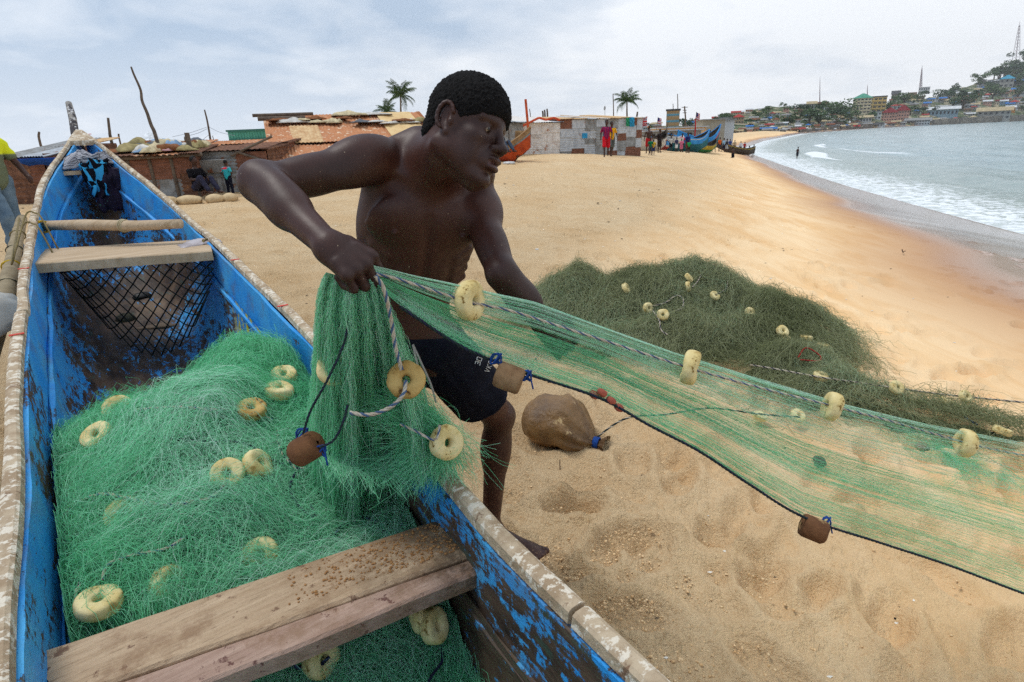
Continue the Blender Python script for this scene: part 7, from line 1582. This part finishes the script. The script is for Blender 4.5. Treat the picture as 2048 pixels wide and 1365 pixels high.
def house(label, px, py, w_px, h_px, wc, rc, roof='gable', storeys=1, cols=3, cat='house', name='house', group=None, dist=None, ratio=.8, wallh=.68, band=None, winw=.5, rot=None):
    """py is the picture row of the foot of the house; the hillside decides how far away it stands"""
    f = np.linspace(0, 1, 60); q = hill_p(np.full(60, float(px)), f); d = q-EYE; pys = 682.5-((d@UP)/(d@FW))*FPX; k = int(np.argmin(np.abs(pys-py))); D = math.hypot(*q[k][:2]) if dist is None else dist
    dd = ray(px, py); base = EYE+dd*(D/math.hypot(dd[0], dd[1])); sc_ = D/math.hypot(FPX, px-1024)*math.hypot(1, 0)*1.0
    dep = (base-EYE)@FW; W = w_px/FPX*dep*.93; H = h_px/FPX*dep; Dp = W*ratio; a = math.atan2(-base[0], base[1]) if rot is None else rot
    root = thing(name, label, cat, base, a, group); wm = mat('wall_'+wc.replace(' ', '_'), WALLC[wc], tuple(int(c*.88) for c in WALLC[wc]), .25, rough=.9, spec=.1); rm = mat('roof_'+rc, ROOFC[rc], tuple(int(c*.8) for c in ROOFC[rc]), .35, rough=.8, spec=.15)
    hw = H*(wallh if roof != 'flat' else .93); MB().box((0, Dp/2, hw/2-2), (W, Dp, hw+4)).build('wall', wm, root)
    o = .06*W+.3; z = hw
    if roof == 'gable': V = [(-W/2-o, -o, z), (W/2+o, -o, z), (W/2+o, Dp+o, z), (-W/2-o, Dp+o, z), (-W/2-o, Dp/2, H), (W/2+o, Dp/2, H)]; F = [(0, 1, 5, 4), (2, 3, 4, 5), (1, 2, 5), (3, 0, 4), (3, 2, 1, 0)]
    elif roof == 'hip': V = [(-W/2-o, -o, z), (W/2+o, -o, z), (W/2+o, Dp+o, z), (-W/2-o, Dp+o, z), (-W*.06, Dp/2, H), (W*.06, Dp/2, H)]; F = [(0, 1, 5, 4), (2, 3, 4, 5), (1, 2, 5), (3, 0, 4), (3, 2, 1, 0)]
    elif roof == 'mono': V = [(-W/2-o, -o, z), (W/2+o, -o, z), (W/2+o, Dp+o, H), (-W/2-o, Dp+o, H), (-W/2-o, -o, z-.3), (W/2+o, -o, z-.3), (W/2+o, Dp+o, H-.3), (-W/2-o, Dp+o, H-.3)]; F = [(0, 1, 2, 3), (4, 7, 6, 5), (0, 4, 5, 1), (1, 5, 6, 2), (2, 6, 7, 3), (3, 7, 4, 0)]
    else: V = [(x, y, zz) for zz in (hw, H) for x, y in ((-W/2-.3, -.3), (W/2+.3, -.3), (W/2+.3, Dp+.3), (-W/2-.3, Dp+.3))]; F = [(0, 1, 5, 4), (1, 2, 6, 5), (2, 3, 7, 6), (3, 0, 4, 7), (4, 5, 6, 7), (3, 2, 1, 0)]
    MB().add(V, F).build('roof', rm, root)
    sh_ = hw/storeys
    for s in range(storeys):
        for c in range(cols):
            o_ = bpy.data.objects.new('window', _winme); COL.objects.link(o_); o_.parent = root; o_.location = (-W/2+W*(c+.5)/cols, -.02, sh_*(s+.52)); o_.scale = (W/cols*winw, 1, sh_*.42)
        if band and s: MB().box((0, -.4, sh_*s), (W*1.01, .8, .35)).build('balcony', mat('wall_'+band, WALLC[band], tuple(int(c*.88) for c in WALLC[band]), .25, rough=.9, spec=.1), root)
    return root
# landmarks
house('five storey cream block with a green pyramid roof on the hillside', 1721, 228, 34, 38, 'cream', 'green', 'hip', 5, 5, 'apartment block', 'apartment_block', wallh=.76, band='cream', winw=.66)
house('four storey yellow block right of the green pyramid roof', 1752, 226, 32, 31, 'yellow', 'dark', 'flat', 4, 4, 'apartment block', 'apartment_block', band='yellow', winw=.66)
house('pink three storey building with maroon roofs, left wing', 1777, 243, 28, 26, 'pink', 'maroon', 'hip', 3, 6, 'hotel', 'hotel_wing', wallh=.62)
house('pink three storey building with maroon roofs, right wing', 1803, 241, 24, 29, 'pink', 'maroon', 'hip', 3, 5, 'hotel', 'hotel_wing', wallh=.62)
house('low grey waterfront terrace right of the pink building', 1834, 251, 44, 14, 'white', 'grey', 'mono', 2, 9, 'terrace')
house('long waterfront hall with blue band and white roof', 1884, 233, 54, 19, 'pale blue', 'white', 'mono', 1, 8, 'hall', 'waterfront_hall')
house('small white roof lantern on top of the long blue banded hall', 1886, 216, 26, 5, 'yellow', 'white', 'mono', 1, 3, 'roof lantern', 'roof_lantern')
house('turquoise gabled waterfront hall with a wide beige roof', 1985, 240, 56, 24, 'grey', 'tan', 'gable', 2, 6, 'hall', 'waterfront_hall')
house('tall grey concrete house with a turquoise pyramid roof near the hilltop', 2011, 176, 24, 24, 'grey', 'turquoise', 'hip', 2, 3)
house('house with a bright blue roof right of the turquoise pyramid roof', 2031, 172, 20, 12, 'grey', 'blue', 'mono', 1, 3)
house('red roofed two storey villa low on the left of the hillside', 1476, 248, 22, 18, 'tan', 'red', 'hip', 2, 4)
house('white house with a small red roof in the trees above the shore', 1544, 234, 11, 9, 'white', 'red', 'hip', 1, 2)
house('cream house with a beige roof and a broad white facade on the ridge', 1622, 220, 18, 16, 'grey', 'tan', 'gable', 2, 4)
house('white fronted ridge house with a brown roof beside the beige roofed one', 1643, 222, 20, 17, 'white', 'brown', 'gable', 2, 4)
house('long white waterfront shed with pale roof left of the pink building', 1716, 246, 48, 14, 'white', 'tan', 'mono', 1, 9, 'shed', 'waterfront_shed')
house('two storey white house between the shed and the pink building', 1751, 240, 18, 16, 'white', 'grey', 'flat', 2, 3)
house('yellow tower house standing high right of the tallest trees', 1822, 202, 14, 16, 'yellow', 'brown', 'mono', 3, 2)
house('grey three storey house left of the yellow tower house', 1789, 205, 15, 22, 'grey', 'dark', 'mono', 3, 3)
house('pale red roofed bungalow above the pink building', 1793, 220, 28, 11, 'white', 'red', 'hip', 1, 4)
house('white flat roofed house alone on the ridge beside the far mast', 1848, 182, 20, 7, 'white', 'white', 'flat', 1, 5)
house('small white house with red roof under the trees near the right edge', 2027, 214, 16, 13, 'white', 'red', 'hip', 2, 2)
house('orange walled house with white roof low at the right edge', 2020, 224, 16, 12, 'orange', 'white', 'mono', 1, 3)
house('grey ruined looking block with open storeys low at the left of the town', 1451, 252, 26, 16, 'grey', 'grey', 'flat', 2, 4)
rt_ = house('tall striped block of brown and blue bands behind the canoes', 1344, 268, 27, 46, 'tan', 'dark', 'flat', 1, 1, 'office block', 'office_block', dist=240)
for c in list(rt_.children):
    if c.name.startswith('window'): bpy.data.objects.remove(c)
_w = 27/FPX*232*.93; _h = 46/FPX*232
for k in range(7): MB().box((0, -.06, _h*(.12+.12*k)), (_w*.9, .16, _h*.065)).build('glass_band', mat('band_blue', (92, 150, 172)) if k % 2 else mat('band_brown', (176, 138, 92)), rt_)
# hundred small houses
names_w = ['white', 'white', 'grey', 'cream', 'grey', 'white', 'tan', 'pale blue', 'cream', 'pink']; names_r = ['grey', 'grey', 'rusty', 'white', 'grey', 'brown', 'white', 'red', 'blue', 'tan', 'tan']
def where(px):
    for lim, s in ((1400, 'left of the striped block'), (1460, 'behind the blue canoe bows'), (1530, 'around the red roofed villa'), (1600, 'left of the twin ridge houses'), (1665, 'below the twin ridge houses'), (1705, 'left of the green pyramid roof'), (1770, 'below the green pyramid roof'), (1830, 'above the pink building'), (1900, 'above the blue banded hall'), (1960, 'between the two waterfront halls'), (2400, 'above the turquoise gabled hall')):
        if px < lim: return s
def high(f): return 'at the foot of the hill' if f < .25 else 'low on the hill' if f < .5 else 'halfway up the hill' if f < .75 else 'near the ridge'
blocked = [(1721, 210, 22, 22), (1752, 210, 20, 18), (1790, 232, 34, 14), (1884, 222, 30, 12), (1985, 228, 32, 12), (2011, 165, 14, 14), (1476, 240, 14, 10), (1632, 212, 22, 10), (1344, 240, 18, 26)]
n_h = 0; tries = 0
while n_h < 235 and tries < 9000:
    tries += 1; px = RG.uniform(1285, 2060); f = RG.beta(1.1, 1.3); sky_ = np.interp(px, _hx, _hs); b_ = np.interp(px, _hx, _hb); py = b_+(sky_-b_)*f**.92
    if any(abs(px-a) < c+4 and abs(py-6-b) < d+2 for a, b, c, d in blocked): continue
    near = np.interp(px, (1285, 1600, 2050), (1.25, 1.0, .95)); w_px = RG.uniform(8, 16)*near; h_px = RG.uniform(6, 10)*near
    blocked.append((px, py-h_px/2, w_px*.34, h_px*.26)); wc = names_w[int(RG.integers(0, 10))]; rc = names_r[int(RG.integers(0, 11))]; st = 2 if h_px > 8.6 else 1
    house('%s house with %s roof %s' % (wc, rc, where(px)), px, py, w_px, h_px, wc, rc, str(RG.choice(['gable', 'mono', 'flat', 'hip', 'gable'])), st, int(RG.integers(2, 5)), group='small houses of the hillside town'); n_h += 1
# shanties along the shore and their low roofs
for i in range(46):
    px = 1462+i*12.2+RG.uniform(-4, 4); wc = ['grey', 'brown', 'tan', 'white'][int(RG.integers(0, 4))]; rc = ['grey', 'rusty', 'dark', 'white', 'tan', 'blue', 'red'][int(RG.choice([0, 0, 1, 1, 2, 3, 4, 5, 6]))]
    if px > 1858: continue
    house('%s shanty with %s roof %s' % (wc, rc, where(px)), px, float(np.interp(px, _hx, _hb))-1.0-RG.uniform(0, 5), RG.uniform(12, 22), RG.uniform(5, 9), wc, rc, 'mono', 1, 3, 'shanty', 'shanty', 'shanties along the shore', wallh=.72)
# sea wall on the right and rocky bank
def bank(name, label, cat, px0, px1, up_px, m_, z1=0.0, jag=0.0, depthf=.012, n=60):
    A = []
    for i, px in enumerate(np.linspace(px0, px1, n)):
        D = float(np.interp(px, _hx, _hd))*.985; r_ = []
        for j, (fr, dz) in enumerate(((0, -.8), (.002, .0), (.004, .55), (.006, 1.0), (depthf, 1.0))):
            d = ray(px, float(np.interp(px, _hx, _hb))); hh = up_px/FPX*D*(1+jag*float(fbm(px*.35, j*2.1, seed=9, octv=3))); b_ = EYE+d*(D*(1+fr*(1+jag*float(vnoise(px*.5, j+5))))/math.hypot(d[0], d[1])); r_.append((b_[0], b_[1], SEA_Z-.5+(hh if dz > 0 else 0)*dz+dz*0))
        A.append(r_)
    A = np.array(A); c = A[n//2, 0].copy(); o = MB().grid((A-c)).build(name, m_, None, False, loc=c); return tag(o, label, cat)
bank('sea_wall', 'long grey stained sea wall under the waterfront halls on the right', 'wall', 1862, 2100, 9, mat('wall_stone', (126, 118, 106), (86, 82, 76), .12, 6, .4, .6, spot=((160, 150, 134), .35, .56)), jag=.12)
bank('rock_bank', 'dark rocky bank with rubbish at the water below the shanties', 'rocks', 1596, 1745, 6, mat('dark_rock', (74, 68, 62), (110, 98, 84), .3, 6, .4, .6), jag=.9)
# trees
_lm = [mat('leaf_a', (76, 98, 62), (58, 80, 50), .3, rough=.8, spec=.15), mat('leaf_b', (92, 112, 72), (68, 90, 58), .3, rough=.8, spec=.15), mat('leaf_c', (66, 88, 60), (52, 74, 50), .3, rough=.8, spec=.15)]
def crown_mesh(seed, kind):
    r = np.random.default_rng(seed); lob = []
    for k in range(r.integers(5, 9)): lob.append((np.array((r.normal(0, .26), r.normal(0, .26), r.uniform(.38, .86))), r.uniform(.16, .30)))
    if kind == 'umbrella': lob = [(np.array((r.normal(0, .34), r.normal(0, .34), r.uniform(.72, .92))), r.uniform(.14, .24)) for _ in range(8)]
    V = []; n = 620
    for i in range(n):
        c, R = lob[int(r.integers(0, len(lob)))]; d = unit(r.normal(size=3)); p = c+d*R*r.uniform(.55, 1.08)*np.array((1, 1, .8)); s = r.uniform(.028, .06); B = basis(r.normal(size=3), d+r.normal(size=3)*.6)
        V += [p+B[:, 0]*s, p+B[:, 1]*s*.8, p-B[:, 0]*s, p-B[:, 1]*s*.8]
    return npmesh('crown', np.array(V), np.arange(n*4).reshape(-1, 4), False)
def trunk_mesh(seed):
    r = np.random.default_rng(seed); mb = MB(); mb.tube([(0, 0, -.15), (.01, 0, .25), (r.normal(0, .03), r.normal(0, .03), .6)], (.045, .035, .02), 6)
    for k in range(4): a = k*1.6+r.uniform(0, 1); mb.tube([(0, 0, .3), (.12*math.cos(a), .12*math.sin(a), .48), (.28*math.cos(a), .28*math.sin(a), .7)], (.022, .015, .007), 4, cap=False)
    return mb.mesh('trunk')
CR = [crown_mesh(500+k, 'umbrella' if k in (2, 5) else 'round') for k in range(8)]; TRK = [trunk_mesh(600+k) for k in range(4)]
for k, c in enumerate(CR): c.materials.append(_lm[k % 3])
for c in TRK: c.materials.append(mat('bark', (92, 80, 68), rough=.9))
def tree(label, px, f, h_px, k, group='trees on the hillside', wide=1.0):
    q = hill_p(np.array([float(px)]), np.array([float(f)]))[0]; dep = (q-EYE)@FW; s = h_px/FPX*dep; root = thing('tree', label, 'tree', q, RG.uniform(0, 6), group); root.scale = (s*wide, s*wide, s)
    for nm, me in (('crown', CR[k % 8]), ('trunk', TRK[k % 4])): o = bpy.data.objects.new(nm, me); COL.objects.link(o); o.parent = root
kinds = ['dark rounded tree', 'olive green bushy tree', 'open flat topped tree', 'dark rounded tree', 'olive green bushy tree', 'open flat topped tree', 'dark rounded tree', 'olive green bushy tree']
big = [(1664, .55, 40, 'tallest dark tree left of the green pyramid roof', 1.5), (1686, .5, 34, 'broad dark tree touching the green pyramid roofed block', 1.5), (1702, .30, 30, 'dark tree at the foot of the green pyramid roofed block', 1.3), (1672, .25, 32, 'dark tree in front of the tallest tree', 1.5), (1600, .55, 30, 'big dark tree left of the twin ridge houses', 1.6), (1618, .3, 36, 'wide dark tree below the twin ridge houses', 1.8), (1636, .22, 26, 'dark tree low below the white fronted ridge house', 1.6), (1576, .3, 24, 'tree clump low left of the twin ridge houses', 1.7),
       (1774, .62, 28, 'round tree between the yellow block and the grey house', 1.2), (1806, .68, 34, 'tall tree left of the yellow tower house', 1.2), (1820, .35, 24, 'dark tree right of the pink building', 1.7), (1845, .3, 20, 'dark tree above the grey terrace', 1.6), (1905, .5, 34, 'large dark tree above the blue banded hall', 1.5), (1925, .35, 36, 'wide dark tree between the two halls', 1.5), (1898, .8, 26, 'dark tree on the middle of the ridge', 1.6), (1912, .95, 20, 'tree topping the ridge above the blue banded hall', 1.1), (1960, .95, 26, 'flat topped tree standing out on the skyline', 1.5), (1984, .45, 36, 'large tree above the turquoise gabled hall', 1.5), (2034, .4, 28, 'dark tree near the right edge above the gabled hall', 1.5),
       (1366, .5, 26, 'dark palm like tree beside the utility pole', 1.0), (1384, .4, 22, 'rounded tree right of the utility pole', 1.6), (1340, .1, 12, 'low tree before the striped block', 1.6), (1742, .28, 24, 'tree before the yellow block', 1.5), (1444, .75, 14, 'dark tree behind the grey concrete block', 1.3), (1515, .55, 22, 'dark tree pair left of the white red roofed house', 1.4), (1532, .7, 22, 'dark tree on the slope above the white red roofed house', 1.3), (1465, .6, 20, 'dark tree left of the red roofed villa', 1.2), (1500, .3, 16, 'dark tree right of the red roofed villa', 1.6), (1240, .3, 14, 'low tree under the right coconut palm', 1.8)]
for i, (px, f, h_px, lb, wd) in enumerate(big): tree(lb, px, f, h_px*.84, i*3+1, None, wd)
for i in range(34):
    px = 1984+i*4.6+RG.uniform(-3, 3); f = RG.uniform(.80, 1.03) if i % 3 else RG.uniform(.6, .8)
    if px > 2120: px = RG.uniform(2015, 2075)
    if abs(px-2011) < 15 and f < .93: f = RG.uniform(.94, 1.03)
    tree('%s of the wooded hilltop' % kinds[i % 8], px, f, RG.uniform(15, 27), i, 'trees of the wooded hilltop', 1.3)
for i in range(52):
    px = RG.uniform(1295, 2060); f = RG.beta(1.3, 1.1); sky_ = np.interp(px, _hx, _hs); b_ = np.interp(px, _hx, _hb); py = b_+(sky_-b_)*f**.92
    if any(abs(px-a) < c+6 and -4 < py-b < d+16 for a, b, c, d in blocked[:9]): continue
    tree('%s %s' % (kinds[i % 8], where(px)), px, f, RG.uniform(9, 16), i, 'trees on the hillside', RG.uniform(1.1, 1.5))
# palms and masts far off
def mast(label, px, py0, py1, dep, w0, lean, n, r0): pylon(label, px, py0, py1, dep, w0, n, (170, 160, 166), r0, lean)
mast('tall red and white lattice mast on the hilltop at the right edge', 2039, 50, 132, 1250, 5.0, 8, 12, .42)
mast('lattice mast on the ridge behind the yellow tower house', 1844, 136, 184, 950, 1.6, 3, 10, .42)
mast('very thin mast rising behind the green pyramid roof', 1735, 172, 200, 800, .5, 0, 8, .25)
mast('thin mast left of the ridge houses', 1640, 158, 208, 620, .3, 0, 8, .15)
pole('very thin aerial behind the striped block', [(1355, 188), (1355.5, 222)], 250, .22, .16, name='aerial', cat='aerial')
pole('shorter thin aerial above the striped block', [(1346, 208), (1346, 222)], 250, .2, .12, name='aerial', cat='aerial')

# ------------------------------------------------------------------ labels that would be shared are told apart by their order in the picture
ORD = ['leftmost']+[w+' from left' for w in 'second third fourth fifth sixth seventh eighth ninth tenth eleventh twelfth thirteenth fourteenth fifteenth'.split()]
bpy.context.view_layer.update()
_by = {}
for o in SC.objects:
    if o.parent is None and o.get('label') and o.get('category'): _by.setdefault(o['label'], []).append(o)
def _px(o): q = np.array(o.matrix_world.translation)-EYE; return 1024+(q@RT)/max(q@FW, .01)*FPX
for lb, L in _by.items():
    if len(L) > 1:
        L.sort(key=_px)
        for k, o in enumerate(L): o['label'] = ' '.join((lb+', '+(ORD[k] if k < len(ORD)-0 and k != len(L)-1 or len(L) == 1 else 'rightmost')).split())
# ------------------------------------------------------------------ air: faint sea haze
hz = MB().box((0, 0, 0), (1, 1, 1)).build('haze', None); hz.scale = (2700, 2400, 300); hz.location = (1000, 1050, 150-33)
m = bpy.data.materials.new('sea_haze'); m.use_nodes = True; m.node_tree.nodes.clear(); t = NT(m.node_tree)
t.n('ShaderNodeOutputMaterial', {'Volume': t.n('ShaderNodeVolumePrincipled', {'Color': (.97, .98, 1.0, 1), 'Density': .00014, 'Anisotropy': .3}).outputs[0]})
hz.data.materials.append(m); tag(hz, kind='stuff')
